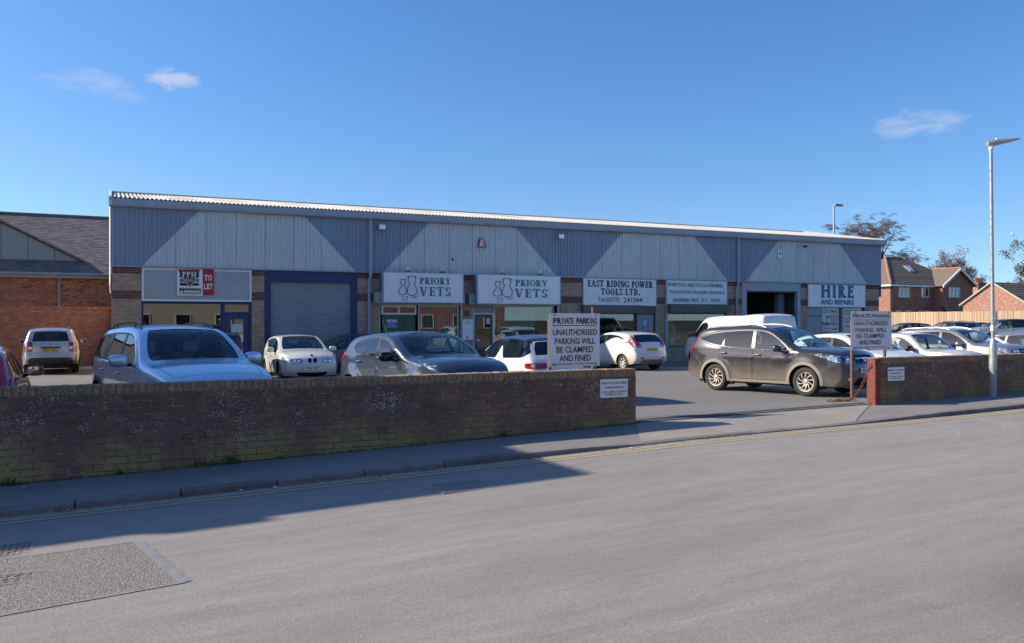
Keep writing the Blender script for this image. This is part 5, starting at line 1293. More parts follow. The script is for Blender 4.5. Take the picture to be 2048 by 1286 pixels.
# ---- serif lettering built from strokes
def glyph(ch, T, t_, sk=.09):
    q = []                                           # polygons in a box of height 1
    def rect(a, b, c_, d_): q.append([(a, c_), (b, c_), (b, d_), (a, d_)])
    def stem(x, T_=None): w_ = T_ or T; rect(x, x+w_, 0, 1); ser(x+w_/2, 0, w_); ser(x+w_/2, 1, w_)
    def ser(x, y, w_=None): w_ = (w_ or T)/2+sk; rect(x-w_, x+w_, *( (0, t_) if y == 0 else (1-t_, 1)))
    def diag(xa, ya, xb, yb, w_): q.append([(xa-w_/2, ya), (xa+w_/2, ya), (xb+w_/2, yb), (xb-w_/2, yb)])
    def arc(cx, cy, rx, ry, a0, a1, w0, w1, n=14):
        for i in range(n):
            u, v = a0+(a1-a0)*i/n, a0+(a1-a0)*(i+1)/n
            def P(a, inner):
                w_ = w0+(w1-w0)*abs(math.cos(a)); return (cx+(rx-(w_ if inner else 0))*math.cos(a), cy+(ry-(w0*1.0 if inner else 0))*math.sin(a))
            q.append([P(u, 0), P(v, 0), P(v, 1), P(u, 1)])
    pi = math.pi; m_ = .09
    if ch == 'I': stem(m_); w = T+2*m_
    elif ch == 'H': stem(m_); stem(.52+m_); rect(m_+T, .52+m_, .46, .46+t_*1.3); w = .52+T+2*m_
    elif ch in 'EFL':
        stem(m_); w = .56+m_
        rect(m_+T, w, 0, t_*1.2) if ch != 'F' else None
        if ch != 'L': rect(m_+T, w-.02, 1-t_*1.2, 1); rect(m_+T, w-.12, .47, .47+t_*1.2); rect(w-.02-t_*.8, w-.02, .74, 1-t_); rect(w-.12-t_*.8, w-.12, .36, .68)
        if ch != 'F': rect(w-t_*.8, w, t_, .27)
    elif ch == 'T': stem(.28); rect(0, .56+T, 1-t_*1.2, 1); rect(0, t_*.8, .74, 1-t_); rect(.56+T-t_*.8, .56+T, .74, 1-t_); w = .56+T
    elif ch in 'PR':
        stem(m_); rect(m_+T, .36, 1-t_*1.1, 1); rect(m_+T, .36, .45, .45+t_*1.1); arc(.34, .725, .30, .275, -pi/2, pi/2, t_*1.1, T); w = .66
        if ch == 'R': diag(.64, 0, .36, .47, T*1.15); ser(.66, 0); w = .80
    elif ch == 'D': stem(m_); rect(m_+T, .32, 1-t_, 1); rect(m_+T, .32, 0, t_); arc(.30, .5, .46, .5, -pi/2, pi/2, t_, T); w = .78
    elif ch == 'O': arc(.42, .5, .42, .5, 0, 2*pi, t_, T, 28); w = .84
    elif ch == 'G': arc(.42, .5, .42, .5, pi*.22, pi*1.78, t_, T, 24); rect(.66, .66+T*.8, .05, .42); rect(.54, .84, .40, .40+t_); rect(.74, .74+t_, .72, .96); w = .86
    elif ch == 'S':
        arc(.30, .745, .27, .255, pi*.12, pi*1.5, t_, T*.9); arc(.30, .255, .29, .26, -pi*.88, pi*.5, t_, T*.9); rect(.54, .54+t_*.8, .70, .97); rect(.01, .01+t_*.8, .03, .30); w = .60
    elif ch == 'V': diag(.40, 0, .13, 1, T); diag(.44, 0, .70, 1, t_*1.1); ser(.13, 1); ser(.70, 1, t_); w = .84
    elif ch == 'Y': diag(.41, .45, .13, 1, T); diag(.43, .45, .68, 1, t_*1.1); rect(.42-T/2, .42+T/2, 0, .48); ser(.42, 0); ser(.13, 1); ser(.68, 1, t_); w = .82
    elif ch == 'A': diag(.12, 0, .40, 1, t_*1.2); diag(.70, 0, .42, 1, T); rect(.22, .60, .30, .30+t_); ser(.12, 0, t_); ser(.70, 0); w = .86
    elif ch == 'W': diag(.32, 0, .12, 1, T); diag(.34, 0, .54, 1, t_*1.1); diag(.72, 0, .54, 1, T); diag(.74, 0, .94, 1, t_*1.1); ser(.12, 1); ser(.54, 1); ser(.94, 1, t_); w = 1.08
    elif ch == 'N': rect(m_, m_+t_*1.2, 0, 1); ser(m_+t_*.6, 0, t_); ser(m_+t_*.6, 1, t_); diag(.64, 0, .14, 1, T); rect(.62, .62+t_*1.2, 0, 1); ser(.64, 1, t_); w = .78
    elif ch == 'C': arc(.42, .5, .42, .5, pi*.22, pi*1.78, t_, T, 24); w = .76
    elif ch == 'M': rect(m_, m_+t_*1.2, 0, 1); ser(m_+.03, 0, t_); diag(.44, 0, .14, 1, T); diag(.46, 0, .74, 1, t_*1.2); stem(.72, T); w = .98
    elif ch == '.': rect(.05, .05+T, 0, T); w = .1+T
    else: w = .38
    return q, w
def serif(parent, s, px0, py0, px1, py1, mat, y=-.01, T=.17, t_=.06, gap=.10, sk=.09):
    s0, s1, z0, z1 = rc(px0, py0, px1, py1); polys = []; x = 0
    for ch in s:
        q, w_ = glyph(ch, T, t_, sk); polys.append((x, q)); x += w_+gap
    k = (s1-s0)/(x-gap); h = z1-z0; last = None; off = y
    for x, q in polys:
        if not q: continue
        m = MB()
        for i, p in enumerate(q): m.add([(s0+(a+x)*k, off-i*.00025, z0+b*h) for a, b in p], [tuple(range(len(p)))])
        part('letter', m, mat, parent)
# ================= unit one
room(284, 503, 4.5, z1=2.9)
x0, x1, z0, z1 = rc(283.5, 536, 503, 602); z1 = ZC0-.06
f = panel('fascia_panel', x0+.05, x1-.05, z0+.05, z1-.02, .02, .06, 'grey_panel'); m = MB(); frame(m, x0, x1, z0, z1, -.02, .07, .07); part('frame', m, 'white_upvc', f)
xa, xb, za, zb = rc(286, 605, 446, 745); win(xa-.05, xb, GZ0+.35, z0-.02, 'navy_paint', .07)
panel('stall_riser', xa-.05, xb, GZ0, GZ0+.34, .12, .2, 'navy_paint')
da, db, _, _ = rc(446, 605, 503, 745); m = MB(); frame(m, da, db, GZ0, z0-.02, .10, .2, .08, hbars=((da, db, Lc(470, 626)[1]),)); dr = part('door', m, 'navy_door', ub)
zt = Lc(470, 626)[1]; m = MB(); frame(m, da+.09, db-.09, GZ0+.05, zt-.05, .12, .18, .19, hbars=((da+.1, db-.1, .75),)); part('leaf', m, 'navy_door', dr)
m = MB(); m.box(da+.2, db-.2, .15, .155, GZ0+.2, zt-.2); m.box(da+.08, db-.08, .15, .155, zt+.04, z0-.1); part('pane', m, 'shop_glass', dr)
nx0, nx1, nz0, nz1 = rc(463, 648, 488, 665); nt_ = panel('notice', nx0, nx1, nz0, nz1, .135, .14, 'poster_white', dr)
# roller shutter
panel('wall', Lc(529, 600)[0], Lc(715, 600)[0], GZ0, ZC0-.06, .30, .34, 'room_dark')
x0, x1 = Lc(529.5, 600)[0], Lc(715, 600)[0]; sx0, sx1 = Lc(541.5, 600)[0], Lc(702.5, 600)[0]; zt = Lc(541, 563.5)[1]
m = MB(); m.box(x0, sx0, .0, .16, GZ0, ZC0-.06); m.box(sx1, x1, .0, .16, GZ0, ZC0-.06); m.box(sx0, sx1, -.004, .16, zt, ZC0-.06); sh = part('shutter_frame', m, 'navy_paint', ub)
sm = MB(); n = 7; pr = [(.10+.03*math.cos(2*math.pi*i/(n-1))*-1, i/(n-1)*.075) for i in range(n)]; sm.add([(x, y, z) for x in (sx0, sx1) for y, z in pr], [(i, n+i, n+i+1, i+1) for i in range(n-1)]); sme = sm.mesh('slat', 'shutter_steel', 60)
z = GZ0+.03; k = 0
while z < zt: o = link('slat', sme, sh, (0, 0, z)); z += .075
# ================= vets, two shop fronts
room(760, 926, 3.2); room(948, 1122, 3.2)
def blinds(a, b, z0, z1, parent, skip=None):
    m = MB(); x = a
    while x < b:
        if not (skip and skip[0] < x < skip[1]): m.add([(x, .30, z0), (x+.078, .325, z0), (x+.078, .325, z1), (x, .30, z1)], [(0,1,2,3)])
        x += .10
    part('blind', m, 'blind_slats', parent, kind='stuff')
for (o0, o1, s0_, s1_, dpx, wpx) in ((758, 927.5, 766.5, 927, (765, 832), (838, 919)), (946, 1121.3, 954.5, 1121, (949, 988), (988.5, 1110))):
    zt = Lc(o0, 606)[1]; a, b = Lc(o0, 600)[0], Lc(o1, 600)[0]
    m = MB(); m.box(a, a+.07, .06, .16, GZ0, ZC0-.06); m.box(b-.12, b, .06, .16, GZ0, zt); m.box(a+.07, b-.12, .06, .16, zt-.09, zt); part('post', m, 'cream_frame', ub)
    panel('header', a+.07, b, zt, ZC0-.06, .05, .1, 'navy_door')
    d0, d1 = Lc(dpx[0], 600)[0], Lc(dpx[1], 600)[0]; zd = Lc(dpx[0], 629)[1]
    w0, w1 = Lc(wpx[0], 600)[0], Lc(wpx[1], 600)[0]
    wn = win(w0, w1, .55, zt-.09, 'cream_frame', .06, .1); panel('stall_riser', w0, w1, GZ0, .55, .1, .2, 'facade_brick'); blinds(w0+.07, w1-.07, .6, zt-.12, wn, None if o0 < 800 else (lerp(w0, w1, .69), w1))
    if o0 < 800:
        m = MB(); frame(m, d0-.02, d1+.04, zd, zt-.09, .08, .16, .07, bars=((d0+d1)/2,)); fl = part('fanlight', m, 'white_upvc', ub); m = MB(); m.box(d0, d1, .12, .126, zd+.03, zt-.11); part('pane', m, 'shop_glass', fl)
        for (a_, b_) in ((d0+.02, lerp(d0, d1, .64)), (lerp(d0, d1, .645), d1)):
            dr = panel('door', a_, b_, GZ0+.03, zd, .10, .15, 'green_door')
            m = MB(); frame(m, a_+.05, b_-.05, GZ0+.1, zd-.06, .088, .10, .07); part('moulding', m, 'green_door', dr)
        nb = fthing('fire_exit_sign', 'small blue and white notice on the green double doors', 'sign', *[q for q in (Lc(774, 655)[0], .08, Lc(774, 655)[1])])
        r4 = rc(774, 639, 795, 655); m = MB(); m.box(r4[0], r4[1], .075, .083, r4[2], r4[3]); part('board', m, 'poster_white', nb)
        r4 = rc(774.5, 644, 794.5, 654.5); m = MB(); m.box(r4[0], r4[1], .071, .074, r4[2], r4[3]); part('panel', m, 'notice_blue', nb)
        txt(nb, 'FIRE EXIT', 777.5, 645.3, 790.5, 648.8, 'letter_white', .068, .01); txt(nb, 'KEEP CLEAR', 776, 650, 793, 653.6, 'letter_white', .068, .01)
        m = MB(); c4 = rc(783, 640, 786, 643.5); m.lathe([(.001, 0), (.03, 0)], 14, 'y', ((c4[0]+c4[1])/2, .07, (c4[2]+c4[3])/2)); part('symbol', m, 'notice_blue', nb)
        rr = Lc(905, 655); fl_ = MB()
        for j, (pa, pb) in enumerate(((894, 904), (906, 911), (913, 917))):
            q = rc(pa, 653, pb, 661); fl_.box(q[0], q[1], .205, .21, q[2], q[3])
        part('poster', fl_, 'sign_red', wn, kind='stuff'); q = rc(892, 650, 917, 672); m = MB(); m.box(q[0], q[1], .212, .216, q[2], q[3]); part('poster', m, 'poster_white', wn)
    else:
        fl = panel('fanlight', d0+.04, d1, zd+.06, zt-.09, .12, .15, 'grey_door'); m = MB(); frame(m, d0-.02, d1+.03, GZ0, zd+.06, .08, .16, .05); part('door_frame', m, 'white_upvc', ub)
        m = MB(); frame(m, d0+.03, d1-.02, GZ0+.03, zd, .10, .15, .11); dr = part('door', m, 'green_door', ub); m = MB(); m.box(d0+.1, d1-.09, .12, .126, GZ0+.1, zd-.08); part('pane', m, 'shop_glass', dr)
        for (pa, ya, pb, yb, mt) in ((952, 636, 962, 645, 'notice_blue'), (975, 636, 982, 648, 'poster_white'), (952, 678, 961, 683, 'poster_white')):
            q = rc(pa, ya, pb, yb); panel('poster', q[0], q[1], q[2], q[3], .112, .117, mt, dr)
    # the deep sign box on brackets
    q = rc(s0_, 546 if o0 < 800 else 550, s1_, 605 if o0 < 800 else 607.5, -.55)
    zt_ = ZC0-.02; sg = fthing('fascia_sign', 'white cat and dog fascia sign in teal lettering %s' % ('over the green double doors' if o0 < 800 else 'over the window with dog figure'), 'sign', q[0], -.55, q[2])
    m = MB(); m.box(q[0], q[1], -.545, -.30, q[2], zt_); part('box', m, 'sign_white', sg)
    m = MB(); frame(m, q[0]-.012, q[1]+.012, q[2]-.012, zt_+.012, -.556, -.30, .035); part('surround', m, 'gutter_grey', sg)
    for bx0, bx1, bz in ((q[0]-.26, q[0]-.015, .42), (q[1]+.015, q[1]+.16, .38), (q[0]+.3, q[0]+.44, .22), (q[1]-.44, q[1]-.3, .22)):
        m = MB(); m.box(bx0, bx1, -.32 if bz > .3 else -.299, -.02, q[2]-.02, q[2]+bz); part('bracket', m, 'gutter_grey', sg)
    def sp2(u, v): return (q[0]+(q[1]-q[0])*u, q[2]+(zt_-q[2])*v)
    def rect2(u0, v0, u1, v1): a_, b_ = sp2(u0, v0), sp2(u1, v1); return a_[0], b_[0], a_[1], b_[1]
    def serif2(s, u0, v0, u1, v1, T, t_, gap):
        a_, b_, c_, d_ = rect2(u0, v0, u1, v1); polys = []; x = 0
        for ch in s: g_, w_ = glyph(ch, T, t_); polys.append((x, g_)); x += w_+gap
        k = (b_-a_)/(x-gap); h = d_-c_
        for x, g_ in polys:
            m = MB()
            for i, p in enumerate(g_): m.add([(a_+(e_+x)*k, -.562-i*.00025, c_+f_*h) for e_, f_ in p], [tuple(range(len(p)))])
            part('letter', m, 'letter_teal', sg)
    serif2('PRIORY', .445, .62, .835, .84, .21, .085, .09); serif2('VETS', .445, .23, .835, .53, .20, .08, .18)
    def curve(pts, w_, mt, nm): 
        P = chaikin(pts, 3, False); m = MB(); m.tube([(sp2(a_, b_)[0], -.563, sp2(a_, b_)[1]) for a_, b_ in P], w_, 5); part(nm, m, mt, sg)
    curve([(.255,.74), (.232,.76), (.215,.78), (.213,.72), (.205,.66), (.215,.60), (.228,.58), (.226,.55), (.215,.50), (.195,.43), (.183,.36), (.192,.29), (.215,.27), (.225,.27)], .011, 'letter_black', 'cat_outline')
    curve([(.255,.74), (.265,.79), (.272,.73), (.268,.64), (.255,.58), (.252,.55), (.262,.50), (.278,.44), (.285,.36), (.275,.29), (.25,.27), (.24,.27)], .011, 'letter_black', 'cat_outline')
    curve([(.233,.27), (.231,.15), (.242,.085), (.27,.07), (.295,.11), (.297,.19), (.28,.22), (.265,.18), (.272,.15)], .008, 'letter_faded', 'cat_tail')
    curve([(.29,.82), (.305,.88), (.33,.875), (.37,.875), (.385,.88), (.405,.82)], .012, 'letter_faded', 'dog_ears'); curve([(.315,.86), (.30,.78), (.305,.70), (.32,.64), (.312,.60), (.297,.50), (.286,.40), (.292,.33), (.31,.27), (.345,.24), (.36,.24)], .013, 'letter_faded', 'dog_outline')
    curve([(.38,.86), (.395,.78), (.39,.70), (.375,.64), (.38,.60), (.40,.50), (.413,.40), (.405,.31), (.385,.26), (.355,.24), (.345,.245), (.365,.18), (.385,.17), (.41,.22)], .013, 'letter_faded', 'dog_outline')
    for (px_, py_) in (((817, 541), (886.6, 542)) if o0 < 800 else ((1006.8, 545), (1081, 547))):
        s_, z_ = Lc(px_, py_, -.5); sl_ = fthing('spotlight', 'small white spotlight on the vets sign %s' % {817: 'above the animals, left sign', 886.6: 'above the lettering, left sign', 1006.8: 'above the animals, right sign', 1081: 'above the lettering, right sign'}[px_], 'lamp', s_, -.42, zt_+.012, 'spotlights on the vets signs')
        m = MB(); m.box(s_-.09, s_+.09, -.50, -.34, zt_+.012, zt_+.05); part('base', m, 'iron_dark', sl_)
        m = MB(); m.lathe([(.02, -.08), (.06, -.06), (.085, .04), (.08, .05), (.001, .03)], 14, 'y', (s_, -.44, zt_+.15)); m.tube([(s_, -.42, zt_+.05), (s_, -.42, zt_+.12)], .018, 6); part('head', m, 'steel_white', sl_, 40)
# the dog figure and cushion standing inside the window
s_, _ = Lc(1037, 670); fz0 = .60
dg = fthing('dog_statue', 'pale seated dog figure in the window with vertical blinds', 'statue', s_, .24, fz0)
m = MB()
def ball(m, c_, r3, n=12):
    bm = bmesh.new(); bmesh.ops.create_uvsphere(bm, u_segments=n, v_segments=n-4, radius=1); m.add([(v.co.x*r3[0]+c_[0], v.co.y*r3[1]+c_[1], v.co.z*r3[2]+c_[2]) for v in bm.verts], [tuple(v.index for v in f.verts) for f in bm.faces]); bm.free()
zd_ = Lc(1037, 648)[1]; H_ = zd_-fz0
m.lathe([(.001, 0), (.17, .0), (.185, .10*H_), (.16, .35*H_), (.12, .60*H_), (.085, .74*H_), (.09, .82*H_), (.10, .90*H_), (.07, .98*H_), (.001, H_)], 14, 'z', (s_, .24, fz0)); part('body', m, 'cream_frame', dg, 60)
m = MB(); ball(m, (s_-.10, .22, fz0+.86*H_), (.11, .06, .055)); part('muzzle', m, 'cream_frame', dg, 60); m = MB(); ball(m, (s_+.09, .21, fz0+.84*H_), (.035, .03, .09)); part('ear', m, 'poster_yellow' if False else 'lamp_body', dg, 60)
# notice boards on the pier between the vets fronts
q = rc(924.5, 639, 945, 679.5); nb = fthing('notice_board', 'tall white notice board on the brick pier between the vets fronts', 'sign', q[0], -.04, q[2]); m = MB(); m.box(q[0], q[1], -.03, -.004, q[2], q[3]); part('board', m, 'sign_white', nb)
txt(nb, 'PRIORY', 930, 641.5, 940, 643.5, 'letter_faded', -.034); txt(nb, 'VETS', 928, 644.5, 942, 648.5, 'letter_faded', -.034)
for k, yy in enumerate((652, 656, 659, 663, 668)): txt(nb, ('opening hours', 'Monday to Friday', 'Saturday', 'by appointment', 'telephone')[k] if False else '- - - - -', 928+k % 2, yy, 942-k % 3, yy+.8, 'letter_faded', -.034)
m = MB(); c4 = rc(934, 672, 936.5, 674.5); m.lathe([(.001, 0), (.045, 0)], 12, 'y', (c4[0], -.033, c4[2])); part('symbol', m, 'sign_red', nb)
q = rc(929, 621, 938, 632); panel('vent', q[0], q[1], q[2], q[3], -.03, -.004, 'facade_brick_dark')
# ================= power tool shop
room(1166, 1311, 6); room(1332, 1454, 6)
x0, x1 = Lc(1165, 600)[0], Lc(1311, 600)[0]; zt = Lc(1165, 626)[1]
panel('header', x0, x1, zt, ZC0-.06, .04, .1, 'hood_brown')
q = rc(1167, 611, 1285, 626, -.2); panel('shutter_box', q[0], q[1], zt, zt+.36, -.22, .04, 'hood_brown')
xa, xb = Lc(1195, 640)[0], Lc(1273, 640)[0]; wn = win(x0+.05, xb, .45, zt, 'hood_brown', .05, .1); panel('stall_riser', x0, xb, GZ0, .45, .1, .2, 'facade_brick')
da, db = Lc(1275.5, 640)[0], Lc(1309, 640)[0]; zd = Lc(1275, 629)[1]; dr = panel('door', da, db, GZ0+.02, zd, .08, .13, 'grey_door'); m = MB(); frame(m, da-.05, db+.06, GZ0, zt+.3, .05, .15, .05, hbars=((da, db, zd+.03),)); part('frame', m, 'letter_red', dr); m = MB(); frame(m, da+.35, db-.3, .75, 1.5, .07, .08, .012); part('hatch', m, 'iron_dark', dr)
q = rc(1288.5, 640, 1294.5, 650); panel('poster', q[0], q[1], q[2], q[3], .070, .076, 'poster_white', dr)
q = rc(1285, 618, 1306, 625); m = MB(); frame(m, da, db, zd+.06, zt+.26, .10, .14, .03); fl = part('fanlight', m, 'hood_brown', ub); m = MB(); m.box(da+.02, db-.02, .12, .126, zd+.07, zt+.24); part('pane', m, 'shop_glass', fl)
def flat_sign(name, label, px0, py0, px1, py1, mat, y0=-.06, y1=-.01, top=ZC0-.04, edge='gutter_grey'):
    q = rc(px0, py0, px1, py1); sg = fthing(name, label, 'sign', q[0], y0, q[2]); z1 = min(top, q[3]) if top else q[3]
    m = MB(); m.box(q[0], q[1], y0, y1, q[2], z1); part('board', m, mat, sg)
    if edge: m = MB(); frame(m, q[0]-.02, q[1]+.02, q[2]-.025, z1+.012, y0-.006, y1+.01, .035); part('edging', m, edge, sg)
    return sg
sg = flat_sign('shop_sign', 'white painted shop board with navy serif name and telephone number', 1165, 555.5, 1311, 610.5, 'sign_old_white')
serif(sg, 'EAST RIDING POWER', 1173.5, 560, 1304, 573.5, 'letter_navy', -.066, .26, .12, .05, .06); serif(sg, 'TOOLS LTD.', 1200, 576.5, 1278.5, 590, 'letter_navy', -.066, .26, .12, .10, .06)
txt(sg, 'Tel:(0377)', 1193.5, 594.5, 1237.5, 606, 'letter_navy', -.066, .012); txt(sg, '241044', 1246, 595, 1283, 605, 'letter_navy', -.066, .012)
x0, x1 = Lc(1330, 600)[0], Lc(1455, 600)[0]; zt = Lc(1336, 626)[1]; panel('header', x0, x1, zt, ZC0-.06, .04, .1, 'hood_brown')
m = MB(); a, b = x0+.1, x1-.05; m.add([(x, y, z) for x in (a, b) for y, z in ((.04, zt+.05), (-.32, zt+.02), (-.34, zt+.42), (.04, zt+.42))], [(0,1,2,3), (7,6,5,4), (0,4,5,1), (1,5,6,2), (2,6,7,3)]); part('shutter_box', m, 'hood_brown', ub)
m = MB(); m.box(x0, x0+.12, -.06, .12, GZ0, ZC0-.06); part('post', m, 'gutter_grey', ub)
zsill = Lc(1336, 694)[1]; wn = win(x0+.14, x1-.02, zsill, zt, 'hood_brown', .05, .08)
m = MB(); bricks(m, x0+.12, x1, GZ0, zsill-.03, .04, seed=61); br = part('stall_riser', m, ['facade_brick', 'facade_brick_dark'], ub, att=True, kind='stuff'); m = MB(); m.box(x0+.12, x1, .048, .2, GZ0, zsill-.02); part('mortar', m, 'pale_mortar', br)
for (pa, ya, pb, yb, mt) in ((1338, 639.5, 1346, 653, 'poster_yellow'), (1338, 654, 1344, 663, 'poster_white'), (1348, 651, 1356, 665, 'poster_white'), (1344, 662, 1354, 674, 'poster_green'), (1344, 674, 1354, 688, 'poster_white'), (1337, 676, 1341, 692, 'poster_green'), (1358, 685, 1368, 692, 'poster_green'), (1344, 688, 1354, 692, 'poster_green')):
    q = rc(pa, ya, pb, yb); panel('poster', q[0], q[1], q[2], q[3], .135, .14, mt, wn)
m = MB(); c4 = rc(1340, 644, 1344, 649); m.prism([(c4[0], c4[2]), (c4[1], c4[2]), ((c4[0]+c4[1])/2, c4[3])], .131, .134); part('symbol', m, 'letter_black', wn)
sg = flat_sign('shop_sign', 'white painted board listing tools and trades in small navy capitals', 1332, 559.5, 1452.5, 610.5, 'sign_old_white')
txt(sg, 'POWER TOOLS, HAND TOOLS, & CONSUMABLE', 1334.5, 565.5, 1445, 574, 'letter_navy', -.066, .02); txt(sg, 'PRODUCTS FOR THE JOINERY, BUILDING &', 1338, 581, 1448, 588.5, 'letter_navy', -.066, .02); txt(sg, 'ENGINEERING TRADE.', 1344, 596.5, 1397, 603.5, 'letter_navy', -.066, .02); txt(sg, 'D.I.Y.', 1402, 597, 1415.5, 603.5, 'letter_navy', -.066, .02); txt(sg, 'SALES.', 1420, 597, 1439.5, 603.5, 'letter_navy', -.066, .02)
# stock on shelves inside the tool shop
r = random.Random(12)
for (pa, pb_) in ((1172, 1268), (1360, 1450)):
    a, b = Lc(pa, 600)[0], Lc(pb_, 600)[0]
    for z in (.75, 1.25, 1.75):
        m = MB(); m.box(a, b, 1.0, 1.35, z-.03, z); part('shelf', m, 'hood_brown', ub)
        m = MB(); x = a+.05
        while x < b-.3: w_ = r.uniform(.12, .34); m.m = r.randrange(0, 5); m.box(x, x+w_, 1.02, 1.3, z, z+r.uniform(.14, .36)); x += w_+r.uniform(.02, .12)
        part('stock', m, ['poster_white', 'poster_green', 'sign_red', 'notice_blue', 'poster_yellow'], ub, kind='stuff')
# ================= hire: open roller door and posters
room(1484, 1600, 9.0, 'room_brick', 3.4); room(1614, 1730, 3.0)
x0, x1 = Lc(1484, 600)[0], Lc(1600.5, 600)[0]; oz = Lc(1493, 581)[1]; oa, ob = Lc(1493, 600)[0], Lc(1594.5, 600)[0]
m = MB(); m.box(x0, oa, -.02, .2, GZ0, ZC0-.06); m.box(ob, x1, -.02, .2, GZ0, ZC0-.06); m.box(oa, ob, -.025, .2, oz, ZC0-.06); fr_ = part('roller_door_frame', m, 'gutter_grey', ub)
m = MB(); m.lathe([(.18, oa), (.18, ob)], 14, 'x', (0, .32, oz+.12)); part('roller', m, 'shutter_steel', fr_)
q = rc(1582, 590, 1594, 630); m = MB(); m.box(q[0], q[1], .9, 1.2, GZ0+.05, oz-.1); part('shelving', m, 'grey_door', ub)
sg = flat_sign('shop_sign', 'white board with large blue hire lettering at the right end of the building', 1614.5, 568, 1729, 613.5, 'sign_old_white')
serif(sg, 'HIRE', 1639, 569.8, 1706, 595.5, 'letter_blue', -.066, .255, .15, .07, .03); txt(sg, 'AND REPAIRS', 1639, 598.5, 1706, 609, 'letter_blue', -.066, .045)
x0, x1 = Lc(1614.5, 620)[0], Lc(1729, 620)[0]; zt = Lc(1615, 614)[1]; d1 = Lc(1645, 620)[0]
dr = panel('door', x0+.02, d1, GZ0+.02, zt, .06, .12, 'grey_door'); m = MB(); m.box(x0+.02, d1, .05, .06, Lc(1616, 632)[1]-.02, Lc(1616, 632)[1]+.02); part('rail', m, 'iron_dark', dr)
wn = win(d1, Lc(1684, 620)[0], .6, zt, 'letter_red', .05, .08); wn2 = win(Lc(1687, 620)[0], x1, .6, zt, 'letter_red', .05, .08); panel('stall_riser', d1, x1, GZ0, .6, .08, .2, 'facade_brick')
m = MB(); bricks(m, Lc(1683.5, 620)[0], Lc(1687.5, 620)[0], GZ0, zt, .05, seed=81); part('pier', m, ['facade_brick', 'facade_brick_dark'], ub, att=True, kind='stuff')
q = rc(1645.5, 617.5, 1681, 664); panel('poster', q[0], q[1], q[2], q[3], .095, .10, 'poster_white', wn); q = rc(1688, 618, 1724, 664); panel('poster', q[0], q[1], q[2], q[3], .095, .10, 'poster_white', wn2)
for (s_, a, b, c_, d_, mt, bo, sh_) in (('trend', 1662, 619, 1678, 625, 'letter_black', .01, .25), ('METOOL', 1662, 631, 1680, 636, 'sign_red', .02, 0), ('BOSCH', 1665, 638, 1678.5, 642.5, 'letter_black', 0, 0), ('Belle', 1645.8, 643, 1661.5, 651, 'letter_navy', .03, .25), ('FISCO', 1663, 645, 1680, 650.5, 'letter_navy', .02, .25), ('KANGO', 1665, 656, 1679, 660, 'letter_black', .02, 0), ('Makita', 1646, 654, 1661, 658.5, 'letter_faded', 0, .2), ('HITACHI', 1646.5, 619, 1659.5, 622, 'sign_red', .01, 0), ('Jepson', 1647.5, 624, 1658.5, 627, 'letter_black', 0, .2), ('Draper', 1646.5, 660, 1661, 663.5, 'letter_faded', 0, .2)):
    txt(wn, s_, a, b, c_, d_, mt, .09, bo, sh_)
for (s_, a, b, c_, d_, mt) in (('POWER', 1692, 620, 1722, 623.5, 'letter_faded'), ('& ADD', 1692, 625, 1712, 629, 'letter_navy'), ('WOLF', 1692, 636, 1712, 640, 'letter_navy'), ('MAKITA', 1694, 642, 1716, 645.5, 'letter_black'), ('KANGO', 1693, 651, 1712, 655, 'letter_black')):
    txt(wn2, s_, a, b, c_, d_, mt, .09, .01)
m = MB(); c4 = rc(1655.5, 631.5, 1659.5, 637); m.box(*c4[:2], .088, .092, *c4[2:]); part('symbol', m, 'sign_red', wn)
# ================= the letting board
sg = flat_sign('letting_board', 'white, black and red agent to let board on the grey fascia panel', 354, 537.5, 426.5, 591, 'sign_white', -.045, .0, None, None)
def pb(x, y): return 280+x/7.146, 520+y/7.146           # positions read from the board
def bbox(nm, mt, x0, y0, x1, y1, y): q = rc(*pb(x0, y0), *pb(x1, y1)); m = MB(); m.box(q[0], q[1], y-.002, y+.002, q[2], q[3]); part(nm, m, mt, sg)
def btri(nm, mt, pts, y): m = MB(); m.prism([Lc(*pb(a, b)) for a, b in pts], y-.002, y+.002); part(nm, m, mt, sg)
bbox('red_panel', 'sign_red', 893, 128, 1055, 507, -.049)
btri('red_band', 'sign_red', [(540, 136), (862, 136), (838, 178), (562, 178)], -.049)
bbox('black_panel', 'sign_black', 567, 160, 840, 252, -.052); bbox('red_band', 'sign_red', 622, 252, 790, 266, -.052); bbox('black_panel', 'sign_black', 567, 268, 840, 312, -.052); bbox('black_panel', 'sign_black', 567, 325, 840, 366, -.052); bbox('black_panel', 'sign_black', 560, 400, 868, 478, -.052)
btri('white_edge', 'letter_white', [(650, 316), (764, 316), (710, 398)], -.055); btri('red_triangle', 'sign_red', [(660, 316), (755, 316), (710, 386)], -.058)
serif(sg, 'PPH', *pb(597, 168), *pb(808, 242), 'letter_white', -.056, .22, .09, .06); serif(sg, 'COMMERCIAL', *pb(580, 276), *pb(828, 304), 'letter_white', -.056, .20, .09, .08)
txt(sg, '648888', *pb(567, 428), *pb(860, 472), 'letter_white', -.056, .03); txt(sg, 'TELEPHONE (01482)', *pb(575, 404), *pb(855, 418), 'letter_white', -.056, .01); txt(sg, 'www.pph-commercial.co.uk', *pb(567, 484), *pb(862, 494), 'letter_black', -.049, .01)

for (s_, a, b, c_, d_) in (('T', 918, 214, 966, 298), ('O', 972, 214, 1028, 298), ('L', 912, 338, 948, 420), ('E', 954, 338, 992, 420), ('T', 996, 338, 1040, 420)): txt(sg, s_, *pb(a, b), *pb(c_, d_), 'letter_white', -.055, .05, name='letter')
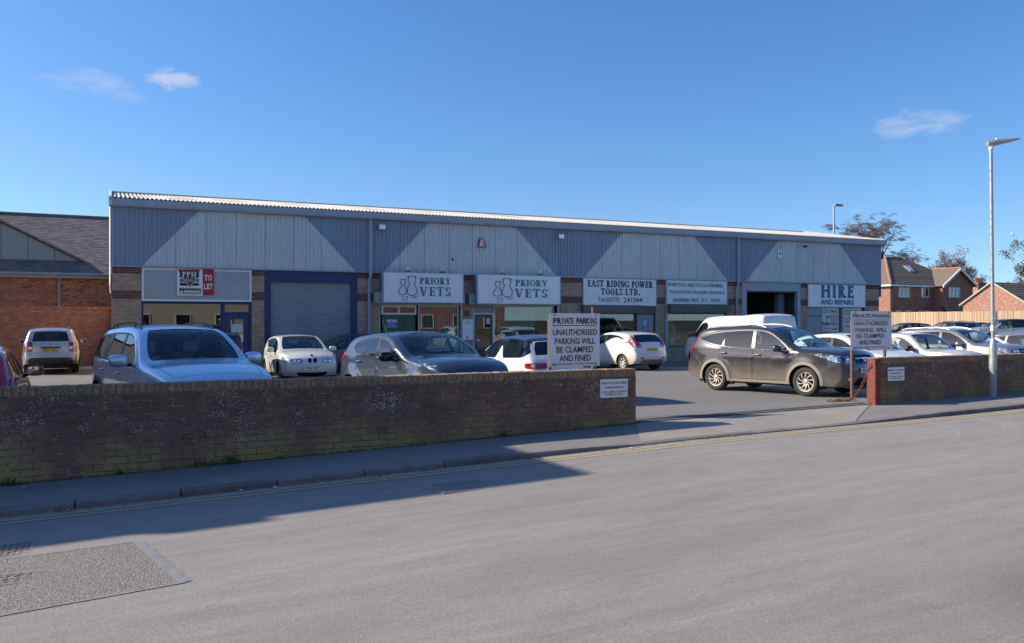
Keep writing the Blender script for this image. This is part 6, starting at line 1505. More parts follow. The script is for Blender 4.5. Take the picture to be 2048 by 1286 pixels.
# ================= lamps, alarm boxes on the cladding
for (px, py, lab) in ((764.5, 454, 'square floodlight on the cladding beside the left downpipe'), (1122, 473, 'square floodlight on the dark cladding between the vets and tool shop')):
    s_, z_ = Lc(px, py, -.3); fl_ = fthing('floodlight', lab, 'lamp', s_, -.09, z_); m = MB(); m.box(s_-.05, s_+.05, -.12, -.085, z_-.06, z_+.12); m.tube([(s_, -.11, z_+.05), (s_, -.24, z_+.08)], .025, 6); part('bracket', m, 'iron_dark', fl_)
    m = MB(); m.rbox((s_, -.28, z_), (.30, .14, .22), .03); part('head', m, 'lamp_body', fl_, 40); m = MB(); m.box(s_-.12, s_+.12, -.357, -.351, z_-.085, z_+.085); part('lens', m, 'lamp_white', fl_)
s_, z_ = Lc(1610, 493, -.3); fl_ = fthing('floodlight', 'small dark lamp on an arm on the cladding above the hire shop', 'lamp', s_, -.09, z_); m = MB(); m.tube([(s_+.12, -.09, z_-.02), (s_+.05, -.32, z_), (s_, -.34, z_)], .02, 6); part('arm', m, 'iron_dark', fl_); m = MB(); m.rbox((s_-.04, -.36, z_), (.22, .12, .10), .03); part('head', m, 'iron_dark', fl_, 40)
s_, z_ = Lc(963, 486, -.12); ab_ = fthing('alarm_box', 'red and white triangular alarm bell box on the cladding over the vets', 'alarm', s_, -.09, z_-.2); m = MB(); m.prism([(s_-.19, z_-.18), (s_+.19, z_-.18), (s_+.08, z_+.19), (s_-.08, z_+.19)], -.17, -.092); part('case', m, 'sign_red', ab_); m = MB(); m.prism([(s_-.12, z_-.14), (s_+.12, z_-.14), (s_+.05, z_+.15), (s_-.05, z_+.15)], -.176, -.171); part('plate', m, 'letter_white', ab_); txt(ab_, 'ADT', 960.5, 487, 965.5, 490, 'sign_red', -.182, .02); txt(ab_, '8', 962, 481, 964, 485, 'sign_red', -.182, .02)
s_, z_ = Lc(1559, 509, -.12); ab_ = fthing('alarm_box', 'narrow white alarm box with dark symbol on the cladding above the open roller door', 'alarm', s_, -.09, z_-.2); m = MB(); m.rbox((s_, -.135, z_), (.24, .09, .40), .02); part('case', m, 'sign_white', ab_); m = MB(); m.box(s_-.05, s_+.06, -.186, -.181, z_-.02, z_+.12); part('symbol', m, 'notice_blue', ab_)
s_, z_ = Lc(905, 518, -.12); ab_ = fthing('camera_dome', 'tiny dark camera on the pale cladding over the vets sign', 'camera', s_, -.09, z_); m = MB(); m.tube([(s_, -.085, z_), (s_, -.22, z_-.03)], [.05, .03], 8); part('body', m, 'iron_dark', ab_); m = MB(); m.box(s_-.08, s_+.08, -.1, -.088, z_-.05, z_+.05); part('plate', m, 'white_upvc', ab_)
# ---------------------------------------------------------------- red wall and slate roofed building on the left
simple('slate', (.15, .13, .125), .75, 0, .25, 2.2); simple('lead_grey', (.26, .28, .28), .6, 0, .1, 3); simple('render_cream', (.50, .45, .35), .9, 0, .1, 1.5)
t = NT('slate_tiles'); r_ = rndval(t); n2 = t.noise(1.2, 5, .6); c0 = t.ramp(r_, [(0, (.12, .098, .095)), (.5, (.165, .138, .13)), (1, (.215, .182, .168))]); c0 = t.mix(t.mapr(n2, .45, .75, 0, .5), c0, (.15, .145, .12)); t.col(c0); t.set(Roughness=.7)
t = NT('roof_tiles'); r_ = rndval(t); n2 = t.noise(1.2, 5, .6); c0 = t.ramp(r_, [(0, (.115, .088, .07)), (.5, (.15, .118, .095)), (1, (.19, .15, .12))]); c0 = t.mix(t.mapr(n2, .45, .75, 0, .5), c0, (.12, .115, .08)); t.col(c0); t.set(Roughness=.85)
simple('ridge_orange', (.36, .15, .07), .8, 0, .15, 3); simple('garden_fence', (.45, .31, .17), .85, 0, .12, 2)
simple('galvanised', (.40, .42, .42), .45, .55, .2, 14); simple('rust', (.16, .065, .035), .85, .1, .35, 18, bump=.3); simple('rust_pole', (.17, .10, .075), .75, .1, .25, 12); simple('red_oxide', (.17, .042, .03), .8, 0, .5, 14, bump=.4)
simple('bark', (.10, .075, .06), .9, 0, .25, 6); simple('twig', (.15, .11, .095), .9, 0, .2, 3); simple('blossom', (.44, .38, .37), .8, 0, .15, 3); simple('leaf_green', (.085, .105, .04), .7, 0, .35, 2.5); simple('weed_green', (.06, .11, .02), .8, 0, .3, 20)
simple('board_white', (.76, .76, .78), .45, 0, .05, 4); simple('litter_white', (.5, .49, .46), .8, 0, .1, 10); simple('leaf_brown', (.14, .08, .04), .9, 0, .3, 20)
RY_ = 41.0
rw_ = thing('brick_wall', 'tall orange red brick wall behind the parked silver jeep on the left', 'wall', (-16, RY_, -.2))
m = MB(); bricks(m, -16, 1.0, -.25, 2.17, RY_, seed=5, jit=.003, thr=.0); part('brickwork', m, ['red_brick', 'facade_brick_dark'], rw_, att=True, kind='stuff')
m = MB(); m.box(-16, 1.0, RY_+.006, RY_+.30, -.25, 2.165); part('mortar', m, 'red_mortar', rw_)
m = MB(); 
for i in range(225): m.a = rnd.random(); m.box(-16+i*.0755, -16+i*.0755+.066, RY_-.03+rnd.uniform(-.004, .004), RY_+.32, 2.17, 2.275+rnd.uniform(-.004, .004))
part('coping', m, 'red_brick', rw_, att=True, kind='stuff')
sbX = 46; SY = 48.0; EZ = 3.98
sb = thing('slate_roofed_building', 'red brick building with long slate roof and grey panelled gablet on the left', 'building', (-22, SY, -.2))
m = MB(); bricks(m, -7, 1.8, 1.8, EZ-.18, SY, seed=9, thr=.10); part('brickwork', m, ['red_brick', 'facade_brick_dark'], sb, att=True, kind='stuff')
m = MB(); m.box(-22, 14, SY+.006, SY+13, -.2, EZ-.1); part('wall', m, 'red_mortar', sb)
m = MB(); bricks(m, -2.35, -1.35, 1.8, EZ-.18, SY-.02, seed=10, dep=.02, thr=.02); part('pilaster', m, ['red_brick', 'facade_brick_dark'], sb, att=True, kind='stuff')
m = MB(); m.box(-22, 14, SY-.36, SY, EZ-.20, EZ-.02); part('soffit', m, 'lead_grey', sb)
m = MB(); m.tube([(-22, SY-.42, EZ+.0), (14, SY-.42, EZ+.0)], .07, 8); s_ = onY(118, 580, SY)[0]; part('gutter', m, 'lead_grey', sb); m = MB(); m.tube([(s_, SY-.42, EZ), (s_, SY-.10, EZ-.4), (s_, SY-.08, 0)], .06, 10); part('downpipe', m, 'lead_grey', sb)
rx0, rx1, ya, za, yb, zb = -8.5, 4.2, SY-.42, EZ+.02, SY+6.3, 7.55
def tiles(m, x0, x1, ya, za, yb, zb, wd, ex, keep=None, seed=2, th=.012):
    r = random.Random(seed); L = math.hypot(yb-ya, zb-za); n = int(L/ex); ny, nz = -(zb-za)/L, (yb-ya)/L
    for k in range(n+1):
        t0, t1 = k*ex/L, min(1., (k+1.25)*ex/L); x = x0-(wd/2 if k % 2 else 0)
        while x < x1:
            a, b = max(x+.004, x0), min(x+wd-.004, x1)
            if b > a and (keep is None or keep((a+b)/2, lerp(ya, yb, t0))):
                m.a = r.random(); j = r.uniform(0, .006); q = lambda t_, o: (lerp(ya, yb, t_)+ny*o, lerp(za, zb, t_)+nz*o)
                (y0, z0), (y1, z1), (y2, z2) = q(t0, th+j), q(t1, 0), q(t0, 0)
                m.add([(a, y0, z0), (b, y0, z0), (b, y1, z1), (a, y1, z1), (a, y2, z2), (b, y2, z2)], [(0,1,2,3), (4,5,1,0)])
            x += wd
GYy, GZb = SY+.95, 4.72; gr = onY(160, 519, GYy)[0]; apx, apz = -5.6, 7.40
m = MB(); tiles(m, rx0, rx1, ya, za, yb, zb, .32, .21); rfo = part('roof_slate', m, 'slate_tiles', sb, att=True, kind='stuff')
m = MB(); m.quad((-22, ya, za-.03), (14, ya, za-.03), (14, yb, zb-.03), (-22, yb, zb-.03)); m.quad((-22, SY+13.4, za-.03), (14, SY+13.4, za-.03), (14, yb, zb-.03), (-22, yb, zb-.03)); part('roof', m, 'slate', sb)
m = MB(); m.tube([(-22, yb, zb+.02), (14, yb, zb+.02)], .10, 8); part('ridge', m, 'slate', sb)
g = thing_g = MB(); gl_ = 2*apx-gr
gb = None
n = 9
for i in range(n):
    a, b = lerp(gr, gl_, i/n), lerp(gr, gl_, (i+1)/n); h = lambda x: GZb+(apz-GZb)*(1-abs(x-apx)/(gr-apx))
    m = MB(); a2, b2 = a-.012, b+.012; m.add([(a2, GYy, GZb), (b2, GYy, GZb), (b2, GYy, h(b2)), (a2, GYy, h(a2)), (a2, GYy+.05, GZb), (b2, GYy+.05, GZb), (b2, GYy+.05, h(b2)), (a2, GYy+.05, h(a2))], [(0,1,2,3), (0,4,5,1), (0,3,7,4), (1,5,6,2), (3,2,6,7)]); part('gablet_panel', m, 'lead_grey', sb)
m = MB(); 
for (xa, za_, xb_, zb_) in ((gr+.5, GZb-.22, apx, apz+.05), (gl_-.5, GZb-.22, apx, apz+.05)):
    m.add([(x, y, z+d) for x, z in ((xa, za_), (xb_, zb_)) for y in (GYy-.25, yb+.0) for d in (0, .10)], [(0,1,3,2), (4,6,7,5), (0,4,5,1), (2,3,7,6), (1,5,7,3), (0,2,6,4)])
part('gablet_roof', m, 'slate', sb)
m = MB(); m.box(gl_, gr, GYy-.06, GYy+.02, GZb-.06, GZb-.003); part('flashing', m, 'lead_grey', sb)

# ---------------------------------------------------------------- houses beyond the car park
simple('house_window_dark', (.02, .025, .03), .1, 0, 0, spec=.8)
def bricktex(nm, cs, mort, sc=1.):
    t = NT(nm); bt = t.n('TexBrick'); bt.inputs['Scale'].default_value = 1.; bt.inputs['Brick Width'].default_value = .225*sc; bt.inputs['Row Height'].default_value = .075*sc; bt.inputs['Mortar Size'].default_value = .008*sc
    bt.inputs['Color1'].default_value = (*cs[0], 1); bt.inputs['Color2'].default_value = (*cs[1], 1); bt.inputs['Mortar'].default_value = (*mort, 1); bt.inputs['Bias'].default_value = -.1
    p = t.xyz('world'); cb = t.n('CombineXYZ'); t.l(t.math('ADD', p[0], p[1]), cb.inputs[0]); t.l(p[2], cb.inputs[1]); t.l(cb.outputs[0], bt.inputs['Vector'])
    n2 = t.noise(.8, 6, .7); n3 = t.noise(3.2, 3, .8, 'world', (1, 1, 2.6)); n4 = t.noise(4.6, 3, .8, 'world', (1, 1, 2.6)); c0 = t.mix(t.mapr(n3, .5, .62, 0, .8), bt.outputs[0], cs[2]); c0 = t.mix(t.mapr(n4, .55, .66, 0, .75), c0, tuple(q*.5 for q in cs[0])); t.col(t.mix(t.mapr(n2, .4, .7, 0, .2), c0, cs[0])); t.set(Roughness=.9)
bricktex('house_wall', [(.24, .075, .048), (.34, .13, .08), (.46, .25, .18)], (.34, .28, .22)); bricktex('gable_wall', [(.27, .095, .058), (.36, .155, .095), (.52, .33, .25)], (.38, .31, .25))
def hwin(parent, x0, x1, z0, z1, y, n=3):
    m = MB(); frame(m, x0, x1, z0, z1, y-.04, y+.04, .07, bars=[lerp(x0, x1, (i+1)/n) for i in range(n-1)]); f = part('window', m, 'white_upvc', parent); m = MB(); m.box(x0+.05, x1-.05, y+.005, y+.012, z0+.05, z1-.05); part('pane', m, 'shop_glass', f); m = MB(); m.box(x0+.04, x1-.04, y+.05, y+.06, z0+.04, z1-.04); part('reveal', m, 'house_window_dark', f); m = MB(); m.box(x0-.08, x1+.08, y-.10, y+.0, z0-.09, z0-.01); part('sill', m, 'render_cream', f)
HX, HYY, HE = 71.8, 59.2, 5.34; HR = 83.4; HB = HYY+7.2; HRZ = 8.28; rl, rr_, ry = HX+3.6, 77.7, HYY+3.6
hs_ = thing('brick_house', 'two storey red brick house with hipped tile roof and roof window behind the fence', 'house', (HX, HYY, .2))
m = MB(); m.box(HX, HR, HYY, HB, .1, HE); m.prism([(78.1, .1), (82.85, .1), (82.85, HE), (80.48, 6.85), (78.1, HE)], 58.1, HYY+3.6); part('wall', m, 'house_wall', hs_)
def slope(m, pts, th=.1):
    m.add([tuple(p) for p in pts]+[(p[0], p[1], p[2]-th) for p in pts], [tuple(range(len(pts))), tuple(range(2*len(pts)-1, len(pts)-1, -1))]+[(i, (i+1) % len(pts), len(pts)+(i+1) % len(pts), len(pts)+i) for i in range(len(pts))])
o_ = .35
m = MB(); A, B, C_, D_ = (HX-o_, HYY-o_, HE-.05), (HR+o_, HYY-o_, HE-.05), (HR+o_, HB+o_, HE-.05), (HX-o_, HB+o_, HE-.05); r1_, r2_ = (rl, ry, HRZ), (rr_, ry, HRZ)
for q in ((A, B, r2_, r1_), (B, C_, r2_), (C_, D_, r1_, r2_), (D_, A, r1_)): slope(m, q)
part('roof', m, 'roof_tiles', hs_)
m = MB(); tiles(m, HX-o_, HR+o_, A[1]-.03, A[2]+.02, ry, HRZ+.02, 40., .30, seed=8, th=.03)
# trim the tile courses to the hips
vs = []; 
for (x, y, z) in m.v:
    t_ = (y-A[1])/(ry-A[1]); vs.append((min(max(x, lerp(A[0], r1_[0], t_)), lerp(B[0], r2_[0], t_)), y, z))
m.v = vs; part('tile_course', m, 'roof_tiles', hs_, att=True, kind='stuff')
m = MB(); wz, wx, wr = HE-.02, (77.75, 83.2), (80.48, 7.08)
slope(m, [(wx[0], 57.75, HE-.1), (wr[0], 57.75, wr[1]), (wr[0], 62.2, wr[1]), (wx[0], 62.2, HE-.1)]); slope(m, [(wr[0], 57.75, wr[1]), (wx[1], 57.75, HE-.1), (wx[1], 62.2, HE-.1), (wr[0], 62.2, wr[1])]); part('wing_roof', m, 'roof_tiles', hs_)
m = MB(); m.tube([A, r1_], .13, 6); m.tube([r1_, r2_], .13, 6); m.tube([r2_, B], .13, 6); m.tube([(wr[0], 57.7, wr[1]), (wr[0], 62, wr[1])], .12, 6); part('ridge_tiles', m, 'ridge_orange', hs_)
m = MB(); m.box(HX-.3, 78.0, HYY-.42, HYY-.02, HE-.26, HE-.10); m.box(HX-.42, HX-.02, HYY-.4, HB, HE-.26, HE-.10)
for (xa, za_, xb_, zb_) in ((wx[0], HE-.2, wr[0], wr[1]-.12), (wx[1], HE-.2, wr[0], wr[1]-.12)):
    m.add([(x, y, z+d) for x, z in ((xa, za_), (xb_, zb_)) for y in (57.68, 57.78) for d in (-.12, .12)], [(0,1,3,2), (4,6,7,5), (0,4,5,1), (2,3,7,6), (1,5,7,3), (0,2,6,4)])
part('bargeboard', m, 'white_upvc', hs_)
for (pa, pb_, y, n) in ((1797, 1819, HYY, 3), (1842, 1857, HYY, 2), (1897, 1919, 58.1, 3)):
    x0, x1 = onY(pa, 590, y)[0], onY(pb_, 590, y)[0]; hwin(hs_, x0, x1, onY(pa, 594, y)[1], onY(pa, 575, y)[1], y-.02, n)
for (pa, pb_) in ((1791, 1801), (1812, 1823), (1839, 1860)): x0, x1 = onY(pa, 620, HYY)[0], onY(pb_, 620, HYY)[0]; hwin(hs_, x0, x1, 1.3, onY(pa, 621, HYY)[1], HYY-.02, 2)
m = MB(); m.tube([(HX+.12, HYY-.1, HE-.2), (HX+.12, HYY-.1, .2)], .05, 8); part('downpipe', m, 'iron_dark', hs_)
# roof window
def on_slope(px, py):
    dx, dy, dz = ray(px, py); p0 = Vector(A); nrm = (Vector(B)-Vector(A)).cross(Vector(r1_)-Vector(A)).normalized(); d = Vector((dx, dy, dz)); o0 = Vector((0, 0, E)); t_ = (p0-o0).dot(nrm)/d.dot(nrm); return o0+d*t_, nrm
q = [on_slope(*p) for p in ((1804, 532), (1818, 532.5), (1829, 544), (1819, 544))]; nrm = q[0][1]; nrm = nrm if nrm.z > 0 else -nrm
m = MB(); slope(m, [p+nrm*.12 for p, _ in q], .12); rwn = part('roof_window', m, 'lead_grey', hs_); c_ = sum((p for p, _ in q), Vector())/4; m = MB(); slope(m, [c_+(p-c_)*.78+nrm*.135 for p, _ in q], .02); part('pane', m, 'lamp_white', rwn)
# porch
pc = onY(1905, 612, 57.2); m = MB(); slope(m, [(pc[0]-1.5, 56.4, 2.25), (pc[0]+1.6, 56.4, 2.25), (pc[0]+1.0, 58.1, 3.15), (pc[0]-.3, 58.1, 3.15)]); part('porch_roof', m, 'roof_tiles', hs_); m = MB(); m.box(pc[0]-1.45, pc[0]+1.55, 56.45, 56.55, 2.0, 2.2); m.box(pc[0]-1.4, pc[0]-1.25, 56.5, 56.65, .2, 2.0); m.box(pc[0]+1.35, pc[0]+1.5, 56.5, 56.65, .2, 2.0); part('porch_frame', m, 'white_upvc', hs_); m = MB(); m.tube([(pc[0]-.3, 58.0, 3.2), (pc[0]-1.0, 56.4, 2.32)], .10, 6); part('porch_ridge', m, 'ridge_orange', hs_)
# low gabled house at the right edge
GX_ = 70.0; gy = [onY(0, 0, 1)]
def atX(px, py, X): dx, dy, dz = ray(px, py); t_ = X/dx; return dy*t_, E+dz*t_
ay, az = atX(1985, 568, GX_); ly, lz = atX(1926, 611, GX_); ry2 = ay-(ly-ay)*1.05
gh = thing('bungalow', 'low brick house with a wide sunlit gable end and dark tiled roof at the right', 'house', (GX_, ry2, .2))
m = MB(); m.add([(GX_, ry2, .1), (GX_, ly, .1), (GX_, ly, lz), (GX_, ay, az), (GX_, ry2, lz), (GX_+14, ry2, .1), (GX_+14, ly, .1), (GX_+14, ly, lz), (GX_+14, ay, az), (GX_+14, ry2, lz)], [(0,1,2,3,4), (5,9,8,7,6), (0,4,9,5), (1,6,7,2), (2,7,8,3), (3,8,9,4)]); part('wall', m, 'gable_wall', gh)
dyy = .25; m = MB(); slope(m, [(GX_-.12, ay, az+.14), (GX_+14, ay, az+.14), (GX_+14, ry2-dyy, lz-.02), (GX_-.12, ry2-dyy, lz-.02)]); slope(m, [(GX_-.12, ay, az+.14), (GX_-.12, ly+dyy, lz-.02), (GX_+14, ly+dyy, lz-.02), (GX_+14, ay, az+.14)]); part('roof', m, 'slate_tiles', gh)
m = MB(); tiles(m, GX_-.14, GX_+13, ry2-dyy, lz, ay, az+.16, 60., .32, seed=4, th=.04); part('tile_course', m, 'roof_tiles', gh, att=True, kind='stuff')
m = MB(); 
for yy_ in (ly+dyy, ry2-dyy): m.tube([(GX_-.14, yy_, lz+.02), (GX_-.14, ay, az+.17)], .07, 6)
part('verge', m, 'render_cream', gh)
m = MB(); q0 = (GX_+4.0, lerp(ry2, ay, .45)); slope(m, [(q0[0]+a, q0[1]+b, lerp(lz, az, .45+b/(ay-ry2))+.30) for a, b in ((0, -.4), (1.3, -.4), (1.3, .5), (0, .5))]); part('roof_window', m, 'lamp_white', gh)
# a chimney stack on a house farther back
cx, cy = (lambda d: (ray(1957, 580)[0]*d, ray(1957, 580)[1]*d))(112.)
fh = thing('brick_house', 'distant house whose brick chimney stack shows between the two nearer houses', 'house', (cx, cy, .2)); zt_ = E+(HZ-568)/F*112; m = MB(); m.box(cx-.8, cx+.8, cy-.5, cy+.5, 3, zt_); m.box(cx-.9, cx+.9, cy-.6, cy+.6, zt_, zt_+.18); part('chimney', m, 'gable_wall', fh)
m = MB(); 
for k in range(4): m.lathe([(.13, zt_+.15), (.12, zt_+.75), (.15, zt_+.8)], 8, 'z', (cx-.6+.4*k, cy, 0))
part('chimney_pot', m, 'ridge_orange', fh)
m = MB(); m.box(cx-5, cx+6, cy-3.5, cy+3.5, .1, 3.4); part('wall', m, 'house_wall', fh); m = MB(); slope(m, [(cx-5.2, cy-3.8, 3.3), (cx+6.2, cy-3.8, 3.3), (cx+6.2, cy, 5.1), (cx-5.2, cy, 5.1)]); slope(m, [(cx-5.2, cy+3.8, 3.3), (cx-5.2, cy, 5.1), (cx+6.2, cy, 5.1), (cx+6.2, cy+3.8, 3.3)]); part('roof', m, 'roof_tiles', fh)
# timber fence
FA = Vector((59.0, 64.0)); FB = Vector((59.0, 24.0)); dF = (FB-FA).normalized(); LF = (FB-FA).length
fn = thing('timber_fence', 'tall pale close boarded timber fence behind the far row of cars', 'fence', (FA.x, FA.y, .1)); qd = Vector((dF.y, -dF.x)); 
if qd.x > 0: qd = -qd
t = NT('fence_board'); r_ = rndval(t); c0 = t.ramp(r_, [(0, (.37, .25, .155)), (.5, (.46, .325, .21)), (1, (.55, .41, .28))]); t.col(t.mix(t.mapr(t.noise(3, 4, .6), .4, .7, 0, .3), c0, (.33, .22, .14))); t.set(Roughness=.85)
m = MB(); k = 0
while k*.115 < LF-.1:
    p = FA+dF*(k*.115); m.a = rnd.random(); zt_ = 2.34+rnd.uniform(-.012, .012); o_ = .015*(k % 2); p = p+qd*o_; q = p+dF*.118
    m.add([(p.x, p.y, .0), (q.x, q.y, .0), (q.x, q.y, zt_), (p.x, p.y, zt_)]+[(v.x-qd.x*.02, v.y-qd.y*.02, z) for v, z in ((p, 0), (q, 0), (q, zt_), (p, zt_))], [(0,1,2,3), (3,2,6,7), (4,7,6,5), (0,4,5,1), (1,5,6,2), (0,3,7,4)]); k += 1
part('board', m, 'fence_board', fn, att=True, kind='stuff')
m = MB(); 
for z in (.4, 1.2, 2.05): a_, b_ = FA-qd*.06, FB-qd*.06; m.tube([(a_.x, a_.y, z), (b_.x, b_.y, z)], .045, 4)
part('rail', m, 'garden_fence', fn)
k = 0
while k*3 < LF: p = FA+dF*(k*3)-qd*.1; m = MB(); m.box(p.x-.05, p.x+.05, p.y-.05, p.y+.05, -.2, 2.36); part('post', m, 'garden_fence', fn); k += 1

# ---------------------------------------------------------------- street lamps
lx, ly_ = 14.62, 9.86; lz0 = hpave(lx, ly_)
lp = thing('street_lamp', 'tall galvanised street lamp on the pavement in front of the right hand wall', 'street lamp', (lx, ly_, lz0)); sc_ = 15.5/F
zt_ = E+(HZ-297)*sc_; zb_ = E+(HZ-690)*sc_; lean = .06
m = MB(); m.lathe([(.062, lz0-.05), (.062, lz0+.50)], 20, 'z', (lx, ly_, 0)); part('base', m, 'lead_grey', lp, 40)
m = MB(); m.lathe([(.066, lz0+.50), (.066, zb_-.06), (.06, zb_), (.042, zb_+.09), (.034, zb_+.12)], 20, 'z', (lx, ly_, 0)); m.tube([(lx, ly_, zb_+.1), (lx-lean*.5, ly_, lerp(zb_, zt_, .5)), (lx-lean, ly_, zt_)], [.034, .032, .030], 14); part('column', m, 'galvanised', lp, 40)
m = MB(); m.lathe([(.036, zt_-.06), (.038, zt_+.02), (.036, zt_+.03)], 14, 'z', (lx-lean, ly_, 0)); part('collar', m, 'white_upvc', lp, 40)
m = MB(); hx = lx-lean; w3 = [(-.06, .05, .045), (.05, .06, .06), (.17, .06, .05), (.48, .055, .02), (.52, .03, .012)]; vs = []; n = 8
dirh = Vector((CS, -SN)) 
for (s_, hw, hh) in w3:
    up = .05+.155*(s_+.06)
    for k in range(n): a_ = 2*math.pi*k/n; p = dirh*s_+Vector((SN, CS))*(hw*math.cos(a_)); vs.append((hx+p.x, ly_+p.y, zt_+up+hh*math.sin(a_)))
m.add(vs, [(i*n+k, i*n+(k+1) % n, (i+1)*n+(k+1) % n, (i+1)*n+k) for i in range(len(w3)-1) for k in range(n)]+[tuple(range(n-1, -1, -1)), tuple((len(w3)-1)*n+k for k in range(n))]); part('lantern', m, 'galvanised', lp, 40)
m = MB(); m.lathe([(.02, 0), (.022, .025), (.001, .03)], 8, 'z', (hx+.10, ly_-.04, zt_+.13)); part('sensor', m, 'white_upvc', lp)
q = E+(HZ-655)*sc_; m = MB(); m.lathe([(.036, q-.06), (.036, q+.04)], 14, 'z', (lx-.01, ly_, 0)); part('sticker', m, 'board_white', lp)
d2 = 62.; X2, Y2 = ray(1668, 500)[0]*d2, ray(1668, 500)[1]*d2; z2 = E+(HZ-411)/F*d2
lp = thing('street_lamp', 'distant street lamp rising behind the right end of the unit roof', 'street lamp', (X2, Y2, -.2)); m = MB(); m.tube([(X2, Y2, -.2), (X2, Y2, 1.2), (X2, Y2, 1.4), (X2, Y2, z2)], [.12, .12, .085, .07], 10); part('column', m, 'galvanised', lp); m = MB(); m.rbox((X2+.32, Y2-.12, z2+.03), (.80, .26, .16), .06); part('lantern', m, 'lead_grey', lp, 40)

# ---------------------------------------------------------------- car park signs
def park_sign(Yp, c4, posts, label, lines, z0f):
    (px0, py0), (px1, py1) = c4; x0, z1 = onY(px0, py0, Yp); x1, _ = onY(px1, py0, Yp); _, z0 = onY(px0, py1, Yp)
    sg = thing('parking_sign', label, 'sign', ((x0+x1)/2, Yp, hpark(x0, Yp)))
    m = MB(); n = 8; vs = []
    # a thin sheet with a slightly bent lower corner
    for j in range(n+1):
        for i in range(n+1):
            u, v = i/n, j/n; b = .02*max(0, u+(1-v)-1.72); vs.append((lerp(x0, x1, u), Yp-.004-b, lerp(z0, z1, v)))
    k = (n+1); m.add(vs+[(a, b+.004, c_) for a, b, c_ in vs], [(j*k+i, j*k+i+1, (j+1)*k+i+1, (j+1)*k+i) for j in range(n) for i in range(n)]+[(k*k+j*k+i, k*k+(j+1)*k+i, k*k+(j+1)*k+i+1, k*k+j*k+i+1) for j in range(n) for i in range(n)]); part('board', m, 'board_white', sg, 60)
    for (px, ytop) in posts:
        x, zt_ = onY(px, ytop, Yp+.04); m = MB(); m.tube([(x, Yp+.04, hpark(x, Yp)-.1), (x, Yp+.04, zt_)], .03, 10); part('post', m, 'rust_pole', sg, 40)
    m = MB(); 
    for u in (.10, .92):
        for v in (.03, .965): m.lathe([(.001, -.004), (.012, -.004), (.012, .004)], 8, 'y', (lerp(x0, x1, u), Yp-.008, lerp(z0, z1, v)))
    part('bolt', m, 'iron_dark', sg, kind='stuff')
    for (s, u0, v0, u1, v1, mt, bo) in lines:
        me = text_mesh(s, (x1-x0)*(u1-u0), (z1-z0)*(v1-v0), mt, bold=bo); o = link('lettering', me, sg); og = ORG[sg.name]; o.location = (lerp(x0, x1, u0)-og[0], Yp-.0085-og[1]-(.006 if v1 < .1 else 0), lerp(z0, z1, v0)-og[2]); o.rotation_euler = (R(90), 0, 0)
    m = MB(); m.box(lerp(x0, x1, .06), lerp(x0, x1, .94), Yp-.009, Yp-.0065, lerp(z0, z1, .765), lerp(z0, z1, .777)); part('underline', m, 'letter_black', sg)
    return sg
L1 = [('P', .075, .80, .145, .915, 'letter_black', .04), ('R', .155, .80, .235, .915, 'letter_black', .04), ('I', .246, .80, .264, .915, 'letter_black', .04), ('VATE', .275, .80, .475, .915, 'letter_red', .04), ('PARK', .53, .80, .80, .915, 'letter_black', .04), ('I', .805, .80, .823, .915, 'letter_faded', .04), ('N', .833, .80, .885, .915, 'letter_faded', .04), ('G', .892, .80, .945, .915, 'letter_faded', .04),
      ('UNAU', .07, .585, .40, .70, 'letter_black', .012), ('T', .40, .585, .465, .70, 'letter_red', .012), ('H', .475, .585, .54, .70, 'letter_red', .012), ('ORISED', .545, .585, .945, .70, 'letter_black', .012), ('PARKING WILL', .11, .42, .90, .535, 'letter_black', .012), ('BE CLAMPED', .14, .26, .87, .375, 'letter_black', .012), ('AND FINED', .20, .10, .82, .215, 'letter_black', .012),
      ('THIS CAR PARK WILL BE LOCKED', .04, .03, .46, .065, 'letter_red', .01), ('6.30pm MON. - FRI. & 5.00pm SAT.', .50, .03, .93, .065, 'letter_red', .01)]
park_sign(11.15, ((1098, 626.5), (1199, 734)), ((1099, 640), (1186.5, 614)), 'white private parking warning board with partly red lettering above the left wall', L1, 0)
L2 = [('PRIVATE PARKING', .045, .825, .955, .925, 'letter_black', .01), ('UNAUTH', .07, .625, .48, .735, 'letter_faded', .012), ('ORISED', .49, .625, .905, .735, 'letter_black', .012), ('PARKING', .10, .455, .54, .565, 'letter_faded', .012), ('WILL', .60, .455, .87, .565, 'letter_black', .012), ('B', .13, .30, .19, .41, 'letter_faded', .012), ('E', .205, .30, .26, .41, 'letter_faded', .012), ('CLAMPED', .30, .30, .81, .41, 'letter_black', .012), ('AND FINED', .19, .135, .73, .245, 'letter_black', .012), ('THIS CAR PARK WILL BE LOCKED', .03, .04, .44, .075, 'letter_red', .01), ('6.30pm MON. TO FRI. & 5pm SAT.', .47, .04, .90, .075, 'letter_red', .01)]
park_sign(11.4, ((1702, 622), (1783, 700)), ((1704, 640), (1769, 640)), 'white private parking warning board with all dark lettering by the red gate post', L2, 0)
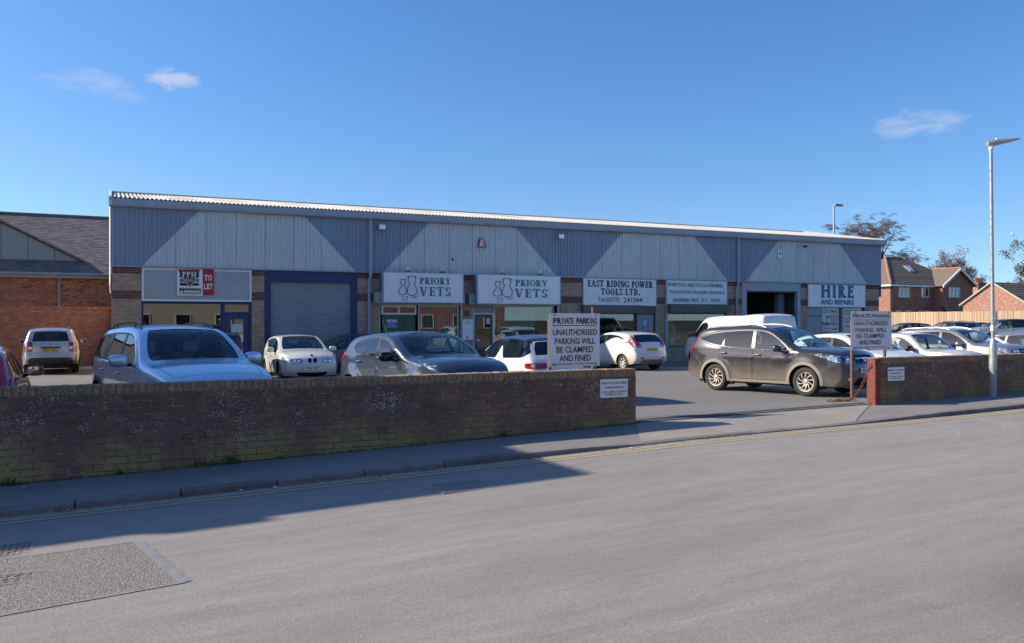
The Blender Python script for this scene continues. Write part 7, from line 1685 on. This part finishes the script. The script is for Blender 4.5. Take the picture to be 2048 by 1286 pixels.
def plaque(px0, py0, px1, py1, label, k):
    x0, z1 = onY(px0, py0, WY); x1, _ = onY(px1, py0, WY); _, z0 = onY(px0, py1, WY); sg = thing('wall_plaque', label, 'sign', (x0, WY-.02, z0), 'plaques on the boundary walls'); m = MB(); m.box(x0, x1, WY-.018, WY-.006, z0, z1); part('board', m, 'sign_old_white', sg)
    for (s, u0, v0, u1, v1, mt) in (('PRIVATE CAR PARK', .03, .72, .97, .86, 'letter_black'), ('CUSTOMER PARKING ONLY', .12, .50, .88, .60, 'letter_black'), ('WHEEL CLAMPING IN OPERATION', .05, .26, .95, .36, 'letter_faded'), ('NO REMOVAL CHARGES' if False else 'BY REMOVAL CHARGE', .2, .12, .82, .22, 'letter_faded')):
        me = text_mesh(s, (x1-x0)*(u1-u0), (z1-z0)*(v1-v0), mt, bold=.01); o = link('lettering', me, sg); og = ORG[sg.name]; o.location = (lerp(x0, x1, u0)-og[0], WY-.0205-og[1], lerp(z0, z1, v0)-og[2]); o.rotation_euler = (R(90), 0, 0)
plaque(1199.5, 759, 1254, 796, 'small white private car park plaque on the left wall near the entrance', 0)
plaque(1774.5, 735, 1807, 762, 'small white private car park plaque on the right wall beside the red post', 1)
# red steel post and its chain
x0, x1 = 11.79, 11.92; zt_ = 1.05; zg = hpark(11.8, 10.1)-.05
gp = thing('gate_post', 'red painted rusty steel gate post at the end of the right hand wall', 'post', (11.85, 10.12, zg)); m = MB(); m.box(x0, x1, 10.02, 10.035, zg, zt_); m.box(x0, x0+.014, 10.035, 10.19, zg, zt_); m.box(x1-.014, x1, 10.035, 10.19, zg, zt_); part('channel', m, 'red_oxide', gp); m = MB(); m.box(x0+.02, x1-.02, 10.17, 10.18, zg, zt_-.02); part('web', m, 'rust', gp)
ch = thing('chain', 'rusty chain hanging from the red gate post to the ground', 'chain', (11.75, 10.6, hpark(11.75, 10.6)))
lm_ = MB(); lm_.tube([(.022*math.cos(a)*1.6, 0, .022*math.sin(a)) for a in np.linspace(0, 2*math.pi, 11)], .006, 5, False); lme = lm_.mesh('link', 'rust', 60)
p0, p1 = Vector((11.78, 10.10, .95)), Vector((12.02, 10.85, hpark(12.02, 10.85)+.02)); nl = 20; cpts = [p0.lerp(p1, i/nl)-Vector((0, 0, .16*math.sin(math.pi*i/nl))) for i in range(nl+1)]
og = Vector(ORG[ch.name])
for i in range(nl):
    a, b = cpts[i], cpts[i+1]; o = link('link', lme, ch, (a+b)/2-og); d = (b-a); o.scale = (d.length/.07*1.25,)*3 if d.length > .06 else (1, 1, 1); o.rotation_mode = 'QUATERNION'; o.rotation_quaternion = d.to_track_quat('X', 'Z') @ Matrix.Rotation(R(90*(i % 2)), 4, 'X').to_quaternion()
ch2 = thing('chain', 'loose heap of rusty chain on the ground beside the sign post', 'chain', (12.0, 10.95, hpark(12.0, 10.95)))
for i in range(34):
    a_ = i*.42; rr = .05+.006*i; o = link('link', lme, ch2, (rr*1.5*math.cos(a_), rr*math.sin(a_)*.7, .012+.004*(i % 3))); o.rotation_euler = (R(90*(i % 2)), 0, a_+1.57)

# ---------------------------------------------------------------- trees
def bare_tree(name, label, px, pyb, pyt, d, spread, seed, droop=0., mat='twig', dens=1., leaf=None, group=None, lv=5, bole=.3):
    r = random.Random(seed); X, Y = ray(px, 600)[0]*d, ray(px, 600)[1]*d; z0 = .0; zt_ = E+(HZ-pyt)/F*d; H = zt_-z0
    root = thing(name, label, 'tree', (X, Y, z0), group); tr, tw, lf = MB(), MB(), MB()
    sp_ = spread*d/F
    def grow(p, dirv, L, rad, lev):
        n = 4 if lev < 2 else 3; pts = [p]; rs = [rad]; q = p.copy(); dv = dirv.copy()
        for i in range(n):
            dv = (dv+Vector((r.uniform(-.22, .22), r.uniform(-.22, .22), r.uniform(-.08, .16)-droop*max(0, lev-1)*.22))).normalized(); q = q+dv*L/n; pts.append(q.copy()); rs.append(rad*(1-.55*(i+1)/n))
        rs = [max(q_, (.00030*d if lev >= 3 else 0)*.5) for q_ in rs]; (tr if lev < 2 else tw).tube(pts, rs, 7 if lev < 1 else (5 if lev < 2 else 3), lev < 2)
        if leaf and lev >= lv-2:
            for _ in range(int(leaf[1]*dens)):
                c_ = pts[r.randrange(1, len(pts))]+Vector((r.gauss(0, .25), r.gauss(0, .25), r.gauss(0, .2))); s_ = leaf[2]*r.uniform(.6, 1.4); a = Vector((r.gauss(0, 1), r.gauss(0, 1), r.gauss(0, 1))).normalized()*s_; b = a.cross(Vector((r.gauss(0, 1), r.gauss(0, 1), r.gauss(0, 1)))).normalized()*s_*.6; lf.add([c_-a, c_+b, c_+a, c_-b], [(0, 1, 2, 3)])
        if lev >= lv: return
        k = int((3.4 if lev else 14)*dens)+r.randrange(0, 2)
        for i in range(k):
            t_ = r.uniform(.25, 1.) if lev else r.uniform(bole, 1.); j = min(len(pts)-2, int(t_*(len(pts)-1))); f_ = t_*(len(pts)-1)-j; b = pts[j].lerp(pts[j+1], min(1, f_))
            az = r.uniform(0, 2*math.pi); out_ = Vector((math.cos(az), math.sin(az), 0)); nd = (dv*.55+out_*(.75 if lev else .9)+Vector((0, 0, .35-droop*.5*lev))).normalized()
            grow(b, nd, L*r.uniform(.45, .66)*(sp_/(H*.35) if lev == 0 else 1), rs[j]*.55, lev+1)
    grow(Vector((X, Y, z0)), Vector((0, 0, 1)), H*.78, H*.016, 0)
    part('trunk', tr, 'bark', root, 60); part('crown', tw, mat, root, kind='stuff')
    if leaf: part('foliage', lf, leaf[0], root, kind='stuff')
    return root
bare_tree('birch_tree', 'large bare birch tree with drooping twigs behind the right end of the unit roof', 1752, 640, 452, 120., 50, 4, .22, lv=5, dens=1.2)
bare_tree('birch_tree', 'bare spreading tree partly hidden by the grey gutter corner', 1706, 640, 470, 135., 46, 14, .2, lv=5, dens=1.0)
bare_tree('bare_tree', 'small bare tree above the valley of the tiled house roof', 1868, 640, 516, 130., 26, 9, .1, lv=5, dens=1.2)
bare_tree('blossom_tree', 'pale blossoming tree behind the white gable of the brick house', 1920, 640, 520, 118., 36, 21, .05, leaf=('blossom', 9, .10), lv=4, dens=1.1, mat='bark')
bare_tree('leafy_tree', 'dense green tree cut by the right edge of the picture', 2070, 640, 496, 110., 40, 31, 0., leaf=('leaf_green', 3, .12), lv=4, dens=1.2, bole=.15)

# ---------------------------------------------------------------- neighbours outside the picture that shade the road and show in the glass
nb_ = thing('rendered_building', 'rendered building beyond the left edge whose shadow crosses the road', 'building', (-9, 13, -.1))
m = MB(); m.box(-17, -4.7, 12.5, 23.5, -.3, 5.95); part('wall', m, 'render_cream', nb_); m = MB(); m.box(-17.1, -4.6, 12.4, 23.6, 5.95, 6.05); part('roof', m, 'slate', nb_); m = MB(); m.box(-9.5, -8.7, 12.6, 13.2, 6.05, 6.5); part('chimney', m, 'house_wall', nb_)
for k, (x0, x1, z1, mt, lab) in enumerate(((-14, -1, 5.2, 'render_cream', 'cream rendered house across the road, seen only in reflections'), (0, 15, 5.4, 'render_cream', 'pale terrace across the road behind the camera'), (18, 34, 4.6, 'house_wall', 'lower brick terrace across the road to the right'))):
    b_ = thing('house', lab, 'house', (x0, -9, 0)); m = MB(); m.box(x0, x1, -17, -9, -.2, z1); part('wall', m, mt, b_)
    m = MB(); slope(m, [(x0-.2, -8.7, z1-.05), (x1+.2, -8.7, z1-.05), (x1+.2, -13, z1+2.6), (x0-.2, -13, z1+2.6)]); slope(m, [(x0-.2, -17.3, z1-.05), (x0-.2, -13, z1+2.6), (x1+.2, -13, z1+2.6), (x1+.2, -17.3, z1-.05)]); part('roof', m, 'slate', b_)
    xx = x0+1.4
    while xx < x1-2:
        for zz in (.9, 3.2):
            m = MB(); frame(m, xx, xx+1.2, zz, zz+1.3, -8.99, -8.93, .07); f = part('window', m, 'white_upvc', b_); m = MB(); m.box(xx+.06, xx+1.14, -8.985, -8.97, zz+.06, zz+1.24); part('pane', m, 'house_window_dark', f)
        xx += 3.1

# ---------------------------------------------------------------- weeds, litter, bird
r = random.Random(3); wd = MB()
for px, py, s_ in ((15, 968, .08), (40, 965, .05), (240, 948, .07), (405, 935, .09), (458, 931, .11), (470, 930, .06), (560, 917, .05), (1008, 877, .10), (20, 970, .06), (700, 905, .04)):
    X, _ = onY(px, py, WY-.03); Y = WY-.03; z = hpave(X, Y)
    for k in range(16):
        a = r.uniform(0, 2*math.pi); h = s_*r.uniform(.4, 1.1); c_ = Vector((X+r.gauss(0, s_*.5), Y-abs(r.gauss(0, .02)), z)); tip = c_+Vector((math.cos(a)*h*.6, -abs(math.sin(a))*h*.4, h)); q = Vector((-math.sin(a), math.cos(a), 0))*s_*.16; mid_ = c_.lerp(tip, .6); wd.add([c_, mid_+q, tip, mid_-q], [(0, 1, 2, 3)])
x = -1.2
while x < 7:                                        # thin moss and grass along the foot of the wall
    z = hpave(x, WY-.01)
    for k in range(3):
        h = r.uniform(.008, .03); c_ = Vector((x+r.uniform(-.02, .02), WY-.006-r.random()*.02, z)); wd.add([c_+Vector((-.008, 0, 0)), c_+Vector((.008, 0, 0)), c_+Vector((r.uniform(-.015, .015), -.01, h))], [(0, 1, 2)])
    x += .03
solo('weeds', wd, 'weed_green', 'small green weeds along the foot of the left brick wall', 'weeds', kind='stuff')
lt = MB()
for k in range(70):
    X = r.uniform(-1, 8); Y = KY-.02-abs(r.gauss(0, .10)); z = hroad(X, Y)+.006; a = r.uniform(0, 6.3); s_ = r.uniform(.008, .035); u_ = Vector((math.cos(a), math.sin(a), 0))*s_; v_ = Vector((-math.sin(a), math.cos(a), .3))*s_*.7; c_ = Vector((X, Y, z+.008)); lt.m = 0 if k % 4 else 1; lt.add([c_-u_, c_+v_, c_+u_, c_-v_], [(0, 1, 2, 3)])
for px, py in ((350, 943), (430, 947), (535, 985), (555, 983), (345, 942), (780, 898), (890, 880), (50, 975)):
    X, Y = onZ(px, py, .02); z = (hroad if Y < KY else hpave)(X, Y)+.006; s_ = r.uniform(.008, .018); lt.m = 1; lt.add([(X-s_, Y-s_*.5, z), (X+s_*.6, Y-s_, z+.012), (X+s_, Y+s_*.6, z+.004), (X-s_*.7, Y+s_*.8, z+.014)], [(0, 1, 2, 3)])
solo('litter', lt, ['leaf_brown', 'litter_white'], 'scattered dead leaves and scraps along the gutter and road', 'litter', kind='stuff')
bd = 95.; bp = Vector((ray(2024, 470)[0]*bd, ray(2024, 470)[1]*bd, E+(HZ-470)/F*bd)); m = MB(); rt = Vector((CS, -SN, 0)); m.tube([bp-rt*.25+Vector((0, 0, -.05)), bp-rt*.1, bp+rt*.08, bp+rt*.22], [.02, .06, .055, .015], 7)
bw = Vector((SN, CS, 0))
for sg_, up in ((1, .34), (-1, .05)): m.add([bp-rt*.06, bp+rt*.08, bp+rt*.22+bw*sg_*.35+Vector((0, 0, up)), bp+rt*.34+bw*sg_*.6+Vector((0, 0, up*1.15)), bp+rt*.1+bw*sg_*.35+Vector((0, 0, up*.9))], [(0, 1, 2, 4), (4, 2, 3)])
solo('gull', m, 'sign_white', 'tiny pale gull flying right of the tall street lamp', 'bird', tuple(bp))
# ---------------------------------------------------------------- parked cars
def scaled(sp, sx, sz, **kw):
    d = dict(sp); d['prof'] = [(p[0]*sx, p[1]*sz)+tuple(p[2:]) for p in sp['prof']]
    for k in ('belt', 'dlo', 'hl_s', 'tl_s'): d[k] = [(a*sx, b*sz) for a, b in sp[k]]
    for k in ('hl_f', 'tl_b', 'tl_w'):
        if sp.get(k): d[k] = [(a*sz, b) for a, b in sp[k]]
    d['wins'] = [(a*sx, b*sx, c_, e) for a, b, c_, e in sp['wins']]; d['doors'] = [(a*sx, b*sx) for a, b in sp['doors']]; d['mir'] = (sp['mir'][0]*sx, sp['mir'][1]*sz); d['xf'] = sp['xf']*sx; d['xr'] = sp['xr']*sx
    d['grilles'] = [([(a*sz, b) for a, b in g], mt) for g, mt in sp.get('grilles', [])]; d['fpanels'] = [([(a*sz, b) for a, b in g], mt, o) for g, mt, o in sp.get('fpanels', [])]; d['bpanels'] = [([(a*sz, b) for a, b in g], mt, o) for g, mt, o in sp.get('bpanels', [])]
    for k in ('fplate', 'rplate'):
        if sp.get(k): d[k] = (sp[k][0]*sz, sp[k][1])
    d['badges'] = [(a*sz, b, c_, e) for a, b, c_, e in sp.get('badges', [])]; d['crease'] = [(a*sx, b*sz, c_*sx, e*sz, f) for a, b, c_, e, f in sp.get('crease', [])]
    d['fogs'] = [(a*sz, b, c_, e*sz, f) for a, b, c_, e, f in sp.get('fogs', [])]; d['reflectors'] = [(a*sz, b, c_, e*sz, f) for a, b, c_, e, f in sp.get('reflectors', [])]
    d.update(kw); return d
GR = 'cars parked in the yard'
def duster_text(c, root):
    a = c.strip(np.array([[c.sB(.955), 0]]), .016)[0]; me = text_mesh('DUSTER', .52, .035, 'chrome', bold=.02, sp=1.5); o = link('lettering', me, root); o.rotation_euler = (R(90), 0, R(-90)); o.location = (a[0]-.006, .26, a[2]-.018)
DUSTER['extra'] = [duster_text]
def h_badge(c, root):
    a = c.strip(np.array([[c.sF(.845), 0]]), .02)[0]; mb = MB()
    for y in (-.03, .03): mb.tube([(a[0], y*.8, a[2]-.045), (a[0], y*1.2, a[2]+.045)], .009, 6)
    mb.tube([(a[0], -.03, a[2]), (a[0], .03, a[2])], .008, 6); obj_from('emblem', mb, 'chrome', root)
SUV['extra'] = [h_badge]; SUV['badges'] = []
def sun_card(c, root): pass
make_car(SORENTO, 'parked_car', (1.34, 15.3), R(-78), 'silver off road estate with roof rails facing the left wall', GR)
make_car(JUKE, 'parked_car', (5.87, 15.8), R(-80), 'dark slate grey crossover facing the left wall, beside the white hatchback', GR)
make_car(DS, 'parked_car', (9.05, 17.4), R(87), 'white hatchback with dark blue roof, its rear behind the parking board', GR)
make_car(SP(HATCH, paint='paint_red', handle='paint_red', vr=(.9, .95), glass='car_glass_dark'), 'parked_car', (-1.75, 15.0), R(90), 'dark red hatchback cut off by the left edge, seen from behind', GR)
make_car(DUSTER, 'parked_car', (-1.2, 36.7), R(90), 'pale silver jeep with yellow plate parked against the orange brick wall', GR)
make_car(scaled(YETI, 1., .97, paint='paint_black', handle='paint_black', tl_b=[(1.4,.93),(.85,.93),(.85,1.3),(1.4,1.3)], tl_s=[(-2.5,.8),(-1.93,.8),(-1.83,1.2),(-1.72,1.45),(-2.5,1.45)]), 'parked_car', (3.32, 28.2), R(90), 'black tall car with a long red tail light behind the silver estate', GR)
make_car(BMW, 'parked_car', (6.16, 28.0), R(-91.5), 'white hatchback with twin kidney grille in front of the roller shutter', GR)
make_car(SP(HATCH, paint='paint_slate', handle='paint_slate', step=.08), 'parked_car', (8.75, 31.45), R(180.5), 'dark grey hatchback parked side on by the roller shutter behind the crossover', GR)
make_car(FIESTA, 'parked_car', (18.9, 28.35), R(95), 'dusty white hatchback with red tail lights facing the power tool shop', GR)
make_car(scaled(VAN, 1., 1.05), 'parked_van', (23.6, 26.8), R(89), 'white panel van parked before the open roller door', 'vans')
make_car(SUV, 'parked_car', (15.65, 16.3), R(-78.5), 'dusty dark brown sport utility car with silver wheels in the entrance', GR)
make_car(SP(HATCH, style='ten', step=.07, glass='car_glass'), 'parked_car', (19.3, 17.0), R(-92), 'plain white hatchback just behind the right hand parking board', GR)
make_car(scaled(YETI, .93, .905, rw=.30, rim=.2, step=.07, trim='gloss_black', hl_s=None, hl_f=None) if False else scaled(YETI, .93, .905, rw=.30, rim=.2, step=.07), 'parked_car', (22.9, 18.0), R(-87), 'small cream car with flat roof and dark mirror behind the right wall', GR)
make_car(scaled(CROSS, 1., .93, rw=.32, rim=.21, step=.07), 'parked_car', (26.5, 19.1), R(-88), 'bronze crossover with silver roof rails beyond the small cream car', GR)
make_car(SP(HATCH, paint='paint_grey', handle='paint_grey', chrome_line=True, step=.08), 'parked_car', (29.6, 18.0), R(-88), 'grey saloon shaped car at the right edge behind the lamp post', GR)
def far(px, d, h, sp, label):
    X, Y = ray(px, 640)[0]*d, ray(px, 640)[1]*d; make_car(sp, 'parked_car', (X, Y), R(h), label, GR)
far(2008, 56., 155, SP(QASH, step=.09), 'pale stone crossover with black roof in the far row by the fence')
far(1896, 59., 172, SP(ESTATE, step=.09), 'blue grey estate car with dark roof rails in the far row')
far(1806, 58., 160, SP(HATCH, paint='paint_black', handle='paint_black', step=.09), 'black hatchback at the left end of the far row by the fence')
far(1938, 60., 170, SP(HATCH, paint='paint_navy', handle='paint_navy', step=.1), 'navy hatchback mostly hidden between the estate and the stone crossover')
